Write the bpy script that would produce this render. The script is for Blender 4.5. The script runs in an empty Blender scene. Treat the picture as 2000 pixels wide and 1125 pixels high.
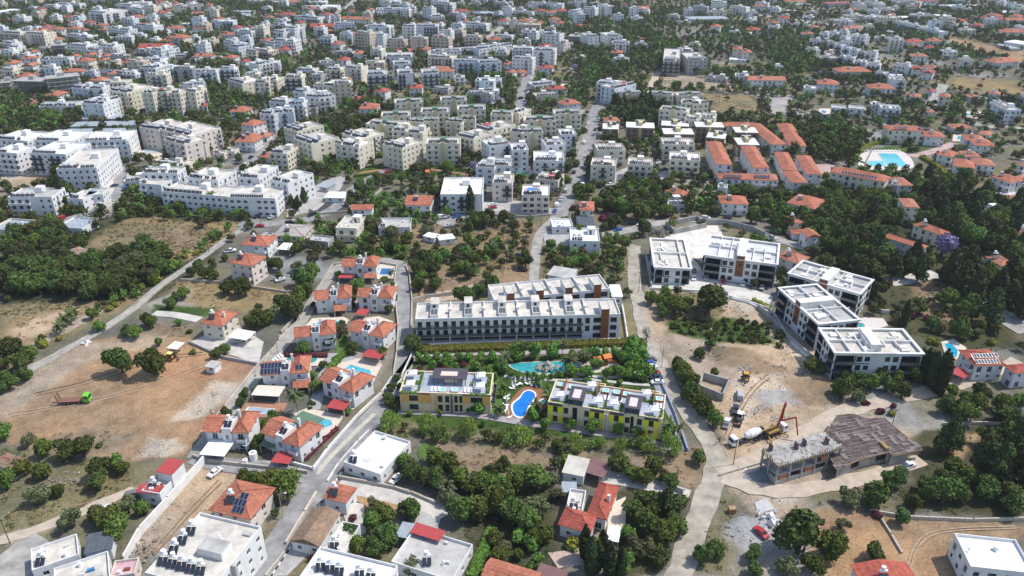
import bpy, math, random
import numpy as np
from mathutils import Vector

# ------------------------------------------------------------------ camera, sky, sun, exposure
SC = bpy.context.scene
COL = SC.collection
CAM_H, PITCH, FPX = 140.0, math.radians(27.2), 1500.0
cam = bpy.data.cameras.new("camera")
cam.lens, cam.sensor_width, cam.clip_start, cam.clip_end = 27.0, 36.0, 1.0, 20000.0
camo = bpy.data.objects.new("camera", cam); COL.objects.link(camo)
camo.location = (0, 0, CAM_H); camo.rotation_euler = (math.radians(90) - PITCH, 0, 0)
SC.camera = camo
SUN_EL, SUN_AZ = math.radians(58), math.radians(12)        # azimuth: from +x (right) towards +y (away)
sdir = Vector((math.cos(SUN_EL) * math.cos(SUN_AZ), math.cos(SUN_EL) * math.sin(SUN_AZ), math.sin(SUN_EL)))
sun = bpy.data.lights.new("sun", 'SUN'); sun.energy = 3.25; sun.angle = math.radians(0.55); sun.color = (1.0, 0.945, 0.865)
suno = bpy.data.objects.new("sun", sun); COL.objects.link(suno)
suno.rotation_euler = sdir.to_track_quat('Z', 'Y').to_euler()
W_ = bpy.data.worlds.new("World"); SC.world = W_; W_.use_nodes = True
nt = W_.node_tree
bg = nt.nodes["Background"]; bg.inputs[1].default_value = 0.15
sk = nt.nodes.new("ShaderNodeTexSky"); sk.sky_type = 'NISHITA'; sk.sun_disc = False
sk.sun_elevation = SUN_EL; sk.sun_rotation = math.pi / 2 - SUN_AZ
nt.links.new(sk.outputs[0], bg.inputs[0])
SC.view_settings.view_transform = 'Standard'; SC.view_settings.look = 'None'
SC.view_settings.exposure = 0.38; SC.view_settings.gamma = 1.0; SC.view_settings.use_curve_mapping = False
SC.cycles.max_bounces = 5; SC.cycles.diffuse_bounces = 3; SC.cycles.glossy_bounces = 2
SC.cycles.transparent_max_bounces = 4; SC.cycles.volume_bounces = 0
SC.cycles.use_denoising = True

# ------------------------------------------------------------------ geometry helpers
CT, ST = math.cos(PITCH), math.sin(PITCH)
def P(px, py, z=0.0):
    """photo pixel -> the point of the place on the level z"""
    x, y = (px - 1000) / FPX, -(py - 562.5) / FPX
    d = Vector((x, CT + y * ST, -ST + y * CT))
    t = (z - CAM_H) / d.z
    return Vector((d.x * t, d.y * t, z))
def PX(v):
    r = Vector(v) - Vector((0, 0, CAM_H))
    zf = r.y * CT - r.z * ST
    return 1000 + FPX * r.x / zf, 562.5 - FPX * (r.y * ST + r.z * CT) / zf
def PPM(py): return (py + 208.0) * CT / CAM_H
RND = random.Random(7)
NPR = np.random.default_rng(11)

class MB:
    def __init__(s): s.v, s.f, s.m = [], [], []
    def face(s, pts, mi=0):
        n = len(s.v); s.v += [tuple(p) for p in pts]; s.f.append(tuple(range(n, n + len(pts)))); s.m.append(mi)
    def box(s, x0, y0, z0, x1, y1, z1, mi=0, top=None, bottom=True):
        n = len(s.v)
        s.v += [(x0,y0,z0),(x1,y0,z0),(x1,y1,z0),(x0,y1,z0),(x0,y0,z1),(x1,y0,z1),(x1,y1,z1),(x0,y1,z1)]
        fs = [(0,1,5,4),(1,2,6,5),(2,3,7,6),(3,0,4,7),(4,5,6,7)] + ([(3,2,1,0)] if bottom else [])
        for k, q in enumerate(fs):
            s.f.append(tuple(n + i for i in q)); s.m.append(top if (top is not None and k == 4) else mi)
    def obox(s, o, a, b, c, mi=0):
        o, a, b, c = Vector(o), Vector(a), Vector(b), Vector(c); n = len(s.v)
        s.v += [tuple(p) for p in (o, o+a, o+a+b, o+b, o+c, o+a+c, o+a+b+c, o+b+c)]
        for q in ((0,1,5,4),(1,2,6,5),(2,3,7,6),(3,0,4,7),(4,5,6,7),(3,2,1,0)):
            s.f.append(tuple(n + i for i in q)); s.m.append(mi)
    def bar(s, p, q, w, h=None, mi=0):
        p, q = Vector(p), Vector(q); d = q - p; h = h or w
        if d.length < 1e-6: return
        side = d.cross(Vector((0,0,1)))
        if side.length < 1e-4: side = Vector((1,0,0))
        side.normalize(); up = side.cross(d).normalized()
        s.obox(p - side*w/2 - up*h/2, side*w, d, up*h, mi)
    def prism(s, poly, z0, z1, mi=0, top=None, cap=True):
        n = len(poly)
        for i in range(n):
            a, b = poly[i], poly[(i+1) % n]
            s.face([(a[0],a[1],z0),(b[0],b[1],z0),(b[0],b[1],z1),(a[0],a[1],z1)], mi)
        if cap: s.face([(p[0],p[1],z1) for p in poly], mi if top is None else top)
    def cyl(s, p, q, r0, r1=None, n=10, mi=0, cap=True):
        p, q = Vector(p), Vector(q); r1 = r0 if r1 is None else r1
        d = (q - p).normalized(); a = d.orthogonal().normalized(); b = d.cross(a)
        c0 = [p + (a*math.cos(t) + b*math.sin(t))*r0 for t in [2*math.pi*i/n for i in range(n)]]
        c1 = [q + (a*math.cos(t) + b*math.sin(t))*r1 for t in [2*math.pi*i/n for i in range(n)]]
        for i in range(n): s.face([c0[i], c0[(i+1)%n], c1[(i+1)%n], c1[i]], mi)
        if cap: s.face(c1, mi); s.face(c0[::-1], mi)
    def mesh(s, name, mats):
        me = bpy.data.meshes.new(name); me.from_pydata(s.v, [], s.f)
        for m in (mats if isinstance(mats, (list, tuple)) else [mats]): me.materials.append(m)
        if any(s.m): me.polygons.foreach_set("material_index", s.m)
        me.update(); return me
    def build(s, name, mats, parent=None, loc=(0,0,0), rz=0.0, smooth=False):
        if not s.f: return None
        me = s.mesh(name, mats)
        if smooth: me.polygons.foreach_set("use_smooth", [True]*len(me.polygons))
        return put(name, me, parent, loc, rz)
def put(name, me, parent=None, loc=(0,0,0), rz=0.0, scale=None):
    o = bpy.data.objects.new(name, me); COL.objects.link(o)
    o.location = loc
    if rz: o.rotation_euler = (0, 0, rz)
    if scale: o.scale = scale
    if parent is not None: o.parent = parent
    return o
THINGS = []
def tag(o, label, cat, group=None, auto=False, px=None):
    o['label'] = label; o['category'] = cat
    if group: o['group'] = group
    THINGS.append((o, auto, px)); return o
def thing(name, label, cat, loc, rz=0.0, group=None, auto=False):
    o = bpy.data.objects.new(name, None); COL.objects.link(o); o.location = loc; o.rotation_euler = (0, 0, rz)
    o.empty_display_size = 0.5
    return tag(o, label, cat, group, auto)
def struct(o): o['kind'] = 'structure'; return o
def stuff(o): o['kind'] = 'stuff'; return o

# ------------------------------------------------------------------ materials
MATS = {}
def M(name, c, rough=0.85, var=0.12, scale=0.6, spec=0.2, metal=0.0, streak=False, bump=0.0, objrand=0.0):
    if name in MATS: return MATS[name]
    m = bpy.data.materials.new(name); m.use_nodes = True; MATS[name] = m
    n, l = m.node_tree.nodes, m.node_tree.links
    b = n["Principled BSDF"]; b.inputs["Roughness"].default_value = rough
    b.inputs["Specular IOR Level"].default_value = spec; b.inputs["Metallic"].default_value = metal
    c4 = (c[0], c[1], c[2], 1)
    if var <= 0: b.inputs["Base Color"].default_value = c4; return m
    tc = n.new("ShaderNodeNewGeometry"); nz = n.new("ShaderNodeTexNoise")
    nz.inputs["Scale"].default_value = scale; nz.inputs["Detail"].default_value = 5; nz.inputs["Roughness"].default_value = 0.62
    if streak:
        mp = n.new("ShaderNodeMapping"); mp.inputs["Scale"].default_value = (1, 1, 0.25)
        l.new(tc.outputs["Position"], mp.inputs[0]); l.new(mp.outputs[0], nz.inputs["Vector"])
    else: l.new(tc.outputs["Position"], nz.inputs["Vector"])
    cr = n.new("ShaderNodeValToRGB"); cr.color_ramp.elements[0].position = 0.3; cr.color_ramp.elements[1].position = 0.7
    cr.color_ramp.elements[0].color = tuple(x*(1-var) for x in c) + (1,)
    cr.color_ramp.elements[1].color = tuple(min(1, x*(1+var)) for x in c) + (1,)
    l.new(nz.outputs["Fac"], cr.inputs[0]); src = cr.outputs[0]
    if objrand > 0:
        oi = n.new("ShaderNodeObjectInfo"); hs = n.new("ShaderNodeHueSaturation")
        ma = n.new("ShaderNodeMapRange"); ma.inputs[3].default_value = 1 - objrand; ma.inputs[4].default_value = 1 + objrand
        mh = n.new("ShaderNodeMapRange"); mh.inputs[3].default_value = 0.5 - objrand*0.09; mh.inputs[4].default_value = 0.5 + objrand*0.09
        l.new(oi.outputs["Random"], ma.inputs[0]); l.new(oi.outputs["Random"], mh.inputs[0])
        l.new(ma.outputs[0], hs.inputs["Value"]); l.new(mh.outputs[0], hs.inputs["Hue"]); l.new(src, hs.inputs["Color"]); src = hs.outputs[0]
    if any(k in name for k in ("roof","render","asphalt","tile","concrete","paving")) and "leaves" not in name:
        n2 = n.new("ShaderNodeTexNoise"); n2.inputs["Scale"].default_value = .16; n2.inputs["Detail"].default_value = 8; n2.inputs["Roughness"].default_value = .7; l.new(tc.outputs["Position"], n2.inputs["Vector"])
        r2 = n.new("ShaderNodeMapRange"); r2.inputs[1].default_value = .46; r2.inputs[2].default_value = .66; r2.inputs[3].default_value = 1.04; r2.inputs[4].default_value = .9 if "render" in name else .74
        l.new(n2.outputs["Fac"], r2.inputs[0]); sc = n.new("ShaderNodeVectorMath"); sc.operation = 'SCALE'; l.new(src, sc.inputs[0]); l.new(r2.outputs[0], sc.inputs["Scale"]); src = sc.outputs[0]
    l.new(src, b.inputs["Base Color"])
    if bump > 0:
        bp = n.new("ShaderNodeBump"); bp.inputs["Strength"].default_value = bump; bp.inputs["Distance"].default_value = 0.3
        l.new(nz.outputs["Fac"], bp.inputs["Height"]); l.new(bp.outputs[0], b.inputs["Normal"])
    return m
def tilemat(name, c):
    """clay tile: rows of courses seen as fine relief, patches of weather"""
    if name in MATS: return MATS[name]
    m = M(name, c, rough=0.8, var=0.3, scale=1.1, spec=0.15)
    n, l = m.node_tree.nodes, m.node_tree.links; b = n["Principled BSDF"]
    g = n.new("ShaderNodeNewGeometry"); sx = n.new("ShaderNodeSeparateXYZ"); l.new(g.outputs["Position"], sx.inputs[0])
    w = n.new("ShaderNodeMath"); w.operation = 'MULTIPLY'; w.inputs[1].default_value = 18.0; l.new(sx.outputs[2], w.inputs[0])
    s = n.new("ShaderNodeMath"); s.operation = 'SINE'; l.new(w.outputs[0], s.inputs[0])
    bp = n.new("ShaderNodeBump"); bp.inputs["Strength"].default_value = 0.35; bp.inputs["Distance"].default_value = 0.08
    l.new(s.outputs[0], bp.inputs["Height"]); l.new(bp.outputs[0], b.inputs["Normal"]); return m
WHITE = M("white_render", (0.71,0.71,0.70), var=0.09, scale=0.5, streak=True)
CREAM = M("cream_render", (0.70,0.65,0.53), var=0.07, scale=0.5, streak=True)
PINK = M("pink_cream_render", (0.68,0.60,0.54), var=0.06, scale=0.5, streak=True)
TAN = M("tan_render", (0.56,0.48,0.38), var=0.08, scale=0.5, streak=True)
BLUEW = M("blue_white_render", (0.62,0.66,0.70), var=0.06, scale=0.5, streak=True)
GREYW = M("grey_render", (0.42,0.41,0.40), var=0.12, scale=0.5, streak=True)
YELLOW = M("yellow_render", (0.60,0.50,0.27), var=0.08)
DARKW = M("charcoal_render", (0.06,0.065,0.075), var=0.1)
CONC = M("bare_concrete", (0.38,0.37,0.35), var=0.18, scale=0.7, streak=True)
ROOFC = M("cream_roof_screed", (0.56,0.53,0.475), var=0.2, scale=0.35)
ROOFG = M("grey_roof_screed", (0.45,0.44,0.42), var=0.16, scale=0.35)
ROOFW = M("white_roof_coating", (0.72,0.715,0.69), var=0.11, scale=0.35)
TILE = tilemat("orange_clay_tile", (0.40,0.15,0.095))
TILER = tilemat("red_clay_tile", (0.37,0.095,0.068))
TILEP = tilemat("faded_clay_tile", (0.40,0.17,0.115))
TILEB = tilemat("brown_clay_tile", (0.27,0.185,0.13))
REDM = M("red_sheet_metal", (0.40,0.07,0.07), rough=0.5, var=0.1)
GREYM = M("grey_sheet_metal", (0.33,0.37,0.41), rough=0.45, var=0.12)
DKM = M("dark_sheet_metal", (0.10,0.115,0.135), rough=0.5, var=0.12)
BRM = M("brown_sheet_metal", (0.20,0.11,0.11), rough=0.6, var=0.12)
WHM = M("white_sheet_metal", (0.80,0.80,0.79), rough=0.45, var=0.05)
BLUEM = M("blue_awning", (0.06,0.20,0.42), rough=0.6, var=0.1)
GREENM = M("green_sheet_metal", (0.13,0.20,0.14), rough=0.6, var=0.1)
GLASS = M("window_glass", (0.025,0.032,0.04), rough=0.12, var=0, spec=0.6)
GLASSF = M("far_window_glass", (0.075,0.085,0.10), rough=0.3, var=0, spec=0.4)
GLASSB = M("blue_green_glass", (0.085,0.115,0.12), rough=0.1, var=0, spec=0.6)
FRAMEW = M("white_window_frame", (0.70,0.70,0.69), var=0)
FRAMED = M("dark_window_frame", (0.05,0.05,0.055), var=0)
PANEL = M("solar_collector", (0.03,0.037,0.055), rough=0.5, var=0, spec=0.2)
PVM = M("photovoltaic_cells", (0.02,0.03,0.07), rough=0.5, var=0, spec=0.2)
STEEL = M("galvanised_steel", (0.45,0.46,0.47), rough=0.4, var=0.1, metal=0.6)
TANK = M("white_tank", (0.82,0.82,0.82), rough=0.35, var=0.03)
BROWNW = M("brown_timber_cladding", (0.24,0.09,0.035), rough=0.6, var=0.2, scale=3)
WATER = M("pool_water", (0.07,0.40,0.50), rough=0.08, var=0.22, scale=.7, spec=0.5, bump=.25)
WATERD = M("blue_pool_water", (0.02,0.13,0.36), rough=0.06, var=0.12, scale=1.2, spec=0.5)
WATERT = M("teal_pool_water", (0.05,0.30,0.30), rough=0.06, var=0.12, scale=1.2, spec=0.5)
WATERG = M("grey_pool_cover", (0.33,0.40,0.45), rough=0.4, var=0.12)
WATERR = M("vivid_blue_pool_water", (0.01,0.18,0.60), rough=0.08, var=0.22, scale=.5, spec=0.5, bump=.25)
DECK = M("cream_pool_deck", (0.62,0.54,0.45), var=0.10, scale=0.8)
PAVEG = M("grey_paving", (0.40,0.39,0.38), var=0.14, scale=0.5)
PAVEC = M("concrete_paving", (0.52,0.49,0.45), var=0.14, scale=0.4)
ASPH = M("worn_asphalt", (0.27,0.268,0.265), rough=0.9, var=0.26, scale=0.28)
ASPHL = M("pale_dusty_asphalt", (0.34,0.325,0.30), rough=0.9, var=0.26, scale=0.28)
DIRT = M("pale_dirt_track", (0.46,0.39,0.31), rough=1, var=0.18, scale=0.4)
STONE = M("limestone_wall", (0.46,0.42,0.36), var=0.22, scale=1.2)
BRICK = M("orange_brick_paving", (0.37,0.20,0.13), var=0.15, scale=1.0)
BARK = M("bark", (0.10,0.075,0.055), var=0.2, scale=2)
RUST = M("rusty_rebar", (0.12,0.075,0.065), rough=0.9, var=0.25, scale=0.6)
WOODF = M("formwork_timber", (0.36,0.25,0.15), var=0.2, scale=1.5)
TYRE = M("tyre_rubber", (0.02,0.02,0.02), var=0)
KERB = M("kerb_stone", (0.50,0.49,0.46), var=0.15)
LAWN = M("mown_lawn", (0.085,0.15,0.035), var=0.25, scale=0.6)

# ------------------------------------------------------------------ occupancy of the ground (so that trees keep off roofs and roads)
GX0, GY0, GNX, GNY = -900, 90, 1800, 1250
OCC = np.zeros((GNY, GNX), bool)
def inpoly(poly, X, Y):
    r = np.zeros(X.shape, bool); n = len(poly); j = n - 1
    for i in range(n):
        xi, yi = poly[i][0], poly[i][1]; xj, yj = poly[j][0], poly[j][1]
        c = ((yi > Y) != (yj > Y)) & (X < (xj - xi) * (Y - yi) / ((yj - yi) if yj != yi else 1e-9) + xi)
        r ^= c; j = i
    return r
def occupy(poly, grow=0.0):
    xs = [p[0] for p in poly]; ys = [p[1] for p in poly]
    cx, cy = sum(xs)/len(xs), sum(ys)/len(ys)
    if grow:
        q = []
        for p in poly:
            d = Vector((p[0]-cx, p[1]-cy)); L = max(d.length, 0.01); q.append((cx + d.x*(L+grow)/L, cy + d.y*(L+grow)/L))
        poly = q; xs = [p[0] for p in poly]; ys = [p[1] for p in poly]
    i0, i1 = max(0, int(min(xs)-GX0)), min(GNX, int(max(xs)-GX0)+2)
    j0, j1 = max(0, int(min(ys)-GY0)), min(GNY, int(max(ys)-GY0)+2)
    if i1 <= i0 or j1 <= j0: return
    X, Y = np.meshgrid(np.arange(i0, i1)+GX0+0.5, np.arange(j0, j1)+GY0+0.5)
    OCC[j0:j1, i0:i1] |= inpoly(poly, X, Y)
def free(x, y):
    i, j = int(x-GX0), int(y-GY0)
    return 0 <= i < GNX and 0 <= j < GNY and not OCC[j, i]
def pxpoly(pts, z=0.0): return [P(x, y, z) for x, y in pts]

# ------------------------------------------------------------------ building kit
def frame(A, B, C, h):
    a, b = P(A[0], A[1], h), P(B[0], B[1], h); u = b - a; W = u.length; ang = math.atan2(u.y, u.x)
    if isinstance(C, (tuple, list)):
        c = P(C[0], C[1], h); D = (c - b).dot(Vector((-u.y, u.x, 0)) / W)
    else: D = C
    return Vector((a.x, a.y, 0)), W, max(abs(D), 2.0), ang
def foot(o, W, D, ang, grow=1.0):
    c, s = math.cos(ang), math.sin(ang)
    occupy([(o.x + x*c - y*s, o.y + x*s + y*c) for x, y in ((0,0),(W,0),(W,D),(0,D))], grow)
WMESH = {}
def winmesh(w, h, kind):
    k = (round(w, 1), round(h, 1), kind)
    if k in WMESH: return WMESH[k]
    mb = MB(); w, h = k[0], k[1]; t = 0.07
    mb.face([(-w/2,0,-h/2),(w/2,0,-h/2),(w/2,0,h/2),(-w/2,0,h/2)], 1)
    for x0, x1, z0, z1 in ((-w/2,-w/2+t,-h/2,h/2),(w/2-t,w/2,-h/2,h/2),(-w/2,w/2,-h/2,-h/2+t),(-w/2,w/2,h/2-t,h/2),(-t/2,t/2,-h/2,h/2)):
        mb.box(x0, -0.05, z0, x1, -0.004, z1, 0)
    me = mb.mesh("window", [FRAMED if kind == 'd' else FRAMEW, GLASSB if kind == 'b' else GLASS]); WMESH[k] = me; return me
class Bld:
    """one building: root Empty at its front-left foot, parts in local axes (x along the front, y away, z up)"""
    def __init__(s, name, label, cat, o, W, D, ang, lod, group=None, auto=False):
        s.root = thing(name, label, cat, o, ang, group, auto); s.o, s.W, s.D, s.ang, s.lod = o, W, D, ang, lod
        s.far, s.fbal, s.fh = MB(), MB(), MB(); foot(o, W, D, ang)
    def pane(s, x, y, z, ang, w, h, kind='w'):
        if s.lod == 0: put("window", winmesh(w, h, kind), s.root, (x, y, z), ang)
        else:
            c, sn = math.cos(ang)*w/2, math.sin(ang)*w/2
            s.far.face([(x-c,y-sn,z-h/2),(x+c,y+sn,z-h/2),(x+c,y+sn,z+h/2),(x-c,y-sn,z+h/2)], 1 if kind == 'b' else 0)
    def facade(s, mb, side, z0, z1, ops, rec=0.18, mi=0, dark2=False, x0=None, y0=None, x1=None, y1=None):
        X0, Y0 = (0 if x0 is None else x0), (0 if y0 is None else y0); X1, Y1 = (s.W if x1 is None else x1), (s.D if y1 is None else y1)
        (ox, oy), a, L = [((X0,Y0),0,X1-X0),((X1,Y0),math.pi/2,Y1-Y0),((X1,Y1),math.pi,X1-X0),((X0,Y1),-math.pi/2,Y1-Y0)][side]
        dx, dy = round(math.cos(a)), round(math.sin(a)); nx, ny = dy, -dx
        ops = [q for q in ops if q[0] > 0.05 and q[1] < L-0.05]
        us = sorted({0.0, L} | {round(q[i],3) for q in ops for i in (0,1)}); vs = sorted({z0, z1} | {round(q[i],3) for q in ops for i in (2,3)})
        def p(u, v, d=0.0): return (ox + dx*u - nx*d, oy + dy*u - ny*d, v)
        for i in range(len(us)-1):
            um = (us[i]+us[i+1])/2; run = None
            for j in range(len(vs)-1):
                vm = (vs[j]+vs[j+1])/2
                if any(q[0] < um < q[1] and q[2] < vm < q[3] for q in ops):
                    if run is not None: mb.face([p(us[i],run),p(us[i+1],run),p(us[i+1],vs[j]),p(us[i],vs[j])], mi); run = None
                elif run is None: run = vs[j]
            if run is not None: mb.face([p(us[i],run),p(us[i+1],run),p(us[i+1],z1),p(us[i],z1)], mi)
        for q in ops:
            u0,u1,v0,v1 = q[:4]; r = q[5] if len(q) > 5 else rec; k = q[4] if len(q) > 4 else 'w'
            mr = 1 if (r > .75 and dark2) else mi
            for a_, b_ in (((u0,v0),(u1,v0)),((u1,v0),(u1,v1)),((u1,v1),(u0,v1)),((u0,v1),(u0,v0))):
                mb.face([p(*a_),p(*b_),p(*b_,r),p(*a_,r)], mr)
            c = p((u0+u1)/2,(v0+v1)/2,r); s.pane(c[0],c[1],c[2],a,u1-u0,v1-v0,k)
    def parapet(s, mb, z0, z1, t=0.2, mi=0, x0=None, y0=None, x1=None, y1=None):
        X0, Y0 = (0 if x0 is None else x0), (0 if y0 is None else y0); X1, Y1 = (s.W if x1 is None else x1), (s.D if y1 is None else y1)
        o = [(X0,Y0),(X1,Y0),(X1,Y1),(X0,Y1)]; n = [(X0+t,Y0+t),(X1-t,Y0+t),(X1-t,Y1-t),(X0+t,Y1-t)]
        for i in range(4):
            j = (i+1) % 4
            mb.face([(*o[i],z1),(*o[j],z1),(*n[j],z1),(*n[i],z1)], mi); mb.face([(*n[i],z1),(*n[j],z1),(*n[j],z0),(*n[i],z0)], mi)
    def balcony(s, x, w, z, mat, d=1.3, rail=1.0, side=0, glass=False, y0=0.0):
        mb = s.fbal if s.lod else MB(); gi = 1 if glass else 0
        def bx(u0, d0, z0, u1, d1, z1, mi):
            if side == 0: mb.box(u0, y0-d1, z0, u1, y0-d0, z1, mi)
            elif side == 1: mb.box(s.W+d0, u0, z0, s.W+d1, u1, z1, mi)
            else: mb.box(-d1, u0, z0, -d0, u1, z1, mi)
        bx(x, 0.003, z-0.18, x+w, d, z, 0)
        bx(x, d-0.12, z, x+w, d, z+rail, gi)
        bx(x, 0.003, z, x+0.12, d-0.12, z+rail, gi); bx(x+w-0.12, 0.003, z, x+w, d-0.12, z+rail, gi)
        if not s.lod: mb.build("balcony", [mat, GLASSB], s.root)
        s.balmat = mat
    def heater(s, x, y, z, big=1.0):
        if s.lod == 0:
            o = put("solar_heater", HEAT[0], s.root, (x, y, z), -s.ang + RND.uniform(-.1,.1)); put("tank", HEAT[1], o)
        elif s.lod == 1: put("solar_heater", HEAT[2], s.root, (x, y, z), -s.ang + RND.uniform(-.12,.12))
        else:
            n = len(s.fh.v); c, sn = math.cos(-s.ang), math.sin(-s.ang)
            s.fh.v += [(x + vx*c - vy*sn, y + vx*sn + vy*c, z + vz) for vx, vy, vz in HEATLOW.v]
            s.fh.f += [tuple(n+i for i in f) for f in HEATLOW.f]; s.fh.m += HEATLOW.m
    def done(s):
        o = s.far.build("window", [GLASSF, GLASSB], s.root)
        if o: stuff(o)
        o = s.fbal.build("balcony", [getattr(s, 'balmat', WHITE), GLASSB], s.root)
        if o: stuff(o)
        o = s.fh.build("solar_heater", [PANEL, TANK, STEEL], s.root)
        if o: stuff(o)
        return s.root
def _heat():
    a = MB()
    for x in (-0.55, 0.55):
        a.obox((x-0.48,-1.0,0.35),(0.96,0,0),(0,1.55,1.05),(0,-0.05,0.07),0)
    for x in (-0.9, 0.9):
        a.bar((x,-0.8,0),(x,-0.8,0.45),0.05,mi=1); a.bar((x,0.75,0),(x,0.75,1.75),0.05,mi=1)
    a.bar((-0.9,-0.8,0.1),(-0.9,0.75,1.3),0.05,mi=1); a.bar((0.9,-0.8,0.1),(0.9,0.75,1.3),0.05,mi=1)
    t = MB(); t.cyl((-0.85,0.75,2.05),(0.85,0.75,2.05),0.33,n=12)
    t.cyl((0,1.0,2.3),(0,1.0,3.0),0.5,n=12)
    c = MB(); c.v, c.f, c.m = list(a.v), list(a.f), [0 if m == 0 else 2 for m in a.m]
    c.cyl((-0.85,0.75,2.05),(0.85,0.75,2.05),0.33,n=8,mi=1)
    low = MB(); low.face([(-1,-1,0.35),(1,-1,0.35),(1,0.55,1.4),(-1,0.55,1.4)],0); low.box(-0.85,0.5,1.6,0.85,1.1,2.2,1)
    low.bar((0,0.8,0),(0,0.8,1.6),0.2,mi=2)
    return [a.mesh("solar_heater",[PANEL,STEEL]), t.mesh("tank",TANK), c.mesh("solar_heater",[PANEL,TANK,STEEL])], low
HEAT, HEATLOW = _heat()
FH = 3.05
NUM = ['zero','one','two','three','four','five','six','seven','eight']
MNAME = {}
for m_, n_ in ((WHITE,'white'),(CREAM,'cream'),(PINK,'pinkish cream'),(TAN,'tan'),(BLUEW,'bluish white'),(GREYW,'grey'),(YELLOW,'yellow'),(CONC,'grey concrete')): MNAME[m_.name] = n_
def lod_of(y): return 0 if y > 425 else (1 if y > 270 else 2)
def apartment(A, B, C, n, wall=WHITE, roof=None, heat=None, bal=0.5, balmat=None, stair=True, label=None, name="apartment_building", bay=3.3, par=0.75,
              kind='w', group=None, ww=1.25, glassbal=False, fr=None, cat=None):
    h = n*FH + par; o, W, D, ang = fr or frame(A, B, C, h); lod = lod_of(A[1]); R = random.Random(int(A[0]*31 + A[1]*7))
    auto = label is None
    if auto:
        bay, ww, balmat = R.uniform(2.8,4.3), R.uniform(.9,1.9), balmat or R.choice([None,None,GREYW,TAN,DARKW,CREAM]); bal = min(.9,bal*R.uniform(.5,1.7)); glassbal = R.random() < .25
        roof = R.choice([roof or ROOFC,ROOFC,ROOFW,ROOFG]) if A[1] < 400 else roof
        k = NUM[int(n)] + "-storey"
        label = f"{MNAME.get(wall.name,'pale')} {k} flat-roofed " + ("apartment block" if n >= 3 else "house"); 
        if n < 3 and name == "apartment_building": name = "flat_roof_house"
    b = Bld(name, label, cat or ("building" if n >= 3 else "house"), o, W, D, ang, lod, group, auto)
    w = MB(); ztop = h; zr = n*FH
    for side, L in ((0, W), (1, D), (3, D)):
        nb = max(1, int(L / bay)); bw = L / nb; ops = []
        cols = [R.random() for _ in range(nb)]
        if lod < 2 or side != 3 or A[0] > 1000:
            for f in range(int(n)):
                for i in range(nb):
                    u = (i + 0.5) * bw; z = f*FH
                    if side == 0 and cols[i] < bal and f > 0:
                        ops.append((u-0.95, u+0.95, z+0.12, z+2.35, 'd' if kind == 'd' else 'w', 0.35))
                        b.balcony(u-bw*0.46, bw*0.92, z, balmat or wall, glass=glassbal)
                    elif side != 0 and cols[i] < bal*0.45 and f > 0 and ((side == 1) == (A[0] < 1000)):
                        ops.append((u-0.8, u+0.8, z+0.12, z+2.35, 'w', 0.3))
                        if side == 1: b.balcony(u-bw*0.45, bw*0.9, z, balmat or wall, side=1, glass=glassbal)
                    elif cols[i] > 0.93: continue
                    else:
                        q = ww/2*(0.7 if (side and R.random() < .4) else 1.0); ops.append((u-q, u+q, z+0.95, z+2.25, kind))
        b.facade(w, side, 0, ztop, ops)
    b.facade(w, 2, 0, ztop, [])
    b.parapet(w, zr, ztop)
    w.build("wall", wall, b.root)
    r = MB(); r.face([(0.2,0.2,zr),(W-0.2,0.2,zr),(W-0.2,D-0.2,zr),(0.2,D-0.2,zr)]); r.build("roof", roof or ROOFC, b.root)
    sx = None
    if stair and W > 8:
        sx = W*R.uniform(.35,.6); sy = D*R.uniform(.5,.62); s = MB(); s.box(sx, sy, zr+0.004, min(sx+3.6,W-0.6), min(sy+3.8,D-0.5), zr+2.7, 0, 1, False)
        if lod == 0: s.box(sx+1.0, sy-0.05, zr+0.01, sx+1.9, sy-0.005, zr+2.1, 2)
        s.build("stair_room", [wall, ROOFW, DARKW], b.root)
    k = int(W*D/26) if heat is None else heat
    k = min(k, 18); pl = 0; row = 0; x = 1.8; y = 1.9
    while pl < k and y < D-1.6:
        if not (sx is not None and sx-1.6 < x < sx+5.2 and sy-1.8 < y < sy+5):
            b.heater(x, y, zr); pl += 1
        x += 2.3 + (1.6 if R.random() < .2 else 0)
        if x > W-1.6: x = 1.8 + R.random(); y += 3.4
    if auto and n > 1 and R.random() < .22:
        u = MB(); ux = W*R.uniform(.1,.5); u.box(ux,D*.12,zr+2.2,ux+W*.3,D*.42,zr+2.3); u.build('roof_awning', R.choice([GREENM,REDM,GREYM,WHM,BLUEM]), b.root)
    if R.random() < .8:
        u = MB()
        for _ in range(R.randint(1,3)):
            ux, uy = R.uniform(1,W-2), R.uniform(1,D-1.6); u.box(ux, uy, zr+0.004, ux+0.9, uy+0.4, zr+0.75)
        u.build("air_conditioner", FRAMEW, b.root)
    if lod == 0:
        for _ in range(R.randint(2,4)):
            ux, uy = R.uniform(1,W-1.5), R.uniform(1,D-1.2); u = MB(); q = R.random()
            if q < .4: u.cyl((ux,uy,zr),(ux,uy,zr+.9),.04,n=6); u.cyl((ux,uy-.1,zr+.9),(ux,uy-.25,zr+1.05),.42,.1,n=10); u.build('satellite_dish',TANK,b.root)
            elif q < .7: u.cyl((ux,uy,zr+.003),(ux,uy,zr+1.1),.45,n=10); u.build('water_tank',TANK,b.root)
            else: u.box(ux,uy,zr+.003,ux+R.uniform(.5,1.6),uy+R.uniform(.3,.9),zr+R.uniform(.2,.7)); u.build('crate',R.choice([BROWNW,GREYW,BLUEM,TAN]),b.root)
    b.done(); return b
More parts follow.
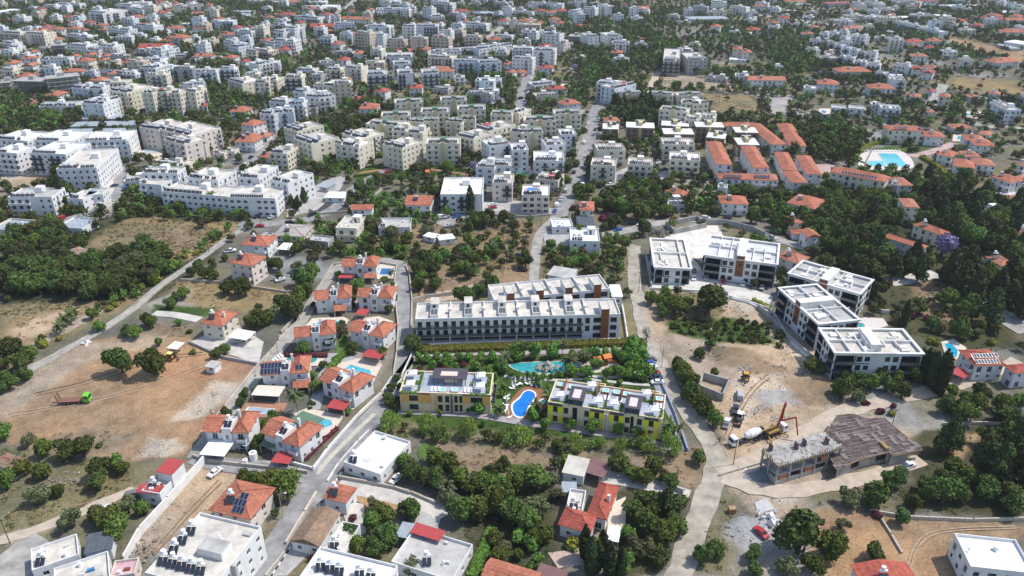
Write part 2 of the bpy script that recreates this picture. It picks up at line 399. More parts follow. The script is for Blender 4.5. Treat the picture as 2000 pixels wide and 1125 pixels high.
def hiproof(mb, x0, y0, x1, y1, z, rise, mi=0, t=0.14, under=None):
    W, D = x1-x0, y1-y0
    e = [(x0,y0),(x1,y0),(x1,y1),(x0,y1)]
    if W >= D: r = [(x0+D/2,(y0+y1)/2),(x1-D/2,(y0+y1)/2)]; fs = [((0,1),(1,0)),((1,2),(1,)),((2,3),(0,1)),((3,0),(0,))]
    else: r = [((x0+x1)/2,y0+W/2),((x0+x1)/2,y1-W/2)]; fs = [((0,1),(0,)),((1,2),(1,0)),((2,3),(1,)),((3,0),(0,1))]
    for (i,j), rr in fs: mb.face([(*e[i],z+t),(*e[j],z+t)] + [(*r[k],z+t+rise) for k in rr], mi)
    for i in range(4): j=(i+1)%4; mb.face([(*e[i],z),(*e[j],z),(*e[j],z+t),(*e[i],z+t)], mi)
    mb.face([(*p,z) for p in e[::-1]], mi)
    return r, z+t+rise
def gable(mb, x0, y0, x1, y1, z, rise, mi=0, t=0.14, along='x'):
    ym, xm = (y0+y1)/2, (x0+x1)/2
    if along == 'x':
        mb.face([(x0,y0,z+t),(x1,y0,z+t),(x1,ym,z+t+rise),(x0,ym,z+t+rise)], mi); mb.face([(x1,y1,z+t),(x0,y1,z+t),(x0,ym,z+t+rise),(x1,ym,z+t+rise)], mi)
        for x in (x0,x1): mb.face([(x,y0,z),(x,y1,z),(x,y1,z+t),(x,ym,z+t+rise),(x,y0,z+t)], mi)
        mb.face([(x0,y0,z),(x1,y0,z),(x1,y0,z+t),(x0,y0,z+t)], mi)
    else:
        mb.face([(x0,y0,z+t),(x0,y1,z+t),(xm,y1,z+t+rise),(xm,y0,z+t+rise)], mi); mb.face([(x1,y1,z+t),(x1,y0,z+t),(xm,y0,z+t+rise),(xm,y1,z+t+rise)], mi)
        for y in (y0,y1): mb.face([(x0,y,z),(x1,y,z),(x1,y,z+t),(xm,y,z+t+rise),(x0,y,z+t)], mi)
    mb.face([(x0,y0,z),(x0,y1,z),(x1,y1,z),(x1,y0,z)], mi)
def ridgecaps(b, x0, y0, x1, y1, z, rise, mat, roof):
    W, D = x1-x0, y1-y0; t = 0.14
    e = [(x0,y0),(x1,y0),(x1,y1),(x0,y1)]
    if W >= D: r = [(x0+D/2,(y0+y1)/2),(x1-D/2,(y0+y1)/2)]; pr = [(0,0),(3,0),(1,1),(2,1)]
    else: r = [((x0+x1)/2,y0+W/2),((x0+x1)/2,y1-W/2)]; pr = [(0,0),(1,0),(2,1),(3,1)]
    mb = MB()
    for i, k in pr: mb.bar((*e[i],z+t+0.03),(*r[k],z+t+rise+0.03),0.26,0.1)
    mb.bar((*r[0],z+t+rise+0.03),(*r[1],z+t+rise+0.03),0.26,0.1)
    mb.build("ridge_tiles", mat, roof)
TILEDK = tilemat("ridge_clay_tile", (0.34,0.11,0.07))
def house(A, B, C, n=2, wall=WHITE, roof=TILE, kind='hip', heat=1, label=None, name="tiled_house", ov=0.5, group=None, rise=None, chimney=False, pv=0, along=None, cat="house"):
    h = n*2.95; o, W, D, ang = frame(A, B, C, h); lod = lod_of(A[1]); R = random.Random(int(A[0]*17 + A[1]*5))
    auto = label is None
    if auto:
        rn = {TILE.name:'orange-tiled',TILER.name:'red-tiled',TILEP.name:'faded pink-tiled',TILEB.name:'brown-tiled'}.get(roof.name,'red-roofed')
        label = f"{MNAME.get(wall.name,'pale')} {NUM[max(1,round(n))]}-storey house with {rn} {'hip' if kind=='hip' else 'gable'} roof"
    b = Bld(name, label, cat, o, W, D, ang, lod, group, auto)
    w = MB()
    for side in range(4):
        L = W if side in (0,2) else D; nb = max(1, int(L/3.4)); bw = L/nb; ops = []
        if side != 2:
            for f in range(max(1,int(n))):
                for i in range(nb):
                    u = (i+.5)*bw; z = f*2.95
                    q = R.random()
                    if q < .22: ops.append((u-0.8,u+0.8,z+0.1,z+2.2,'w',.2))
                    elif q < .9: ops.append((u-0.55,u+0.55,z+1.0,z+2.15,'w'))
        b.facade(w, side, 0, h, ops, x0=ov, y0=ov, x1=W-ov, y1=D-ov)
    rs = rise or min(W,D)*0.2
    r = MB()
    if kind == 'hip': hiproof(r, 0, 0, W, D, h, rs)
    elif kind == 'gable':
        al = along or ('x' if W >= D else 'y'); gable(r, 0, 0, W, D, h, rs, along=al)
        if al == 'x':
            for x in (ov+.02, W-ov-.02): w.face([(x,ov,h),(x,D-ov,h),(x,D/2,h+rs*.9)])
        else:
            for y in (ov+.02, D-ov-.02): w.face([(ov,y,h),(W-ov,y,h),(W/2,y,h+rs*.9)])
    w.build("wall", wall, b.root); ro = r.build("roof", roof, b.root)
    if kind == 'hip' and lod == 0: ridgecaps(b, 0, 0, W, D, h, rs, TILEDK, ro)
    if n >= 2 and lod < 2 and R.random() < .7: b.balcony(W*.55, W*.35, 2.95, wall, d=1.6, y0=ov)
    for k in range(heat):
        hx = W*(.35+.3*k) + R.uniform(-.5,.5); b.heater(hx, D*.27, h + rs*.48)
    if chimney:
        c = MB(); c.box(W*.72, D*.42, h+rs*.5, W*.72+.7, D*.42+.7, h+rs+1.2); c.build("chimney", wall, b.root)
    b.rs, b.h = rs, h
    b.done(); return b
def pvpanels(b, x, y, z, nx, ny, slope, pw=1.05, ph=1.75, along='x', gap=0.06, base=0.12):
    """rows of photovoltaic panels laid on a roof slope rising with +y by 'slope'"""
    key = ('pv', round(slope,2), pw, ph)
    if key not in WMESH:
        m = MB(); m.obox((0,0,0),(pw,0,0),(0,ph,ph*slope),(0,-.03,.04),1)
        m.face([(x_,y_,.062+(y_+.03)*slope) for x_,y_ in ((.05,.02),(pw-.05,.02),(pw-.05,ph-.08),(.05,ph-.08))],0)
        WMESH[key] = m.mesh("solar_panel", [PVM, STEEL])
    for i in range(nx):
        for j in range(ny): put("solar_panel", WMESH[key], b.root, (x+i*(pw+gap), y+j*(ph+gap), z+base+j*(ph+gap)*slope))
def shed(A, B, C, h=3.2, wall=GREYW, roof=GREYM, label=None, name="shed", open_=False, slope=0.0, cat="shed", ov=.3):
    o, W, D, ang = frame(A, B, C, h); b = Bld(name, label or f"low outbuilding with {roof.name.replace('_',' ')} roof", cat, o, W, D, ang, lod_of(A[1]), None, label is None)
    w = MB()
    if open_:
        for x in (0.25, W-0.25):
            for y in (0.25, D-0.25): w.box(x-.07,y-.07,0,x+.07,y+.07,h)
        w.build("post", wall, b.root)
    else:
        nb = max(1,int(W/4)); 
        for s_ in range(4): b.facade(w, s_, 0, h, [((i+.5)*W/nb-.6,(i+.5)*W/nb+.6,1.0,2.1,'w') for i in range(nb)] if s_ == 0 else [], x0=ov,y0=ov,x1=W-ov,y1=D-ov)
        w.build("wall", wall, b.root)
    r = MB(); r.obox((0,0,h),(W,0,0),(0,D,slope*D),(0,0,.12)); ro = r.build("roof", roof, b.root)
    if b.lod == 0 and 'metal' in roof.name:
        g = MB(); k = int(W/0.9)
        for i in range(k): g.obox((0.3+i*(W-.6)/max(1,k-1)-.04,0,h+.12),(0.08,0,0),(0,D,slope*D),(0,0,.05))
        g.build("roof_rib", roof, ro)
    b.done(); return b
def carcass(A, B, C, n, label=None, name="unfinished_building"):
    h = n*FH; o, W, D, ang = frame(A, B, C, h); b = Bld(name, label or f"unfinished grey concrete frame building of {NUM[int(n)]} storeys", "building", o, W, D, ang, lod_of(A[1]), None, label is None)
    nx, ny = max(2,int(W/4.5)), max(2,int(D/9)); c = MB(); c.box(0,0,0,.4,.4,h-.25); cm = c.mesh('column', CONC); s = MB(); w = MB()
    for f in range(int(n)): s.box(-.3,-.3,(f+1)*FH-.25,W+.3,D+.3,(f+1)*FH)
    for i in range(nx+1):
        for j in range(ny+1):
            x, y = i*(W-.4)/nx, j*(D-.4)/ny; put('column', cm, b.root, (x,y,0))
    w.box(.6,D*.35,0,W-.6,D-.8,h-.3)
    s.build("floor_slab", CONC, b.root); w.build("wall", GREYW, b.root)
    st = MB(); st.box(W*.4,D*.4,h,W*.4+4,D*.4+4,h+2.6); st.build("stair_room", CONC, b.root)
    b.done(); return b
HAZE = 0.00008
# ------------------------------------------------------------------ the ground, one sheet to the horizon
PAL = dict(town=(.15,.14,.11), dry=(.235,.185,.105), scrub=(.17,.155,.09), sand=(.37,.29,.21), pale=(.44,.375,.30), red=(.33,.20,.125), soil=(.32,.215,.13),
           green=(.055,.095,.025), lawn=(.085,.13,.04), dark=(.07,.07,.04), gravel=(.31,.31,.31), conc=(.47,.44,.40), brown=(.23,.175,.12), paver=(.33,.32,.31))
REG = [  # colour, softness in m, outline in the photograph
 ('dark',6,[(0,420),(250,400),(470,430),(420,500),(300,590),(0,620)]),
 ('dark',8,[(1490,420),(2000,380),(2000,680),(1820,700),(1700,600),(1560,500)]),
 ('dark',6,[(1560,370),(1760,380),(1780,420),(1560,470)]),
 ('scrub',8,[(1120,110),(1300,150),(1500,220),(1640,260),(1560,330),(1480,240),(1200,200)]),
 ('dry',4,[(1370,182),(1470,186),(1500,215),(1440,228),(1385,222)]),
 ('sand',4,[(1285,140),(1400,140),(1500,160),(1475,178),(1285,168)]),
 ('soil',4,[(1840,70),(2000,100),(2000,125),(1900,100)]), ('dry',5,[(1860,150),(2000,155),(2000,185),(1870,180)]),
 ('scrub',5,[(1500,120),(1580,125),(1580,190),(1500,180)]), ('paver',2,[(1500,192),(1550,190),(1535,222),(1505,225)]),
 ('soil',5,[(1620,40),(1700,52),(1690,62),(1630,52)]),
 ('sand',4,[(0,330),(110,335),(118,352),(60,368),(10,372),(0,410)]), ('pale',3,[(0,332),(70,336),(40,350),(0,352)]),
 ('dry',4,[(150,505),(180,470),(235,427),(300,424),(472,437),(440,465),(400,490),(330,525),(240,500)]),
 ('brown',6,[(300,450),(420,445),(400,480),(330,500)]),
 ('dry',3,[(0,592),(100,588),(210,592),(300,565),(220,612),(130,655),(40,705),(0,722)]), ('sand',3,[(20,640),(100,612),(160,600),(110,640),(30,670)]),
 ('pale',2,[(0,700),(60,672),(130,628),(210,596),(218,600),(140,640),(60,688),(0,712)]),
 ('soil',3,[(52,724),(160,668),(330,640),(480,692),(505,712),(500,735),(395,850),(350,895),(200,902),(0,862),(0,775)]),
 ('sand',4,[(60,726),(170,672),(330,650),(320,670),(215,690),(120,740),(0,830),(0,775)]),
 ('red',4,[(230,690),(420,690),(500,715),(480,745),(330,745)]), ('red',3,[(395,790),(470,750),(440,800),(395,850),(370,830)]),
 ('pale',3,[(418,745),(480,738),(455,775),(405,815),(330,822),(345,805)]), ('pale',2,[(285,858),(345,850),(360,880),(310,897),(262,890)]),
 ('brown',4,[(70,860),(180,830),(260,850),(200,890)]),
 ('dry',3,[(345,548),(450,552),(560,560),(602,572),(575,612),(480,606),(380,600)]), ('brown',2,[(285,628),(380,640),(368,656),(305,658),(258,648)]),
 ('green',2,[(300,596),(420,600),(405,618),(310,612)]),
 ('brown',3,[(640,505),(720,480),(800,440),(1050,430),(1040,548),(950,556),(880,572),(812,592),(802,520),(780,500)]),
 ('dry',4,[(830,470),(1000,438),(1040,440),(1030,520),(940,545),(860,550)]), ('green',4,[(640,500),(800,470),(800,500),(790,520),(700,500)]),
 ('pale',2,[(828,572),(900,562),(965,552),(950,577),(870,584),(830,590)]),
 ('scrub',3,[(1060,480),(1230,468),(1240,548),(1190,545),(1060,540)]), ('pale',2,[(1180,470),(1240,480),(1240,500),(1190,495)]),
 ('pale',2,[(808,672),(1228,660),(1235,674),(812,684)]),
 ('sand',3,[(1262,560),(1300,556),(1400,562),(1470,602),(1560,650),(1625,700),(1640,770),(1720,805),(1560,852),(1420,892),(1400,840),(1350,765),(1300,705),(1255,650),(1240,590)]),
 ('scrub',4,[(1300,575),(1380,560),(1420,600),(1400,640),(1300,640)]), ('green',3,[(1288,622),(1400,618),(1500,632),(1540,662),(1530,678),(1420,668),(1310,652)]),
 ('pale',3,[(1420,570),(1475,590),(1460,612),(1420,600)]), ('pale',3,[(1500,640),(1560,668),(1625,712),(1590,720),(1520,672)]),
 ('brown',3,[(1390,670),(1450,680),(1540,720),(1500,735),(1420,720),(1380,700)]), ('pale',3,[(1440,725),(1530,725),(1525,770),(1450,830),(1412,835),(1430,770)]),
 ('brown',3,[(1530,735),(1620,745),(1660,790),(1560,790)]), ('gravel',3,[(1480,770),(1540,760),(1560,790),(1500,810)]),
 ('sand',3,[(1395,900),(1430,880),(1560,850),(1700,800),(1830,885),(1800,905),(1620,965),(1560,1000),(1500,1010),(1425,965)]),
 ('pale',2,[(1430,930),(1520,955),(1640,948),(1790,898),(1800,905),(1640,965),(1520,985)]),
 ('scrub',3,[(1345,1125),(1402,955),(1438,958),(1432,1050),(1400,1125)]), ('gravel',3,[(1405,1025),(1440,1000),(1500,1000),(1530,1025),(1520,1062),(1470,1080),(1430,1060)]),
 ('scrub',4,[(1560,980),(1640,910),(1760,900),(1760,1000),(1650,990)]), ('soil',3,[(1585,992),(1690,1002),(1800,1015),(2000,1020),(2000,1062),(1875,1065),(1880,1125),(1590,1125),(1600,1050)]),
 ('brown',3,[(828,850),(1000,860),(1090,890),(1062,960),(1000,950),(900,935),(850,900)]), ('green',2,[(975,905),(1050,908),(1040,930),(968,930)]),
 ('brown',3,[(1100,882),(1240,895),(1380,868),(1403,905),(1392,975),(1330,950),(1250,915),(1110,905)]),
 ('sand',3,[(378,905),(485,918),(425,990),(335,1072),(275,1092),(262,1062),(335,985)]), ('pale',3,[(0,1052),(130,1005),(255,955),(262,962),(140,1015),(0,1068)]),
 ('scrub',4,[(0,870),(60,880),(200,895),(262,905),(270,950),(120,1005),(0,1040)]),
 ('green',2,[(700,322),(890,312),(912,338),(760,352),(690,350)]), ('lawn',2,[(722,374),(772,372),(770,405),(726,408)]),
 ('lawn',2,[(1712,290),(1790,279),(1830,282),(1805,298),(1720,299)]),
 ('green',2,[(785,700),(1262,685),(1335,872),(1300,890),(745,850),(760,760)]), ('scrub',3,[(735,820),(830,830),(1330,880),(1300,900),(1100,880),(760,850)]),
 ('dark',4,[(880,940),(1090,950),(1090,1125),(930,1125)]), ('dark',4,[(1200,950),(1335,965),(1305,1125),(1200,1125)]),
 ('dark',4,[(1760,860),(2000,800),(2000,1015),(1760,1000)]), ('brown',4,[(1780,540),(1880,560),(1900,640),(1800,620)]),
 ('soil',3,[(1860,850),(1920,840),(1900,880),(1860,900)]),
]
def vnoise(x, y, s, seed):
    """smooth value noise"""
    r = np.random.default_rng(seed).random((256,256)); x = x/s + 1000; y = y/s + 1000
    i, j = np.floor(x).astype(int), np.floor(y).astype(int); fx, fy = x-i, y-j
    fx, fy = fx*fx*(3-2*fx), fy*fy*(3-2*fy); i &= 255; j &= 255; i1, j1 = (i+1) & 255, (j+1) & 255
    return (r[i,j]*(1-fx)+r[i1,j]*fx)*(1-fy) + (r[i,j1]*(1-fx)+r[i1,j1]*fx)*fy
def fbm(x, y, s, seed): return sum(vnoise(x, y, s/2**k, seed+k) * 0.5**(k+1) for k in range(4))/0.9375
RAISE = []   # heaps: (px,py,radius m,height m)
def make_ground():
    ys = np.concatenate([[-600,-250,-60,40,90], np.exp(np.arange(math.log(118), math.log(1450), 0.0042)), [1700,2300,3000]])
    ts = np.concatenate([[-1.4,-.95], np.arange(-.80,.8001,.0038), [.95,1.4]])
    Y, T = np.meshgrid(ys, ts, indexing='ij'); X = T*(np.abs(Y)+30); n, m = X.shape
    wx, wy = X + (fbm(X,Y,9,1)-.5)*7, Y + (fbm(X,Y,9,5)-.5)*7
    col = np.empty((n,m,3)); col[:] = PAL['town']
    g = np.clip((fbm(X,Y,40,21)-.45)*4,0,1)[...,None]; col = col*(1-g) + np.array(PAL['scrub'])*g
    p = np.clip((fbm(X,Y,26,31)-.58)*6,0,1)[...,None]*.7; col = col*(1-p) + np.array(PAL['paver'])*p
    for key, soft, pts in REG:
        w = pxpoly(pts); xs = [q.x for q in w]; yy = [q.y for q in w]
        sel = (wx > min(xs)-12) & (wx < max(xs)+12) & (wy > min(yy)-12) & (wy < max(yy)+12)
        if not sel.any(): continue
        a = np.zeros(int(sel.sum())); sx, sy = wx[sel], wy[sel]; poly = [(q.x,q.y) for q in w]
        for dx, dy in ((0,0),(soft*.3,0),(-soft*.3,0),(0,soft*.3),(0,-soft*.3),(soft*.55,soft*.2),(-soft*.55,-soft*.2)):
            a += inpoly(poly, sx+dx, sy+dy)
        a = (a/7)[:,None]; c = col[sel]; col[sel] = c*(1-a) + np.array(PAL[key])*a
    n1 = fbm(X,Y,5,41)-.5; n2 = fbm(X,Y,1.6,51)-.5; n3 = fbm(X,Y,22,61)-.5
    col *= (1 + n1*.55 + n2*.5 + n3*.45)[...,None]
    wr = np.clip(n3*2.2,-.3,.3); col[...,0] *= 1+wr*.16; col[...,2] *= 1-wr*.2
    Z = np.where((Y>118)&(Y<520), n1*.22+n2*.16-.12, -.1)
    for hx, hy, r, h in RAISE:
        c = P(hx,hy); d2 = ((X-c.x)**2+(Y-c.y)**2)/r**2; Z = Z + h*np.exp(-d2*2)*(1+n2*.6)
    Z = np.where((np.abs(Y)>1500)|(Y<118), -.1, Z)
    v = np.stack([X,Y,Z],-1).reshape(-1,3)
    idx = np.arange(n*m).reshape(n,m); f = np.stack([idx[:-1,:-1],idx[:-1,1:],idx[1:,1:],idx[1:,:-1]],-1).reshape(-1,4)
    me = bpy.data.meshes.new("ground"); me.vertices.add(len(v)); me.vertices.foreach_set("co", v.ravel())
    me.loops.add(f.size); me.loops.foreach_set("vertex_index", f.ravel()); me.polygons.add(len(f))
    me.polygons.foreach_set("loop_start", np.arange(0,f.size,4)); me.update(calc_edges=True)
    at = me.color_attributes.new("soil", 'FLOAT_COLOR', 'POINT')
    c4 = np.ones((n*m,4),np.float32); c4[:,:3] = np.clip(col.reshape(-1,3),.01,.9); at.data.foreach_set("color", c4.ravel())
    mt = bpy.data.materials.new("soil_and_dry_grass"); mt.use_nodes = True; nn, ll = mt.node_tree.nodes, mt.node_tree.links
    b = nn["Principled BSDF"]; b.inputs["Roughness"].default_value = 1; b.inputs["Specular IOR Level"].default_value = .05
    va = nn.new("ShaderNodeVertexColor"); va.layer_name = "soil"
    gp = nn.new("ShaderNodeNewGeometry"); nz = nn.new("ShaderNodeTexNoise"); nz.inputs["Scale"].default_value = 1.7; nz.inputs["Detail"].default_value = 6; nz.inputs["Roughness"].default_value = .7
    ll.new(gp.outputs["Position"], nz.inputs["Vector"])
    mr = nn.new("ShaderNodeMapRange"); mr.inputs[1].default_value = .3; mr.inputs[2].default_value = .7; mr.inputs[3].default_value = .62; mr.inputs[4].default_value = 1.35
    ll.new(nz.outputs["Fac"], mr.inputs[0])
    mx = nn.new("ShaderNodeVectorMath"); mx.operation = 'SCALE'; ll.new(va.outputs["Color"], mx.inputs[0]); ll.new(mr.outputs[0], mx.inputs["Scale"])
    ll.new(mx.outputs[0], b.inputs["Base Color"])
    bp = nn.new("ShaderNodeBump"); bp.inputs["Strength"].default_value = .6; bp.inputs["Distance"].default_value = .3
    ll.new(nz.outputs["Fac"], bp.inputs["Height"]); ll.new(bp.outputs[0], b.inputs["Normal"])
    me.materials.append(mt); struct(put("ground", me))
RAISE += [(1440,690,6,1.2),(1480,690,5,.9),(1590,745,7,1.3),(1425,715,6,1.0),(1310,660,7,1.2),(1340,700,5,.8),(1565,775,6,1.2),(1500,790,6,1.0),(120,930,6,.7),(60,745,4,.8)]

# ------------------------------------------------------------------ roads, lanes and tracks: strips with a thickness, on the ground
def smooth(pts, it=2):
    for _ in range(it):
        q = [pts[0]]
        for a, b in zip(pts, pts[1:]): q += [a.lerp(b,.25), a.lerp(b,.75)]
        pts = q + [pts[-1]]
    return pts
LV = [0]
ROADS = []
def road(name, pts, w, mat, kerb=False, wob=0.0, occ=0.5, line=None):
    c = smooth([P(x,y) for x,y in pts]); ws = w if isinstance(w,(list,tuple)) else [w,w]; n = len(c); LV[0] += 1; z = .06 + .012*(LV[0] % 9)
    ROADS.append((name,c,ws)); mb = MB(); kb = MB(); L, R = [], []; rr = random.Random(int(pts[0][0]+pts[0][1]*3))
    for i,p in enumerate(c):
        d = (c[min(i+1,n-1)]-c[max(i-1,0)]); d.z = 0; d.normalize(); s = Vector((-d.y,d.x,0)); t = i/(n-1); ww = (ws[0]*(1-t)+ws[-1]*t)/2
        L.append(p+s*(ww+rr.uniform(-wob,wob))); R.append(p-s*(ww+rr.uniform(-wob,wob)))
    for i in range(n-1):
        a,b,cc,d = R[i],R[i+1],L[i+1],L[i]
        mb.face([(a.x,a.y,z),(b.x,b.y,z),(cc.x,cc.y,z),(d.x,d.y,z)])
        for u,v in ((a,b),(cc,d)): mb.face([(u.x,u.y,-.3),(v.x,v.y,-.3),(v.x,v.y,z),(u.x,u.y,z)])
        q = [(a.x,a.y),(b.x,b.y),(cc.x,cc.y),(d.x,d.y)]; occupy(q, occ)
        if kerb:
            for u,v,sg in ((R[i],R[i+1],-1),(L[i],L[i+1],1)):
                dd = (v-u)
                if dd.length < .05: continue
                s = Vector((-dd.y,dd.x,0)).normalized()*sg*.18
                kb.obox((u.x,u.y,-.2), (dd.x,dd.y,0), tuple(s), (0,0,.2+z+.12))
    o = struct(mb.build(name, mat))
    if kerb: kb.build("kerb", KERB, o)
    return o
def sheet(name, pts, mat, z=None, occ=True, h=None, kind=True, rag=0):
    LV[0] += 1; z = (.045 + .012*(LV[0] % 7)) if z is None else z; w = pxpoly(pts); mb = MB()
    if rag:
        q = []; r = random.Random(int(pts[0][0]))
        for a,b in zip(w, w[1:]+w[:1]):
            k = max(1,int((b-a).length/2.5))
            for i in range(k): p = a.lerp(b,i/k); q.append(p+Vector((r.uniform(-rag,rag),r.uniform(-rag,rag),0)))
        w = q
    mb.prism(w, -.3, z)
    if occ: occupy([(p.x,p.y) for p in w], .4)
    o = mb.build(name, mat)
    return struct(o) if kind else o
def wall(pts, h, mat=STONE, t=.35, label="low wall", name="boundary_wall", z0=-.2, cat="wall", coping=None):
    c = [P(x,y) for x,y in pts]; mb = MB(); cp = MB(); o0 = c[0].copy()
    for a,b in zip(c,c[1:]):
        d = b-a
        if d.length < .05: continue
        s = Vector((-d.y,d.x,0)).normalized()*t; u = d.normalized()*(t*.5)
        mb.obox(a-o0-s/2-u+Vector((0,0,z0)), d+u*2, s, (0,0,h-z0))
        if coping: cp.obox(a-o0-s*.65-u+Vector((0,0,h+.002)), d+u*2, s*1.3, (0,0,.1))
    o = mb.build(name, mat, None, o0); tag(o, label, cat, None, True)
    if coping: cp.build("coping", coping, o)
    return o
# ------------------------------------------------------------------ where the roads and paved sheets run
make_ground()
road("road", [(430,1230),(505,1120),(560,1050),(602,975),(628,925),(700,845),(757,788),(782,735),(793,690),(793,640),(788,590),(784,540),(783,515)], [9.5,4.6], ASPH, kerb=False)
road('median_strip',[(618,926),(640,898),(672,866),(705,833),(732,808)],1.5,M('pale_median',(.47,.44,.36),var=.2),occ=0)
road("lane", [(784,516),(760,508),(715,506),(672,512),(645,540),(612,585),(592,625),(562,662),(535,695),(510,722),(480,765),(440,815),(395,868),(378,896)], [4.5,4.0], ASPHL)
road("lane", [(378,893),(420,905),(500,915),(560,925),(615,930)], [5.5,6], ASPH)
road("lane", [(660,948),(720,958),(790,975),(850,990),(868,1010)], [5,5], PAVEC)
road("country_lane", [(30,738),(80,712),(130,682),(170,660),(215,635),(240,617),(268,598),(300,568),(330,546),(365,522),(400,500),(440,468),(470,450),(492,436)], 3.5, ASPHL, wob=.25)
road("road", [(0,452),(60,448),(130,430),(205,408),(228,385),(240,365),(232,345),(240,325)], 7, ASPH)
road("street", [(470,436),(500,440),(560,435),(610,428),(660,405),(690,365),(730,345),(760,330)], [8,5], ASPH)
road("street", [(440,350),(480,320),(520,292),(545,270)], 6, ASPH)
road("street", [(860,440),(900,425),(960,415),(1040,418),(1095,412)], [7,7], ASPHL)
road("road", [(1088,430),(1098,405),(1118,372),(1132,335),(1145,290),(1155,250),(1168,205),(1178,188),(1195,182)], [8,9], ASPH)
road("lane", [(1042,548),(1046,500),(1050,462),(1068,440),(1090,425)], [4,5], ASPHL)
road("road", [(1300,1200),(1328,1125),(1352,1040),(1388,955),(1402,905),(1385,862),(1340,800),(1300,745),(1282,700),(1262,660),(1250,610),(1240,560),(1238,510),(1240,480)], [6.2,5.2], M('beige_dusty_asphalt',(.37,.335,.28),rough=.95,var=.26,scale=.28), wob=.5)
road("road", [(1170,462),(1235,448),(1290,434),(1370,428),(1440,438),(1505,462),(1560,482),(1600,490)], [6,6], ASPHL)
road("dirt_track", [(1406,925),(1440,915),(1560,855),(1640,805),(1720,785),(1820,762),(1890,746),(1990,705)], [6,5], DIRT, wob=.5)
road("dirt_track", [(1410,935),(1500,962),(1600,955),(1700,930),(1800,898)], [5,4.5], DIRT, wob=.5)
road("dirt_track", [(-20,1062),(60,1040),(150,1005),(215,975),(262,958)], 3.4, DIRT, wob=.3)
road("street", [(1010,228),(1020,195),(1024,165),(1040,140),(1075,115),(1105,95),(1115,80)], [9,10], ASPH)
road("street", [(925,212),(965,200),(1015,192)], 8, ASPH)
road("street", [(640,45),(665,25),(690,5),(700,-8)], 9, ASPHL)
road("street", [(945,80),(970,62),(985,50),(1000,30)], 10, ASPHL)
road("street", [(1885,235),(1930,250),(1965,245),(2010,255)], 7, ASPHL)
road("street", [(1820,205),(1835,180),(1842,165)], 8, ASPHL)
road("street", [(1690,210),(1710,225),(1735,245)], 6, PAVEG)
road("street", [(1920,590),(1960,620),(2010,650)], [10,9], ASPHL)
road("street", [(1735,552),(1775,545),(1830,535)], 7, PAVEC)
road("street", [(1270,170),(1278,155),(1285,140)], 6, DIRT)
road("street", [(1230,15),(1330,17),(1500,30),(1700,60),(1900,40)], 9, ASPHL)
road("street", [(560,290),(600,310),(640,330)], 5, ASPHL)
road("street", [(0,1085),(30,1095),(50,1140)], 16, ASPHL)
road("driveway", [(1170,930),(1240,940),(1300,955),(1345,970)], 5, PAVEC)
road("driveway", [(300,612),(345,615),(390,625)], 4, PAVEC)
road("park_path", [(675,352),(700,338),(745,332),(800,325),(870,335),(915,342)], 2.5, BRICK)
road("street", [(1440,250),(1460,300),(1490,345)], 6, ASPHL)
for i,(pts) in enumerate([[(70,770),(180,745),(300,700),(400,690)],[(20,810),(140,790),(240,770),(330,740),(430,700)],[(1420,850),(1445,800),(1470,760),(1500,735)],[(1770,1120),(1790,1060),(1830,1035),(1990,1030)],[(300,1080),(370,1000),(430,940)],[(20,690),(90,655),(160,610),(215,600)]]):
    for d in (-6,6): road("tyre_track",[(x+d*.5,y+d*.35) for x,y in pts],.4,M("track_earth_%d"%(i%2),((.25,.175,.115),(.36,.27,.19))[i%2],var=.25),wob=.12,occ=0)
# paved yards
sheet("yard", [(400,655),(470,640),(515,668),(505,712),(470,700),(440,690),(370,670)], PAVEC)
sheet("yard", [(1262,500),(1350,500),(1385,545),(1440,555),(1510,580),(1500,600),(1460,585),(1270,560)], M("white_concrete_apron",(0.60,0.58,0.54),var=.08))
sheet("yard", [(1290,470),(1330,445),(1400,440),(1420,470),(1520,480),(1500,500),(1380,520),(1350,500),(1290,500)], M("white_blinding_concrete",(0.66,0.62,0.56),var=.15), rag=.6)
sheet("yard", [(940,395),(1010,392),(1080,408),(1060,418),(940,415)], PAVEG)
sheet("yard", [(1285,340),(1310,325),(1315,350),(1290,362)], PAVEG)
sheet("yard", [(1195,340),(1240,320),(1250,360),(1180,362)], PAVEG)
sheet("yard", [(1060,450),(1115,455),(1110,480),(1065,480)], PAVEG)
sheet("yard", [(560,395),(640,350),(680,340),(665,370),(620,410),(560,425)], PAVEG)
sheet("yard", [(815,985),(865,990),(855,1035),(810,1025)], PAVEG)
sheet("yard", [(1190,985),(1222,970),(1222,1030),(1185,1045)], DECK)
sheet("yard", [(1070,1080),(1130,1072),(1150,1100),(1090,1110)], M("pink_flagstones",(0.48,0.36,0.30),var=.2,scale=1))
sheet("yard", [(660,975),(710,985),(715,1040),(690,1060)], PAVEC)
sheet("yard", [(660,1040),(640,1080),(600,1085),(560,1125),(530,1125),(575,1062)], PAVEG)
sheet("hotel_terrace", [(1570,322),(1640,320),(1610,345),(1595,350)], M("pink_paving",(0.45,0.33,0.30),var=.1))
road("hotel_path", [(1775,305),(1800,302),(1835,292),(1865,280)], 6, M("pink_paving",(0.45,0.33,0.30),var=.1))
sheet("yard", [(180,370),(235,330),(260,340),(235,368),(200,395)], PAVEC)
sheet("yard", [(260,300),(305,285),(330,300),(305,315),(265,308)], DECK)
sheet("yard", [(470,905),(500,900),(545,900),(540,915),(470,915)], PAVEG)
sheet("gravel_garden", [(640,690),(668,690),(700,700),(650,712),(636,760),(625,800),(600,800),(618,745)], M("grey_gravel",(.36,.36,.37),var=.15,scale=1.5))
sheet("yard", [(700,700),(745,702),(715,770),(690,800),(660,792),(735,712)], DECK)
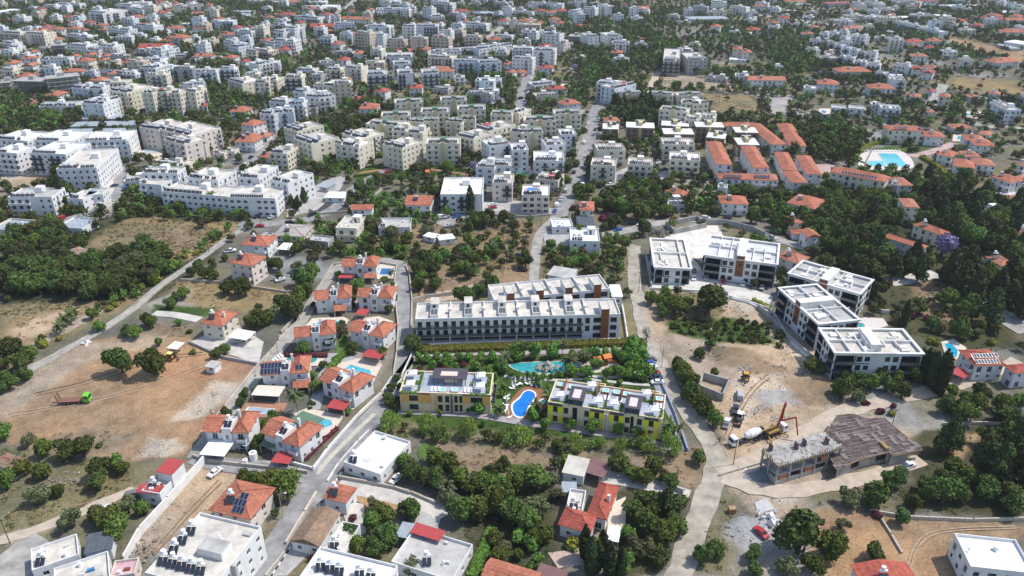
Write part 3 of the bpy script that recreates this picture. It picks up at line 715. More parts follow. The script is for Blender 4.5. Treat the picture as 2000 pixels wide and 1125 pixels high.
sheet("yard", [(605,418),(630,395),(688,393),(680,413)], M("shade_dark_asphalt",(.06,.06,.065),var=.2))  # floor coloured dark to give the shaded interior of the sunken car park
sheet("turf", [(815,880),(828,866),(850,868),(838,888),(820,900)], LAWN)
sheet("dry_verge", [(655,962),(700,955),(780,985),(770,1000),(700,985)], M("golden_dry_grass",(.36,.24,.12),var=.3,scale=1.5),rag=.5)
sheet("puddle_ground", [(1445,922),(1500,905),(1510,940),(1480,958),(1450,945)], M("wet_grey_cement",(.20,.21,.22),var=.3,scale=.5),rag=.8)
sheet("cement_patch", [(1432,940),(1452,930),(1460,948),(1440,955)], M("dried_cement",(.46,.46,.45),var=.15),rag=.6)
sheet("cement_patch", [(1470,985),(1500,975),(1512,992),(1485,1003)], M("dried_cement",(.46,.46,.45)),rag=.6)
sheet("villa_lawn", [(480,850),(508,848),(505,895),(488,893)], LAWN); sheet("villa_lawn", [(660,655),(680,655),(672,690),(655,690)], LAWN)
sheet("yard", [(585,655),(600,640),(660,655),(655,672),(580,672)], DECK); sheet("yard", [(618,575),(700,575),(695,600),(610,600)], PAVEC); sheet("yard", [(555,640),(600,640),(590,660),(560,662)], PAVEG)
# lawns and beds of the new complex
sheet("lawn", [(805,735),(975,738),(985,820),(760,800),(790,760)], LAWN, occ=False)
def pool(label, pts, water=WATER, deck=None, deckmat=DECK, rim=.5, rimmat=None):
    if deck: sheet("pool_deck", deck, deckmat)
    w = pxpoly(pts); c = sum(w, Vector())/len(w); r = thing("swimming_pool", label, "pool", c, 0, "swimming pools in gardens and courts")
    loc = [p-c for p in w]; mb = MB()
    a = MB(); n = len(loc)
    for i in range(n):
        p, q = loc[i], loc[(i+1)%n]
        po, qo = p*(1+rim/max(p.length,.5)), q*(1+rim/max(q.length,.5))
        for z, s, t in ((.22, p, q),): a.face([(po.x,po.y,z),(qo.x,qo.y,z),(q.x,q.y,z),(p.x,p.y,z)])
        a.face([(po.x,po.y,-.2),(qo.x,qo.y,-.2),(qo.x,qo.y,.22),(po.x,po.y,.22)]); a.face([(p.x,p.y,0),(q.x,q.y,0),(q.x,q.y,.22),(p.x,p.y,.22)])
    a.build("coping", rimmat or M("pale_coping",(0.62,0.58,0.52),var=.05), r)
    mb.face([(p.x,p.y,.17) for p in loc]); mb.build("water", water, r); occupy([(p.x,p.y) for p in w], 2)
    return r
def curve(pts, it=2):
    for _ in range(it):
        q = []
        for a,b in zip(pts, pts[1:]+pts[:1]): q += [(a[0]*.75+b[0]*.25,a[1]*.75+b[1]*.25),(a[0]*.25+b[0]*.75,a[1]*.25+b[1]*.75)]
        pts = q
    return pts
pool("dark blue rectangular pool beside the topmost villa of the loop", [(741,537),(745,525),(765,525),(763,537)], WATERD, [(735,545),(738,517),(768,512),(776,520),(775,545)])
pool("small turquoise pool behind the villa below the dark blue pool", [(745,570),(745,562),(761,562),(761,570)], WATER, [(722,562),(776,553),(772,575),(735,576)])
pool("narrow turquoise pool behind the villa with the two-part roof by the lane", [(612,637),(621,630),(669,627),(665,634)], WATER, [(592,640),(610,622),(670,618),(682,625),(668,642),(630,642)])
pool("grey empty pool behind the villa at the bend of the road", [(719,627),(760,633),(765,639),(752,640),(722,634)], WATERG, [(700,622),(740,618),(768,628),(766,650),(755,665),(735,640)])
pool("teal green pool behind the villa with rows of solar panels", curve([(552,706),(570,696),(621,694),(618,708),(598,712)],1), WATERT, [(525,712),(548,693),(632,690),(635,700),(620,715),(560,715)])
pool("bright blue stepped pool with white pergola beside it", [(675,721),(684,713),(722,724),(726,731),(717,734)], WATER, [(650,712),(690,698),(735,704),(746,712),(722,760),(700,735)])
pool("pale grey covered pool on a brick terrace", [(478,808),(487,796),(534,800),(526,810)], WATERG, [(468,803),(484,782),(562,788),(545,815),(500,815)], BRICK, rimmat=ROOFW)
pool("bright blue stepped pool nearest the main road", [(592,821),(602,811),(646,822),(650,830),(632,838)], WATER, [(572,808),(600,797),(672,812),(650,845),(622,855),(600,835)])
pool("wide turquoise hotel pool with a stepped corner", [(1715,300),(1750,301),(1775,326),(1733,325)], M("hotel_pool_water",(0.10,0.50,0.62),rough=.06,var=.08,scale=.8,spec=.5), curve([(1672,315),(1680,300),(1705,293),(1765,293),(1785,315),(1785,332),(1700,334),(1678,326)],2), M("white_deck",(0.60,0.55,0.52),var=.06), rim=.8)
pool("small turquoise children's pool beside the wide hotel pool", [(1694,315),(1724,315),(1730,325),(1702,325)], M("hotel_pool_water",(0.10,0.50,0.62)))
pool("curved teal pool between the white terraced blocks", curve([(1660,640),(1668,631),(1685,631),(1692,640)],2), WATERT, [(1655,628),(1690,620),(1725,622),(1735,636),(1715,642),(1655,642)], M("white_deck",(0.60,0.55,0.52)))
pool("blue kinked pool behind the villa at the right edge", [(1844,672),(1857,671),(1870,684),(1869,697),(1862,696),(1850,686)], M("mid_blue_water",(0.03,0.33,0.50),rough=.06,var=.1,spec=.5), [(1838,668),(1862,662),(1888,680),(1880,690),(1868,702),(1848,700)])
pool("round turquoise pool between the pink-banded apartment blocks", curve([(1003,340),(1008,331),(1030,331),(1036,340),(1020,346)],2), M("mid_blue_water2",(0.04,0.38,0.52),rough=.06,var=.1,spec=.5), curve([(995,335),(1010,325),(1040,328),(1042,348),(1000,350)],1))
pool("tiny light blue pool in the trees below the white apartment tower", [(1098,171),(1101,167),(1110,167),(1110,172)], WATER, [(1092,173),(1096,163),(1114,164),(1113,174)])
pool("small blue pool with a dark hedge beside the two white cube houses", [(1604,219),(1606,215),(1614,218),(1612,222)], WATERD, [(1600,222),(1600,212),(1622,212),(1622,224)])
pool("turquoise pool of the red-roofed villas right of the hotel", [(1868,272),(1872,266),(1882,266),(1881,272)], WATER, [(1860,276),(1862,262),(1890,264),(1888,276)])
pool("blue pool by the long white sunbed terrace at the right edge", [(1955,391),(1975,386),(2005,388),(2005,394)], WATER, [(1865,385),(1900,375),(2010,376),(2010,400),(1950,398),(1880,392)], M("white_deck",(0.60,0.55,0.52)))
pool("small pool beside the dark and white office block", [(1886,226),(1890,222),(1899,222),(1897,227)], WATER, [(1882,230),(1882,218),(1925,218),(1910,232)])
pool("drained grey-green pool in a cream yard between the white blocks", [(278,301),(285,290),(310,287),(316,298)], M("pale_teal_cover",(0.36,0.43,0.42),var=.08))
pool("light blue pool in the courtyard of the cream blocks", [(640,282),(645,278),(656,278),(654,282)], WATER, [(635,285),(640,275),(660,275),(660,285)])
# ------------------------------------------------------------------ the long white row building and the one behind it
def row_building(A, B, C, n, units, label, left_plain=0, brown_last=True, front_grid=True, brown_all=False):
    h = n*3.1+.7; o, W, D, ang = frame(A, B, C, h); b = Bld("row_apartment_building", label, "building", o, W, D, ang, 0)
    w = MB(); wb = W*.86 if brown_last else W; ops = []
    nb = int(wb/2.85); bw = wb/nb
    if front_grid:
        for i in range(nb):
            u = (i+.5)*bw
            ops += [(u-.8,u+.8,3.1*2+.15,3.1*2+2.55,'d',.35),(u-.8,u+.8,3.1+.15,3.1+2.5,'d',.35)]
        nu = nb//2
        for i in range(nu): ops.append((i*2*bw+.25, (i+1)*2*bw-.25, .15, 2.7, 'd', 2.2))
    if brown_last:
        for f in range(n):
            ops += [(W*.868, W*.918, f*3.1+.3, f*3.1+2.5, 'd', .8), (W*.952, W*.985, f*3.1+.3, f*3.1+2.5, 'd', .8)]
    if brown_all:
        for k in range(units):
            u0 = W*(k+.12)/units
            for f in range(n): ops += [(u0, u0+W/units*.36, f*3.1+.2, f*3.1+2.6, 'd', 1.0), (u0+W/units*.52, u0+W/units*.82, f*3.1+.2, f*3.1+2.6, 'd', 1.0)]
    b.facade(w, 0, 0, h, ops)
    for sd in (1,3): b.facade(w, sd, 0, h, [(D*.3,D*.3+1,f*3.1+1,f*3.1+2.1,'d') for f in range(n)])
    b.facade(w, 2, 0, h, []); b.parapet(w, n*3.1, h, .25); w.build("wall", WHITE, b.root)
    r = MB(); r.face([(.25,.25,n*3.1),(W-.25,.25,n*3.1),(W-.25,D-.25,n*3.1),(.25,D-.25,n*3.1)]); r.build("roof", ROOFC, b.root)
    if front_grid:
        for f in (1,2):
            for i in range(nb//2): b.balcony(i*2*bw+.3, 2*bw-.6, f*3.1, GREYW, d=1.2, glass=True)
    zr = n*3.1; uw = W/units
    for k in range(units):
        x = uw*(k+.42); m = MB()
        last = (brown_last and k == units-1) or brown_all
        m.box(x, D*.12 if not last else -.35, zr+.003, x+2.9, D*.82 if not last else D*.5, zr+(1.2 if not last else 2.9), 0, 1, False)
        if not last: m.box(x, D*.55, zr+1.2, x+2.9, D*.98, zr+2.9, 0, 1, False)
        m.build("stair_room", [WHITE, ROOFC], b.root)
        if last:
            q = MB(); q.box(x+.1,-.55,.1 if brown_last else 3.1,x+2.8,-.36,zr+2.6); q.build("brown_cladding", BROWNW, b.root)
            fr_ = MB(); fr_.box(x-.15,-.6,zr+2.62,x+3.05,D*.52,zr+2.85); fr_.build("canopy", FRAMED, b.root)
        else:
            for i in range(2):
                for j in range(2):
                    s = MB(); s.obox((x+.35+i*1.2, D*.16+j*1.8, zr+1.25),(1.0,0,0),(0,1.5,.25),(0,0,.05)); s.build("skylight", GLASSB, b.root)
            s = MB(); s.box(x+.8, D*.55-.06, zr+1.4, x+1.8, D*.55-.004, zr+2.5); s.build("window", FRAMED, b.root)
        if k: 
            p = MB(); px_ = uw*k; p.box(px_-.12,.26,zr+.003,px_+.12,D-.26,zr+1.1); p.box(px_-.5,D*.35,zr+1.1,px_+.5,D*.5,zr+2.0); p.build("dividing_parapet", WHITE, b.root)
    b.done(); return b
row_building((811,623),(1212,613),(1205,582),3,6,"long white three-storey row building with a grid of dark windows facing the garden complex")
row_building((965,586),(1191,563),(1181,534),3,4,"white row building with four brown stair towers behind the longer white row",brown_last=False,front_grid=False,brown_all=True)
shed((1195,580),(1217,580),(1212,556),3.5,WHITE,ROOFW,"small white flat annex at the right end of the white rows",name="annex")

# ------------------------------------------------------------------ white terraced blocks with dark balconies
def modern(A, B, C, n, label, core=True, wing=3.2, lod=None, rmat=None, brown=True, heat=0):
    h = n*3.2+.9; o, W, D, ang = frame(A, B, C, h); b = Bld("terraced_apartment_block", label, "building", o, W, D, ang, lod_of(A[1]) if lod is None else lod)
    zr = n*3.2; w = MB(); c0, c1 = (W*.44, W*.56) if core else (W*.5, W*.5); s = W*.23
    def segs(L): return
    ops0 = []; R = random.Random(int(A[0]))
    for f in range(n):
        z = f*3.2
        ops0 += [(.35,s,z+.15,z+2.9,'d',1.7),(W-s,W-.35,z+.15,z+2.9,'d',1.7),(s+.8,s+2.6,z+.5,z+2.6,'d'),(W-s-2.6,W-s-.8,z+.5,z+2.6,'d')]
        if c0-s > 5: ops0 += [(c0-2.4,c0-.7,z+.7,z+2.5,'d'),(c1+.7,c1+2.4,z+.7,z+2.5,'d')]
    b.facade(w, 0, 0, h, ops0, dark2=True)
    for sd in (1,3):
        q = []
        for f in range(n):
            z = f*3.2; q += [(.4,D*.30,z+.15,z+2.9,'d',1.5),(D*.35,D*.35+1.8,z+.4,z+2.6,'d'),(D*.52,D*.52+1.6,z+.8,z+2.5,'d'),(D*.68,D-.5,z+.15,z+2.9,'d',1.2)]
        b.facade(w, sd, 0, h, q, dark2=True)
    b.facade(w, 2, 0, h, []); w.build("wall", [WHITE, DARKW], b.root)
    # roof terraces: coping and cross parapets with lower floors between
    r = MB(); r.face([(0,0,zr),(W,0,zr),(W,D,zr),(0,D,zr)]); r.build("roof", rmat or M("grey_terrace_tiles",(.42,.41,.40),var=.16), b.root)
    p = MB(); t = .38
    p.box(-.5,-.5,zr+.55,W+.5,t,zr+.95); p.box(-.5,D-t,zr+.55,W+.5,D+.5,zr+.95); p.box(-.5,t,zr+.55,t,D-t,zr+.95); p.box(W-t,t,zr+.55,W+.5,D-t,zr+.95)
    p.build("coping", ROOFW, b.root)
    for x in ([W*.2, W*.8] + ([] if W < 16 else [W*.36, W*.64])):
        x += R.uniform(-.03,.03)*W; y1_ = R.choice((D-t,D-t,D*.5,D*.72)); d = MB(); d.box(x-.15,t if y1_ > D*.6 else D*.3,zr+.003,x+.15,y1_,zr+R.uniform(.7,1.1)); d.build("dividing_parapet", ROOFW, b.root)
    d = MB(); d.box(t,D*.5-.2,zr+.003,c0-.01,D*.5+.2,zr+1.02); d.box(c1+.01,D*.5-.2,zr+.003,W-t,D*.5+.2,zr+1.02); d.build("dividing_parapet", ROOFW, b.root)
    for _ in range(9):
        fx, fy = R.choice((R.uniform(.05,.38),R.uniform(.6,.84))), R.choice((R.uniform(.08,.3),R.uniform(.55,.72))); d = MB(); d.box(W*fx,D*fy,zr+.003,W*fx+W*R.uniform(.03,.11),D*fy+D*R.uniform(.05,.2),zr+R.uniform(.3,1.1)); d.build("planter", ROOFW, b.root)
    if core:
        d = MB(); d.box(c0,-.25 if brown else D*.15,zr+.004,c1,D*.86,zr+2.5); d.box(c0-.5,D*.3,zr+.004,c0-.004,D*.62,zr+1.9); d.build("stair_room", ROOFW, b.root)
        if brown:
            d = MB(); d.box(c0+.15,-.32,3.0,c1-.15,-.02,zr+2.2); d.build("brown_cladding", BROWNW, b.root)
            for f in range(1,n): b.pane((c0+c1)/2,-.34,f*3.2+1.6,0,1.1,1.5,'d')
    for f in range(1, n):
        z = f*3.2
        b.balcony(.1, s-.2, z, DARKW, d=1.0, glass=True); b.balcony(W-s+.1, s-.2, z, DARKW, d=1.0, glass=True)
        if A[0] < 1000: b.balcony(.3, D*.25, z, DARKW, d=1.0, side=1, glass=True)
        else: b.balcony(.3, D*.25, z, DARKW, d=1.0, side=3, glass=True)
    k = MB(); k.box(s+.2,-.16,3.2*(n-1)-.12,c0-.7,-.004,3.2*(n-1)+.12); k.box(s+.2,-.16,3.2*(n-1)+.12,s+.5,-.004,3.2*n-.2); k.build("dark_band", FRAMED, b.root)
    for i in range(heat): b.heater(W*.3+i*2.4, D*.7, zr)
    b.done(); return b
modern((1279,521),(1350,524),(1342,468),2,"white two-storey terraced block beside the parked cars and dark glass ramp",core=False,rmat=ROOFC)
modern((1377,497),(1518,516),(1506,474),3,"white block of flats with brown timber stair tower above a red parked car",rmat=M("pale_terrace_tiles",(.58,.59,.60),var=.12))
modern((1541,533),(1680,573),(1697,544),3,"white terraced block with brown stair tower at the edge of the forest")
modern((1522,562),(1600,632),(1665,612),3,"white terraced block in the middle of the row beside the teal pool")
modern((1632,688),(1803,690),(1778,643),3,"large white terraced block nearest to the construction site",brown=False,rmat=ROOFC)

# ------------------------------------------------------------------ villas of the estate inside the loop
def villa(A, B, D, label, pv=0, porch=None, mirror=False, wallm=WHITE):
    h = 6.0; o, W, D, ang = frame(A, B, D, h); b = Bld("villa", label, "villa", o, W, D, ang, 0, "villas of the pool estate"); R = random.Random(int(A[0]))
    l0, l1, r0 = W*.42, W*.42+2.6, W*.42+2.6
    if mirror: l0, l1, r0 = W*.58-2.6, W*.58, W*.58
    w = MB(); ov = .5
    def part(x0, x1, y0, y1, hh, sides):
        for sd in sides:
            L = x1-x0 if sd in (0,2) else y1-y0; nb = max(1,int(L/3.0)); bw = L/nb; ops = []
            if sd != 2:
                for f in range(2):
                    for i in range(nb):
                        u = (i+.5)*bw; q = R.random()
                        if hh-.3 < f*3+2: continue
                        if q < .25: ops.append((u-.75,u+.75,f*3+.1,f*3+2.2,'w',.15))
                        elif q < .85: ops.append((u-.5,u+.5,f*3+1,f*3+2.1,'w',.15))
            b.facade(w, sd, 0, hh, ops, x0=x0,y0=y0,x1=x1,y1=y1)
    part(ov, l0, ov+.3, D*.8, h, (0,2,3)); part(l1, W-ov, ov, D-ov, h, (0,1,2)); part(l0, l1, 0, D*.6, h+1.4, (0,1,3,2))
    b.parapet(w, h+.9, h+1.4, .18, x0=l0, x1=l1, y0=0, y1=D*.6); w.build("wall", wallm, b.root)
    r = MB(); gable(r, -.1, -.1, l0-.004, D*.8+.5, h, 1.9, along='x'); ra = r.build("roof", TILE, b.root); g = MB(); g.bar((-.1,D*.4+.2,h+2.06),(l0,D*.4+.2,h+2.06),.26,.1); g.build('ridge_tiles',TILEDK,ra)
    g = MB(); g.face([(ov,ov+.3,h),(ov,D*.8,h),(ov,D*.4+.2,h+1.8)]); g.build('gable_wall',wallm,b.root)
    r = MB(); hiproof(r, l1+.004, -.3, W+.1, D+.3, h, 2.1); rb = r.build("roof", TILE, b.root); ridgecaps(b, l1+.004, -.3, W+.1, D+.3, h, 2.1, TILEDK, rb)
    r = MB(); r.face([(l0+.18,.18,h+.9),(l1-.18,.18,h+.9),(l1-.18,D*.6-.18,h+.9),(l0+.18,D*.6-.18,h+.9)]); r.build("tower_roof", ROOFW, b.root)
    o2 = put("solar_heater", HEAT[0], b.root, ((l0+l1)/2, D*.22, h+.75), 0); put("tank", HEAT[1], o2)
    b.pane((l0+l1)/2, -.01, 4.4, 0, .9, 1.6); 
    c = MB(); c.box(l1+.1, D*.62, h+.5, l1+.75, D*.62+.65, h+3.4); c.build("chimney", WHITE, b.root)
    b.balcony(W*.72, W*.2, 3.0, WHITE, d=1.2, y0=ov)
    if porch is not None:
        p = MB(); p.obox((W*porch, -3.4, 2.5),(W*.34,0,0),(0,3.6,1.1),(0,0,.14)); p.build("porch_roof", TILE, b.root)
        p = MB(); p.box(W*porch+.1,-3.2,0,W*porch+.3,-3.0,2.55); p.box(W*porch+W*.34-.3,-3.2,0,W*porch+W*.34-.1,-3.0,2.55); p.build("porch_post", WHITE, b.root)
    if pv: pvpanels(b, .05, .1, h+.22, 6, 2, 1.9/((D*.8+.6)/2), pw=(l0-.3)/6, ph=(D*.4)*.48, base=.12)
    if pv: pvpanels(b, (l1+W)/2-1.1, .5, h+.14+.8*2.1/((W-l1)/2), 2, 1, 2.1/((W+.1-l1)/2), base=.12, ph=1.5)
    b.done(); return b
villa((667,521),(736,521),9,"topmost villa of the loop with an orange porch roof beside a dark blue pool",porch=.64)
villa((614,587),(687,581),9.5,"villa by the left lane with an orange lean-to and a small hipped gazebo",porch=.5)
villa((696,580),(766,583),9,"villa right of the middle with a small turquoise pool behind it",mirror=True)
villa((575,661),(656,652),9,"villa on the lane with a narrow pool behind and dark red shrubs in front")
villa((679,646),(749,660),9.5,"villa at the bend of the road with a grey empty pool behind",mirror=True)
villa((508,734),(603,727),9.5,"villa whose left roof is covered by twelve dark solar panels",pv=1,porch=.66)
villa((623,742),(690,768),10,"villa between gravel garden and road with a stepped blue pool",mirror=True)
villa((395,844),(486,846),9.5,"villa beside the bare soil plot with a white carport in front")
villa((509,845),(585,873),10,"villa at the road corner with a green awning and stepped pool behind",mirror=True)
shed((1040/4+400,413/4+440),(1150/4+400,413/4+440),4,2.4,WHITE,REDM,"red metal car shelter in front of the topmost villa",name="car_shelter",open_=True)
shed((693,614),(714,616),4.5,2.6,WHITE,REDM,"small red gazebo roof beside the villa at the bend",name="gazebo",open_=True)
shed((706,695),(741,702),4.5,2.6,WHITE,REDM,"red shelter roof at the roadside by the stepped pool",name="car_shelter",open_=True)
shed((637,796),(672,802),4.5,2.7,WHITE,REDM,"bright red carport roof at the road in front of the gravel garden",name="carport",open_=True)
shed((528,903),(564,907),4.5,2.7,WHITE,REDM,"red carport roof at the corner villa beside the road junction",name="carport",open_=True)
shed((389,888),(438,892),6.5,2.9,WHITE,WHM,"white metal carport in front of the villa beside the bare soil",name="carport",open_=True)
shed((490,772),(545,775),5.5,2.6,WHITE,M("cream_awning",(.66,.60,.52),var=.06),"cream arched car shelter below the villa with solar panels",name="car_shelter",open_=True)
shed((505,870),(532,876),5,2.6,WHITE,GREENM,"dark green awning left of the corner villa",name="awning",open_=True)
shed((566,822),(610,838),5.5,2.8,WHITE,GREENM,"green flat awning between corner villa and blue pool",name="awning",open_=True)
shed((463,868),(481,873),3,2.3,WHITE,GREYM,"small grey canopy beside the carport villa",name="canopy",open_=True)
def pergola(A,B,D,label,h=2.5,mat=ROOFW,n=9):
    o,W,D,ang = frame(A,B,D,h); b = thing("pergola",label,"pergola",o,ang); m = MB()
    for x in (.1,W-.1):
        for y in (.1,D-.1): m.box(x-.08,y-.08,0,x+.08,y+.08,h)
        m.box(x-.06,0,h,x+.06,D,h+.15)
    m.build("frame",mat,b)
    sl = MB(); sl.box(-.05,-.2,0,.05,D+.2,.12); me = sl.mesh("slat",mat)
    for i in range(n): put("slat",me,b,(i*W/(n-1),0,h+.153))
pergola((672,729),(714,742),3,"white slatted pergola between the villa and its stepped pool")
shed((540,487),(566,489),(580,476),2.7,WHITE,WHM,"white carport roof beside the two-storey house with white balcony",name="carport",open_=True)
shed((444,659),(481,665),(498,648),2.8,WHITE,WHM,"large white carport roof with a parked car underneath",name="carport",open_=True)
shed((325,680),(345,683),4.5,2.6,GREYW,WHM,"white roofed shelter behind the yellow backhoe",name="shelter",open_=True)
shed((398,716),(418,720),4,2.4,WHITE,ROOFG,"small white block hut on the bare soil plot",name="hut")
# ------------------------------------------------------------------ houses around the estate
house((470,479),(523,482),(533,461),2,WHITE,TILE,label="orange-roofed house with white balcony above the hip-roofed house",kind='hip')
house((445,513),(491,521),(516,500),3,PINK,TILE,label="tall hip-roofed house with stepped white terraces by the country lane")
house((390,632),(435,638),(473,611),2,CREAM,TILE,label="cream house with orange roof beside the large white carport",chimney=True)
b_ = house((265,962),(307,967),(319,949),1.3,GREYW,REDM,kind='gable',heat=0,label="low grey house front with red sheet roof by the dirt track",along='x',rise=.5)
shed((303,922),(335,928),(360,900),6.6,WHITE,REDM,"white tall house part roofed with red metal sheets",name="red_roofed_house",cat="house")
apartment((276,958),(312,964),(335,930),1.2,WHITE,label="white flat-roofed middle part with one solar heater between two red roofs",heat=1,stair=False,bal=0)
b_ = house((406,997),(489,1016),(519,949),2,PINK,TILE,label="pink house with broad orange hip roof carrying solar panels",heat=1,ov=.8,rise=2.6)
s_ = b_.rs/(min(b_.W,b_.D)/2); print('PV',b_.W,b_.D,b_.rs)
for y_,x_,n_ in ((.7,.52,3),(2.35,.40,4),(4.0,.55,2)): pvpanels(b_, b_.W*x_, y_, b_.h+.14+y_*s_, n_, 1, s_, pw=1.0, ph=1.55)
def bigwhite():
    b = apartment((283,1118),(412,1152),(474,1020),3,WHITE,ROOFC,heat=0,bal=.25,label="white three-storey block of flats with a row of solar heaters along its roof edge",stair=False)
    W,D = b.W,b.D; zr = 3*FH; s = MB(); s.box(W*.45,D*.42,zr+.004,W*.83,D*.62,zr+2.2,0,1,False); s.build("stair_room",[WHITE,ROOFG],b.root)
    for i in range(5): b.heater(1.6+i*2.4, D*.2, zr)
    for i in range(3): b.heater(1.8, D*(.38+.16*i), zr)
    d = MB(); d.box(W-3,D-3,zr+.004,W-1.2,D-1.8,zr+.5); d.build("roof_hatch",GREYW,b.root)
    d = MB(); d.box(W+.004,D*.36,0,W+1.2,D*.40,3*FH+.8); d.build("fin_wall",GREYW,b.root)
bigwhite()
apartment((62,1114),(154,1082),(122,1051),1,WHITE,ROOFC,heat=1,bal=0,stair=False,label="low white house with stained flat roof at the bottom left corner")
shed((163,1084),(219,1072),(190,1040),3.6,WHITE,DKM,"white house with dark grey sheet roof and a skylight strip",name="sheet_roofed_house",cat="house")
apartment((105,1165),(215,1128),(184,1084),1,WHITE,ROOFC,heat=0,bal=0,stair=False,label="white stained flat roof in front of the dark sheet roof")
apartment((214,1126),(262,1119),(244,1092),1,PINK,M("pink_roof_paint",(.55,.36,.38),var=.1),heat=0,bal=0,stair=False,label="pink painted flat roof beside the rubble at the bottom left")
apartment((671,902),(743,926),(790,858),1,WHITE,ROOFW,heat=1,bal=0,stair=False,label="bright white flat-roofed bungalow at the road opposite the corner villa")
house((566,1057),(624,1069),(667,1003),1.1,WHITE,TILEB,kind='gable',heat=0,label="old long house with brown tiled gable roof along the street",along='y',ov=.25)
house((630,973),(676,984),6,1.4,WHITE,TILE,kind='gable',heat=1,label="small orange gable house at the upper end of the old brown roof",ov=.3)
apartment((632,1075),(668,1083),(690,1022),1,WHITE,ROOFC,heat=1,bal=0,stair=False,label="narrow white flat annex along the old brown roof")
b_ = apartment((577,1137),(735,1178),(754,1098),2,WHITE,ROOFW,heat=0,bal=.3,stair=False,label="white flat-roofed house with five solar heaters at the bottom edge")
for i,(fx,fy) in enumerate(((.16,.5),(.28,.5),(.40,.5),(.64,.55),(.78,.55))): b_.heater(b_.W*fx,b_.D*fy,2*FH)
b_ = apartment((764,1096),(882,1134),(917,1061),1,WHITE,ROOFG,heat=0,bal=0,stair=False,label="pale grey flat-roofed bungalow with a single solar heater and red awning behind")
b_.heater(b_.W*.5,b_.D*.25,FH)
shed((800,1040),(858,1058),3.5,4.1,WHITE,REDM,"red sheet awning along the back of the grey flat roof",name="awning",open_=True)
shed((772,1048),(800,1053),5,2.8,WHITE,GREYM,"grey corrugated lean-to at the corner of the grey flat roof",name="lean_to",open_=True)
house((1089,1025),(1154,1043),(1172,1008),1.3,WHITE,TILER,heat=0,label="bungalow front part with large red hip roof in the trees",rise=1.9)
house((1144,1006),(1185,1017),(1192,946),1.35,WHITE,TILER,heat=0,label="long red-roofed rear part of the bungalow with chimney",chimney=True,rise=1.7)
apartment((1104,998),(1136,1003),(1146,958),1,WHITE,ROOFC,heat=1,bal=0,stair=False,label="flat cream roof wing left of the red hip roof")
shed((1097,962),(1127,963),(1136,942),2.8,GREYW,GREYM,"grey corrugated shelter left of the red hip roof",name="shelter",open_=True)
shed((1097,923),(1141,932),(1153,897),3.2,WHITE,M("cream_sheet_roof",(.52,.49,.43),var=.12),"cream sheet roofed outhouse beside the brown carport",name="outhouse")
shed((1140,922),(1179,934),(1188,905),3.0,WHITE,BRM,"brown sheet carport at the end of the concrete driveway",name="carport",open_=True)
shed((1183,1055),(1208,1060),(1212,1030),2.8,WHITE,WHM,"white awning in front of the red-roofed bungalow",name="awning",open_=True)
house((938,1128),(1040,1160),(1053,1118),1.2,WHITE,TILE,kind='gable',heat=0,label="orange gable roof at the bottom edge beside the clipped hedge",along='x')
shed((1042,1128),(1097,1146),(1108,1116),2.8,WHITE,BRM,"brown sheet roof at the bottom edge beside the round terrace",name="carport",open_=True)
house((1688,1152),(1802,1148),(1775,1099),1.4,WHITE,TILER,kind='gable',heat=1,label="red gable-roofed house at the bottom right with one grey solar panel",along='y')
apartment((1896,1106),(2022,1120),(2006,1056),2,WHITE,ROOFW,heat=0,bal=.4,stair=False,kind='d',label="white modern house with flat roof in the bottom right corner")
shed((1862,1082),(1900,1098),(1915,1070),3,WHITE,ROOFG,"low white annex left of the white modern house",name="annex")
house((1871,684),(1904,715),(1957,706),2,WHITE,TILER,heat=0,label="left wing of the red-roofed villa with long rows of solar panels",kind='hip')
b_ = house((1959,714),(1981,730),(2012,712),2,WHITE,TILER,heat=0,label="right wing of the red-roofed villa at the right edge",kind='hip')
def pvframe():
    o = P(1907,712,6.2); ang = math.radians(4); t = thing("solar_panel_rack","two rows of pale solar panels on the villa at the right edge","solar panels",o,ang)
    class Q: pass
    q = Q(); q.root = t
    pvpanels(q,0,0,.1,8,1,.35,pw=.95,ph=1.6); pvpanels(q,.6,2.2,.95,8,1,.35,pw=.95,ph=1.6)
    m = MB()
    for x in (0.2,4,7.8): m.bar((x,0,-.1),(x,4,1.5),.08); m.bar((x,3.6,-.6),(x,3.6,1.4),.08)
    m.build("frame",STEEL,t)
pvframe()
shed((1855,728),(1884,740),(1872,718),2.6,WHITE,REDM,"red metal gate roof beside the dirt road at the right",name="gate_roof",open_=True)
house((-18,905),(18,918),(14,884),1.5,GREYW,TILEB,heat=0,label="small grey house at the left edge beside the bushes")
# ------------------------------------------------------------------ middle distance, one by one
b_ = apartment((860,379),(942,379),(932,346),3,WHITE,ROOFW,heat=0,bal=.18,balmat=DARKW,kind='d',ww=1.6,bay=4.0,label="white three-storey block with dark balcony bays and a cypress in front")
house((790,401),(841,402),(842,382),2,WHITE,TILE,kind='gable',label="white house with a plain orange gable roof left of the white block",along='x')
house((684,410),(727,410),7,2,WHITE,TILE,kind='gable',heat=0,label="small white house with orange roof right of the sunken car park",along='x')
apartment((655,444),(696,446),(713,423),2,CREAM,ROOFC,heat=0,bal=.6,label="cream two-storey house with open terraces and flat roof")
apartment((739,444),(801,443),(799,425),1,WHITE,ROOFG,heat=1,bal=0,stair=False,label="low white house with arched openings in the scrub")
house((533,460),(594,463),(614,440),1,CREAM,M("grey_roof_sheets",(.36,.34,.32),var=.15),label="long low house with grey roof beside the street corner",rise=1.2)
apartment((506,461),(523,463),5,1,GREYW,ROOFG,heat=0,bal=0,stair=False,label="small grey outbuilding left of the long grey roof")
apartment((600,468),(640,472),6,1,GREYW,ROOFG,heat=0,bal=0,stair=False,label="low grey sheds right of the long grey roof")
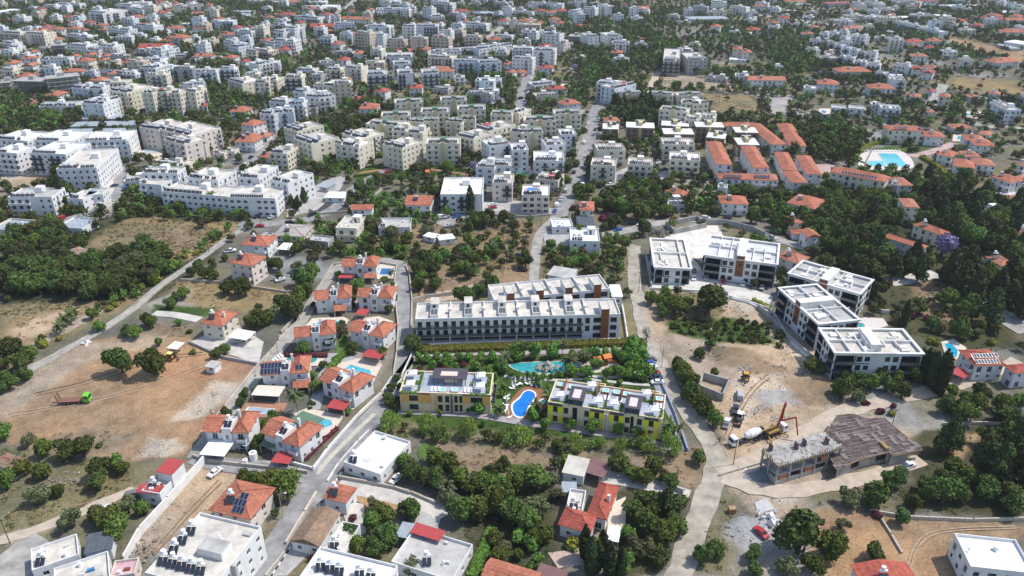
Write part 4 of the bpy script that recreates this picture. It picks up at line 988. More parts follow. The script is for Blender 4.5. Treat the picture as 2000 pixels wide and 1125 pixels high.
shed((825,461),(848,466),5,2.6,WHITE,ROOFW,"white tilted hut roof in the scrub",name="hut")
shed((858,470),(890,466),6,2.6,WHITE,ROOFW,"white low hut beside the scrap heap",name="hut")
apartment((1114,470),(1172,471),(1166,445),2,WHITE,ROOFW,heat=2,bal=0,label="white cube-shaped two-storey house at the end of the lane")
apartment((1079,443),(1120,442),10,1,WHITE,ROOFW,heat=0,bal=0,stair=False,label="white single-storey flat house beside the dark long shed")
shed((1132,441),(1164,440),(1149,420),3,GREYW,DKM,"dark long shed roof beside the street",name="shed")
house((1131,411),(1161,412),(1158,394),2,CREAM,TILE,kind='hip',label="narrow cream house with orange roof at the street")
shed((1068,537),(1116,545),(1112,524),3,WHITE,ROOFG,"grey stained flat roof behind the white rows",name="outhouse")
apartment((527,350),(561,358),(598,335),4,WHITE,ROOFC,heat=4,bal=.2,label="tall white block at the street corner with a cream roof terrace")
apartment((445,385),(537,387),(551,364),3.0,WHITE,ROOFC,heat=7,bal=0,bay=3.2,ww=1.9,label="long white block with wide glass windows and dark pitched roof corner",stair=True)
apartment((464,345),(506,348),(523,322),4,WHITE,ROOFC,heat=5,bal=.4,label="white apartment tower with green shade on its roof terrace")
apartment((314,373),(445,384),14,3,WHITE,ROOFC,heat=9,bal=.1,label="long white apartment row with a palm in front of it",ww=1.6)
apartment((271,357),(314,361),16,3,WHITE,ROOFC,heat=1,bal=.2,label="white end block with large cream roof terrace left of the long row",stair=False,ww=1.8)
apartment((277,337),(346,338),10,4,WHITE,ROOFC,heat=7,bal=.3,label="white block with a crowd of solar heaters behind the end block")
apartment((365,346),(425,352),16,4,WHITE,ROOFC,heat=6,bal=.3,label="white block with a blue awning on its roof")
apartment((109,330),(188,327),(224,289),4,WHITE,ROOFC,heat=10,bal=.25,label="white four-storey block with two rows of solar heaters above the bare field",kind='d')
apartment((57,298),(128,301),22,4,WHITE,ROOFW,heat=6,bal=.5,balmat=DARKW,label="white block in the second row of the white estate")
apartment((163,275),(246,272),(241,254),4,WHITE,ROOFW,heat=8,bal=.6,label="white block with dark loggias at the right end of the white estate",kind='d')
apartment((66,273),(136,276),22,4,WHITE,ROOFW,heat=6,bal=.5,label="white block of the estate with tall blank side wall",kind='d')
apartment((-10,270),(53,275),(80,257),4,WHITE,ROOFW,heat=6,bal=.5,label="white block at the back left of the white estate",kind='d')
apartment((-15,296),(32,299),(45,283),4,WHITE,ROOFW,heat=3,bal=.5,label="white block with rounded balconies at the left edge")
apartment((14,385),(100,384),(97,366),3,WHITE,ROOFG,heat=5,bal=.6,label="white apartment house with curved blue-grey balconies beside a leaning cypress")
apartment((130,386),(161,389),12,2,WHITE,ROOFC,heat=2,bal=.2,stair=False,label="small white house with two solar heaters behind the umbrella tree")
apartment((163,381),(200,379),10,2,WHITE,ROOFG,heat=0,bal=.2,stair=False,label="white two-storey house with grey roof corner beside the street")
apartment((110,443),(160,446),(178,425),1,WHITE,GREYM,heat=1,bal=0,stair=False,label="low house with blue-grey flat roof beside the grove")
apartment((-20,446),(29,450),(50,428),1,CREAM,GREYM,heat=1,bal=0,stair=False,label="low cream house with blue-grey roof at the left edge")
house((128,491),(150,499),6,1,CREAM,M("rubble_roof",(.30,.24,.2),var=.2),heat=0,label="small ruined cream hut between the grove and the dry field",rise=.5)
# ------------------------------------------------------------------ the town, block by block (front roof edge left/right, depth, storeys, finish)
def estate(A, B, D, n, arch=True):
    """cream block of two halves with a yellow stair core and low pediments"""
    h = n*FH+.8; o, W, D, ang = frame(A, B, D, h); lod = lod_of(A[1])
    b = Bld("cream_estate_block", f"cream {NUM[n]}-storey block with yellow stair core", "building", o, W, D, ang, lod, "cream estate blocks", True)
    w = MB(); c0, c1 = W*.44, W*.56
    for sd in (0,1,3):
        L = W if sd == 0 else D; nb = max(2,int(L/3.4)); bw = L/nb
        ops = [((i+.5)*bw-.7,(i+.5)*bw+.7,f*FH+.7,f*FH+2.3,'w',.3) for i in range(nb) for f in range(n) if not (sd == 0 and c0-.8 < (i+.5)*bw < c1+.8)]
        b.facade(w, sd, 0, h, ops)
    b.facade(w, 2, 0, h, []); b.parapet(w, n*FH, h); w.build("wall", CREAM, b.root)
    y = MB(); y.box(c0,-.5,0,c1,-.004,h+.9); y.build("stair_core", YELLOW, b.root)
    r = MB(); r.face([(.2,.2,n*FH),(W-.2,.2,n*FH),(W-.2,D-.2,n*FH),(.2,D-.2,n*FH)]); r.build("roof", ROOFC, b.root)
    g = MB(); g.box(c0-1,D*.45,n*FH+.004,c1+1,D*.8,h+1.2); g.build("green_canopy", GREENM, b.root)
    for hx in (W*.22, W*.78):
        p = MB(); p.face([(hx-2.2,-.02,h-.003),(hx+2.2,-.02,h-.003),(hx,-.02,h+1.0)]); p.face([(hx-2.2,.3,h),(hx,.3,h+1.0),(hx+2.2,.3,h)])
        p.face([(hx-2.2,-.02,h),(hx,-.02,h+1),(hx,.3,h+1),(hx-2.2,.3,h)]); p.face([(hx+2.2,-.02,h),(hx+2.2,.3,h),(hx,.3,h+1),(hx,-.02,h+1)]); p.build("pediment", CREAM, b.root)
    for f in range(1,n):
        b.balcony(W*.08, W*.26, f*FH, CREAM, d=1.1); b.balcony(W*.66, W*.26, f*FH, CREAM, d=1.1)
    for i in range(4): b.heater(W*(.12+.08*i), D*.3, n*FH); b.heater(W*(.62+.08*i), D*.3, n*FH)
    b.done()
def townhouse(A, B, D, n):
    h = n*FH+.5; o, W, D, ang = frame(A, B, D, h)
    b = Bld("dark_townhouse", "dark-fronted townhouse with yellow stair tower and white flat roof", "building", o, W, D, ang, lod_of(A[1]), "dark and yellow townhouses", True)
    w = MB()
    for sd in (0,1,3):
        L = W if sd == 0 else D; nb = max(2,int(L/3)); bw = L/nb
        b.facade(w, sd, 0, h, [((i+.5)*bw-.9,(i+.5)*bw+.9,f*FH+.4,f*FH+2.5,'b' if (i+f)%3 == 0 else 'd',.4) for i in range(nb) for f in range(n)])
    b.facade(w, 2, 0, h, []); w.build("wall", M('ochre_brown_render',(.27,.185,.12),var=.15), b.root)
    r = MB(); r.box(-.3,-.3,h+.003,W+.3,D+.3,h+.35); r.build("roof", ROOFW, b.root)
    y = MB(); y.box(W*.42,D*.3,h+.353,W*.58,D*.7,h+2.6); y.box(W*.45,-.5,0,W*.55,-.004,h+.2); y.build("yellow_tower", YELLOW, b.root)
    e = MB(); e.box(-.004-.5,-.1,0,-.004,D*.5,h*.7); e.box(W+.004,-.1,0,W+.5,D*.5,h*.7); e.build("yellow_side", YELLOW, b.root)
    for i in range(4): b.heater(W*.4+i*1.2, D*.78, h+.35)
    b.done()
def pxl(A, ox, oy, s=4.0): return (ox + A[0]/s, oy + A[1]/s)
def batch(ox, oy, rows):
    for r in rows:
        A, B = pxl(r[0:2],ox,oy), pxl(r[2:4],ox,oy); D, n, k = r[4], r[5], r[6]
        if isinstance(D, tuple): D = pxl(D,ox,oy)
        fl = {'W':WHITE,'C':CREAM,'P':PINK,'T':TAN,'B':BLUEW,'G':GREYW}.get(k[0])
        if fl is not None:
            dark = 'd' in k
            apartment(A,B,D,int(max(1,round(n))),fl,ROOFW if (k[0] in 'WB' and 'r' not in k) else (ROOFG if 'g' in k else ROOFC),bal=.7 if dark else .35,balmat=DARKW if dark else None,
                      kind='d' if dark else ('b' if 'b' in k else 'w'),heat=0 if '0' in k else None,stair='s' not in k)
        elif k[0] == 'H': house(A,B,D,n,WHITE if 'c' not in k else CREAM,TILER if 'r' in k else (TILEP if 'p' in k else TILE),'gable' if 'g' in k else 'hip',heat=0 if '0' in k else 1)
        elif k[0] == 'S': shed(A,B,D,n*2.6,WHITE if 'w' in k else GREYW,{'w':WHM,'d':DKM,'r':REDM}.get(k[1] if len(k)>1 else '',GREYM),name="flat_shed",label=None,cat="building")
        elif k[0] == 'K': carcass(A,B,D,int(n))
        elif k[0] == 'Y': estate(A,B,D,int(n))
        elif k[0] == 'N': townhouse(A,B,D,int(n))
batch(0,0,[ # top left
 (335,44,430,48,14,2,'W'),(440,30,620,32,14,2,'W'),(0,97,160,72,15,1.6,'Sw'),(112,140,182,142,8,1,'H'),(268,70,340,72,8,2,'Hr'),(690,92,800,102,35,4,'Wd'),
 (900,34,1020,42,16,4,'Wd'),(1020,62,1110,76,14,3,'W'),(1110,52,1200,56,14,4,'C'),(1205,48,1290,50,14,3,'C'),(1335,48,1450,45,14,3,'C'),(1460,44,1590,38,14,3,'C'),
 (1210,102,1280,106,10,2,'H'),(1275,84,1325,86,8,2,'Hr'),(1300,118,1365,112,10,2,'W'),(1000,132,1085,137,12,2,'H'),(720,132,790,136,10,2,'H'),(742,166,800,170,9,1,'H'),
 (640,172,710,178,9,2,'Hr'),(735,197,810,202,9,2,'H'),(760,232,830,238,9,2,'H'),(372,224,475,232,10,2,'H'),(515,222,610,227,10,2,'H'),(325,202,365,206,8,2,'Hr'),
 (620,238,660,240,9,2,'H'),(840,216,920,225,12,3,'W'),(922,226,1000,234,12,3,'B'),(1048,192,1195,206,14,3,'W'),(1290,217,1390,226,12,2,'H'),(1200,206,1245,216,8,1,'H'),
 (1245,250,1300,252,9,1,'W'),(1310,292,1430,300,14,3,'Hc'),(0,252,155,262,16,4,'C'),(185,258,340,266,16,4,'C'),(365,302,445,310,10,2,'H'),(380,358,505,352,14,3,'K'),
 (520,352,670,360,16,3,'W'),(765,355,880,362,15,3,'W'),(670,385,770,392,12,2,'W'),(510,272,680,286,14,2,'W'),(205,407,260,411,9,2,'H'),(325,464,540,458,12,3,'W'),
 (155,460,285,457,8,2,'H'),(25,497,115,500,12,2,'H'),(0,545,95,548,12,2,'C'),(540,440,600,442,8,2,'H'),(655,427,720,432,10,2,'H'),(580,477,690,482,12,3,'Hc'),
 (760,470,815,474,9,2,'H'),(780,436,840,440,8,1,'H'),(920,492,1050,493,14,2,'Hr'),(1170,385,1255,392,16,4,'Bb'),(1258,388,1400,370,14,3,'W'),(1055,397,1165,402,12,3,'G'),
 (850,435,960,438,12,2,'Gg'),(1095,470,1250,472,16,3,'Wr'),(1090,525,1212,532,(1290,498),4,'W'),(0,648,78,642,14,2,'K'),(85,632,350,636,14,3,'K'),(362,618,622,590,14,4,'K'),
 (1345,538,1500,533,14,4,'Gd'),(1515,562,1690,557,(1780,530),4,'Wd'),(690,628,790,634,12,2,'Hc'),(340,748,450,752,14,2,'H'),(1730,453,1825,457,12,2,'H'),
 (1785,358,1860,368,16,3,'B'),(1862,364,1965,350,14,3,'B'),(1360,442,1480,436,14,1,'Gg'),(1490,458,1720,452,12,1,'Cg'),(1780,622,1890,650,(1960,600),3,'C'),(555,682,680,692,14,3,'B'),
 (685,692,800,690,14,3,'W'),(850,702,990,722,(1095,655),5,'C'),(1105,722,1190,727,12,5,'C'),(1207,712,1305,717,12,5,'C'),(1325,722,1402,727,12,5,'C'),(1430,707,1522,717,12,5,'C'),
 (1400,662,1500,666,12,3,'W'),(1510,662,1610,652,12,3,'W'),(635,802,800,812,16,4,'W'),(805,790,940,762,16,4,'W'),(300,832,600,822,14,2,'W'),(180,816,300,822,12,1,'H'),
 (1475,802,1560,812,10,2,'H'),(1570,832,1622,828,8,2,'Hr'),(1785,872,1922,877,12,2,'H'),(1875,967,1975,987,12,3,'H'),(1825,1107,1990,1115,12,2,'H'),
 (700,560,840,575,14,1,'Sd'),(870,560,960,575,10,2,'G'),(950,575,1055,582,10,2,'W'),(1055,440,1160,455,10,1,'Gg'),(1480,470,1560,480,9,1,'W'),(1860,480,1915,486,9,2,'Hr'),
 (1930,400,2000,402,12,3,'T'),(1720,270,1830,275,10,2,'H'),(1830,240,1960,246,10,3,'W'),(1660,150,1735,155,10,2,'H'),(1800,215,1870,218,10,2,'Hr'),(1430,190,1620,180,12,1,'Sw'),
 (840,490,910,494,10,2,'C'),(180,255,190,258,5,1,'W'),(0,330,90,338,12,2,'W'),(60,365,130,370,10,2,'W'),(250,205,285,208,6,3,'W'),(130,430,205,434,9,2,'W'),
])
batch(500,0,[ # top centre
 (355,52,500,62,14,2,'W'),(495,48,610,52,20,2,'W0s'),(300,132,480,142,16,3,'Wd'),(165,112,270,118,12,2,'Hr'),(50,132,120,137,8,2,'H'),(640,148,850,152,12,2,'H'),
 (940,72,1145,68,16,3,'W'),(975,46,1190,42,20,2,'Sd'),(880,124,975,128,10,1,'Sw'),(1295,62,1370,67,12,4,'W'),(1405,18,1515,27,14,4,'Wd'),(1375,128,1475,124,14,3,'W'),
 (610,188,770,183,14,3,'B'),(770,252,885,262,14,5,'T'),(887,272,990,277,14,4,'B'),(900,203,1040,208,14,5,'W'),(1140,203,1238,208,16,6,'W'),(1242,203,1420,203,16,6,'B'),
 (1020,312,1155,317,12,3,'T'),(1205,302,1335,302,14,4,'T'),(1370,292,1505,297,14,4,'T'),(1630,287,1755,288,14,4,'T'),(1430,242,1520,246,12,4,'W'),(1532,242,1615,246,12,3,'T'),
 (425,232,510,237,12,1,'H'),(535,242,580,245,9,1,'H'),(580,342,655,347,12,2,'H'),(750,327,835,332,12,2,'H'),(495,292,585,297,12,3,'W'),(130,242,210,252,14,4,'W'),
 (230,213,300,222,14,5,'W'),(20,312,85,322,10,1,'H'),(70,332,138,342,12,3,'W'),(140,313,292,322,14,4,'W'),(0,392,95,402,14,3,'Td'),(160,387,250,392,12,2,'Hr'),
 (20,502,130,482,14,4,'W'),(600,412,770,417,14,1,'Gg'),(510,492,620,482,12,2,'G'),(1010,445,1225,440,22,3,'Wd'),(1078,500,1215,494,16,4,'Wd'),(1110,572,1228,567,18,4,'Wd'),
 (865,582,1020,578,18,4,'Wd'),(1300,572,1432,567,18,4,'Wd'),(1080,397,1200,402,12,1,'H'),(540,542,660,544,14,3,'C'),(690,528,820,535,14,4,'C'),(220,602,355,602,14,4,'Cd'),
 (20,622,160,627,14,3,'C'),(310,545,450,550,12,2,'W'),(410,592,505,596,12,2,'G'),(515,662,600,672,14,4,'C'),(602,652,740,648,14,5,'T'),(290,713,380,722,14,3,'W'),
 (380,752,490,760,14,4,'W'),(492,760,620,745,14,4,'W'),(25,882,140,892,14,4,'B'),(142,880,292,872,14,4,'B'),(240,812,365,812,14,4,'W'),(735,782,825,787,10,1,'Hr'),
 (920,712,1010,720,10,2,'Hr'),(1195,692,1300,692,12,2,'Hr'),(800,852,950,852,14,2,'H'),(912,652,952,655,7,2,'Hr'),(1400,402,1740,378,12,2,'W'),(1742,382,2000,345,12,3,'W'),
 (1340,442,1530,452,14,4,'C'),(1535,482,1740,480,14,4,'B'),(1750,490,1920,480,14,4,'B'),(1620,182,1800,192,14,3,'W'),(1520,192,1610,196,12,3,'W'),(1660,32,1760,36,14,1,'Sw'),
 (1860,22,1960,24,16,3,'Gd'),(1880,162,1960,166,10,2,'Hr'),(1920,62,2000,66,12,3,'W'),(1870,282,2000,286,14,2,'Wb'),(1590,160,1640,164,9,2,'Hr'),(1500,110,1600,116,12,2,'G'),
 (1680,100,1850,110,20,1,'S'),(1925,502,2000,506,10,2,'H'),(1940,562,2000,570,9,2,'H'),(850,75,910,78,9,2,'H'),(700,90,760,92,9,2,'Hr'),(1380,690,1500,700,10,1,'Gg'),
 (1440,785,1650,780,13,4,'Y'),(1085,806,1305,796,13,4,'Y'),(1285,876,1510,872,13,4,'Y'),(1572,856,1796,852,13,4,'Y'),(975,908,1205,902,13,4,'Y'),(1830,895,2000,900,13,4,'Y'),
 (1650,725,1840,735,10,2,'Gg'),(100,790,230,800,12,3,'W'),(1180,955,1300,962,13,4,'Y'),(1310,955,1430,952,13,4,'Y'),(1480,952,1600,962,13,4,'Y'),(1600,942,1712,942,13,4,'Y'),
 (380,830,470,838,10,2,'G'),(1060,595,1100,600,6,1,'Sw'),(40,60,100,62,10,2,'W'),(120,190,230,196,12,2,'W'),(300,175,350,180,10,2,'Hr'),(490,110,570,116,10,2,'Hr'),
 (1130,30,1180,32,9,2,'W'),(1230,110,1290,114,9,1,'G'),(1850,100,1900,104,10,2,'B'),
])
batch(500,200,[ # cream estate and its neighbours
 (215,192,320,226,(500,168),4,'C'),(290,276,430,326,(600,255),4,'C'),(615,320,800,350,(925,300),4,'C'),(672,242,840,285,(980,232),4,'C'),(985,326,1140,360,(1300,300),4,'C'),
 (1325,322,1590,322,14,4,'Y'),(1560,256,1700,288,(1830,235),4,'C'),(1700,192,1815,225,(1960,150),4,'C'),(855,166,1112,186,13,4,'Y'),(1060,217,1172,222,14,4,'C'),(1175,232,1300,240,14,4,'C'),
 (0,420,110,440,10,1,'H'),(100,390,240,400,14,3,'C'),(0,270,85,275,10,1,'Hp'),(1715,500,1860,512,14,3,'W'),(1862,495,2000,495,14,3,'W'),(1845,628,2000,632,15,3,'P'),(1935,375,2000,378,10,2,'H'),
 (530,745,690,750,9,1,'Sw'),(490,660,560,670,8,1,'S'),(1820,340,1990,320,13,4,'W'),
])
batch(1000,0,[ # top right of centre
 (130,22,390,32,14,2,'W'),(0,92,160,97,12,2,'W'),(440,88,540,92,14,3,'W'),(560,62,650,67,14,4,'W'),(300,42,390,46,12,3,'B'),(50,162,145,163,12,2,'Hc'),(150,187,265,187,12,1,'H'),
 (335,182,410,182,12,2,'Hr'),(485,197,530,202,9,1,'Hr'),(280,142,330,152,10,3,'Hc'),(100,247,190,252,12,4,'W'),(235,262,370,272,14,4,'W'),(440,282,540,286,14,2,'K'),(600,286,680,282,24,4,'Wd'),
 (770,285,865,280,26,4,'Wd'),(780,335,920,338,14,4,'W'),(945,302,1025,322,10,1,'H'),(970,348,1065,347,12,2,'G'),(1180,472,1315,477,60,4,'Gd'),(1380,467,1532,467,36,4,'G'),
 (1300,395,1420,398,18,3,'Gd'),(1720,384,1800,388,12,3,'Hc'),(1802,410,1878,412,12,3,'Hc'),(770,412,860,416,10,2,'H'),(840,462,920,452,10,2,'W'),(515,462,595,457,10,1,'C'),
 (660,648,800,658,14,4,'B'),(805,690,970,652,14,4,'B'),(815,738,1025,733,12,3,'Y'),(1055,735,1265,745,12,3,'Y'),(1300,747,1502,742,12,3,'Y'),(1320,802,1402,806,12,4,'C'),(1415,812,1540,803,14,4,'C'),
 (1150,852,1370,872,12,4,'Y'),(1345,922,1442,936,12,3,'C'),(1475,912,1580,922,12,3,'C'),(405,822,545,806,12,2,'H'),(175,665,345,645,12,2,'W'),(190,752,365,742,12,2,'T'),(0,872,55,882,14,4,'C'),
 (90,942,350,942,14,3,'Y'),(330,892,545,890,14,4,'Y'),(0,385,160,388,18,4,'W'),(0,455,160,462,14,4,'W'),(165,392,335,397,18,5,'Wd'),(960,78,1070,82,14,2,'W'),(1410,52,1530,57,16,3,'G'),
 (1560,14,1680,17,14,3,'W'),(1700,52,1830,62,16,3,'W'),(1390,152,1700,147,24,2,'S'),(1210,122,1300,127,12,2,'Gd'),(1545,207,1625,212,12,2,'H'),(1640,215,1755,217,12,1,'S'),(1830,232,1942,237,12,2,'Hr'),
 (1280,172,1390,177,12,1,'W'),(1520,600,1680,615,10,1,'Gg'),(700,210,740,215,9,1,'H'),(200,360,300,366,10,2,'Hr'),(345,330,405,340,10,3,'P'),(560,345,690,352,12,1,'C'),(30,500,105,510,9,2,'H'),
 (0,560,62,572,10,1,'H'),(180,530,260,540,8,1,'T'),(1380,345,1465,350,10,1,'C'),(1700,465,1830,470,9,1,'Sw'),(430,20,520,25,10,2,'G'),(600,30,720,34,12,1,'G'),(1850,130,1890,134,9,2,'W'),
 (1690,250,1780,255,10,1,'W'),(1800,270,1880,276,10,1,'C'),(1900,20,2000,26,12,2,'W'),(740,60,790,64,10,1,'G'),(100,40,128,44,8,2,'G'),
])
batch(1000,200,[
 (80,242,245,238,14,4,'Y'),(-20,222,82,236,14,4,'C'),(0,372,130,368,14,4,'W'),(170,455,410,456,18,3,'W'),(265,335,420,326,12,4,'W'),(380,250,505,247,12,4,'W'),(75,722,292,726,15,3,'P'),
 (185,592,360,612,12,2,'P'),(615,486,810,496,13,3,'C'),(905,482,1100,492,13,3,'C'),(670,372,890,368,13,3,'C'),(1230,442,1470,456,15,3,'C'),(1180,325,1430,330,14,3,'C'),
 (710,208,830,212,12,2,'N'),(895,196,1110,204,12,3,'N'),(1170,182,1380,192,11,2,'N'),(1190,248,1420,252,12,3,'N'),(1440,192,1655,197,11,3,'N'),(1520,274,1660,287,11,2,'N'),(1750,236,1920,240,12,2,'N'),(1770,332,1930,335,14,2,'N'),
 (735,152,850,147,10,2,'H'),(1190,690,1330,740,8,1,'H'),(1225,805,1365,800,10,1,'Gg'),(1630,792,1852,800,(1850,735),2,'H'),(1605,660,1680,668,6,2,'Bs'),(525,648,560,650,5,1,'Sw'),
])
batch(1500,0,[ # top right
 (470,28,650,23,14,2,'Sr'),(155,84,220,84,8,1,'Sw'),(270,128,360,133,10,1,'W'),(180,38,340,33,12,1,'Sw'),(400,263,470,268,9,3,'W'),(475,253,550,258,9,3,'W'),(555,243,620,250,9,3,'W'),(560,285,620,292,9,3,'W'),
 (625,275,690,282,9,3,'W'),(695,280,755,290,9,3,'W'),(325,313,415,318,9,3,'Wd'),(420,313,472,320,9,3,'Gd'),(474,333,522,338,9,3,'Gd'),(525,348,578,354,9,3,'Bd'),(580,368,640,374,9,3,'Bd'),(643,383,700,390,9,3,'Bd'),
 (702,403,757,408,9,3,'Gd'),(762,413,842,422,10,3,'Wd'),(556,433,598,440,9,3,'Bd'),(602,445,672,452,9,3,'Wd'),(692,475,768,482,9,3,'Wd'),(772,497,880,507,9,3,'Wd'),(840,563,908,572,9,2,'B'),(904,583,976,592,9,2,'B'),
 (990,165,1050,182,12,2,'Bd'),(1055,182,1125,202,12,2,'Bd'),(1130,202,1200,222,12,2,'Bd'),(1205,222,1340,250,12,2,'Bd'),(1010,138,1200,138,14,1,'Sw'),(1165,118,1285,113,14,2,'W'),(1470,172,1580,167,12,1,'Hr'),
 (1575,193,1670,203,10,2,'Hr'),(1420,185,1475,190,9,2,'P'),(1695,112,1800,127,10,2,'H'),(1660,142,1738,146,9,2,'Hr'),(1742,147,1850,157,12,2,'Hr'),(1880,122,1960,132,12,2,'Hc'),(1835,98,2010,102,20,1,'Sw'),
 (1840,325,2010,350,20,2,'Sw'),(1780,345,1900,380,10,1,'S'),(830,293,960,302,12,1,'W'),(910,243,970,252,8,1,'S'),(1100,332,1230,327,12,2,'Hr'),(1265,322,1370,322,12,2,'H'),(1090,358,1185,364,8,1,'H'),(1230,373,1312,378,9,1,'Hr'),
 (1780,494,1965,482,15,2,'H'),(385,655,555,665,14,2,'H'),(282,686,380,692,10,2,'Ws'),(800,692,1000,697,14,2,'H'),(495,838,610,848,9,2,'W0s'),(630,840,747,850,9,2,'W0s'),(808,815,890,820,10,2,'Gs'),(885,842,1042,852,12,3,'Bs'),
 (1125,542,1215,547,12,2,'Hrg'),(1205,567,1290,577,11,2,'Hrg'),(980,503,1110,522,12,2,'Wd'),(1100,752,1185,762,10,2,'Hp'),(1330,752,1425,762,10,3,'Hc'),(1230,707,1290,717,8,1,'Hr'),(1220,877,1310,882,10,1,'Hp'),
 (1720,732,1815,742,10,2,'Hp'),(1733,792,1860,856,(1945,840),3,'Bd'),(1960,740,2030,765,14,3,'Gd'),(0,170,45,180,10,1,'H'),(190,190,330,200,12,1,'Gd'),(310,210,392,216,9,1,'H'),(0,205,80,215,10,2,'W'),(510,160,720,152,12,1,'G'),
 (220,370,290,385,9,1,'Hr'),(290,375,360,392,8,2,'W'),(440,410,515,415,9,2,'P'),(590,85,650,90,9,2,'B'),(780,80,870,86,12,3,'W'),(880,70,980,76,12,2,'P'),(920,110,985,116,8,2,'H'),(1040,10,1190,20,16,3,'C'),
 (660,20,740,24,12,3,'W'),(1220,40,1400,46,14,1,'S'),(1430,50,1640,45,16,1,'Sw'),(1790,15,1850,20,10,2,'W'),(1640,770,1700,778,8,1,'W'),(1570,760,1660,755,8,1,'Hp'),(1920,200,2000,225,12,2,'B'),(0,60,90,66,12,2,'W'),
 (300,95,380,100,10,1,'G'),(100,120,160,125,9,1,'G'),(1500,70,1600,76,12,1,'G'),(0,290,40,296,8,1,'W'),(20,330,80,336,8,1,'G'),(750,15,900,25,12,2,'W'),
])
batch(1500,200,[ # the hotel and the houses around it
 (25,332,150,330,(130,165),2,'H0'),(165,340,305,346,(275,175),2,'Hc0'),(112,530,236,536,(112,392),2,'H0'),(180,628,315,630,(245,542),2,'H0'),(296,560,426,566,(325,420),2,'H0'),
 (480,545,918,626,11,3,'Hc0'),(932,216,1230,226,10,3,'Hc0'),(1222,266,1388,276,12,2,'H'),
 (1312,405,1440,432,12,2,'H'),(1452,500,1620,520,15,2,'H0'),(1535,424,1670,430,11,2,'Hp'),(1620,488,1785,500,12,2,'Hp0'),(1540,294,1712,306,12,2,'H'),(1612,336,1780,346,14,2,'H'),(1640,247,1730,262,10,1,'Hp0'),
 (1440,205,1605,208,10,1,'Hp0'),(1740,580,1900,632,11,2,'H'),(1940,485,2010,502,11,2,'Hp'),(1890,592,1990,620,10,1,'Hp0'),(1490,548,1560,570,8,1,'Hp'),
 (1020,652,1140,652,13,2,'Hp0'),(1062,818,1188,826,12,3,'Hpc0'),(140,785,365,838,(410,755),2,'H'),(158,940,280,942,8,2,'Hc'),(186,1028,285,1032,6,1,'H0'),(308,1058,420,1052,8,2,'Hg0'),
 (1126,955,1345,1040,(1403,1008),2,'Hc'),(895,1050,1210,1150,(1245,1120),2,'H0'),(1690,1205,1815,1280,(1905,1250),2,'Hp'),(70,1205,240,1264,(322,1208),2,'Hp'),(960,640,1018,650,12,2,'Gg'),(1020,825,1060,835,14,2,'Gg'),
 (1600,800,1690,850,9,1,'W'),(1850,770,1990,790,10,1,'Hp0'),(1320,620,1480,640,9,1,'Hp0'),(1985,680,2040,690,9,1,'H'),(30,365,150,362,6,1,'Hp0'),(-30,605,80,612,10,2,'Hp0'),(1950,1030,2040,1050,10,2,'Hp')])
batch(1000,200,[(1590,484,1724,488,(1660,312),3,'H0'),(1880,512,2012,516,(1930,345),3,'H0'),(1612,596,2045,612,9,2,'H0'),(1640,186,1910,192,9,1,'H0')])
batch(0,200,[(1085,192,1240,210,(1360,140),4,'P'),(1245,205,1480,262,(1680,185),4,'P'),(1280,290,1440,330,(1600,275),4,'P'),(1440,335,1600,330,(1640,300),3,'P'),(620,132,960,128,11,1.2,'S'),(545,190,1062,178,12,1.2,'S'),(480,240,1010,232,10,1.2,'S'),
 (1660,395,1750,398,6,1,'Cg'),(1755,380,1830,382,7,1,'Cg'),(1220,480,1420,500,12,1,'Cg'),(965,618,1110,610,9,1,'Wg'),(1855,570,2010,580,14,3,'W'),(1880,280,2000,282,10,2,'H'),(730,810,800,830,10,1,'Cg')])
# panels lying on the hotel roofs
def roofpanels(A, B, n, label, z=9.4):
    a, c = P(*A,z), P(*B,z); ang = math.atan2(c.y-a.y, c.x-a.x); L = (c-a).length
    t = thing("solar_panel_row", label, "solar panels", a, ang); 
    class Q: pass
    q = Q(); q.root = t; pvpanels(q,0,0,.05,n,1,.35,pw=L/n*.8,ph=2.0,gap=L/n*.2)
roofpanels((1643,339),(1712,351),12,"row of dark solar panels on the long hotel roof below the pool",9.9)
roofpanels((1748,252),(1775,252),6,"short row of solar panels on the hotel roof above the lawn",9.9); roofpanels((1795,252),(1815,253),4,"second short row of solar panels on the hotel roof above the lawn",9.9)
roofpanels((1415,346),(1450,347),7,"solar panels on the left half of the long low red roof",6.9); roofpanels((1475,347),(1505,348),6,"solar panels on the right half of the long low red roof",6.9)
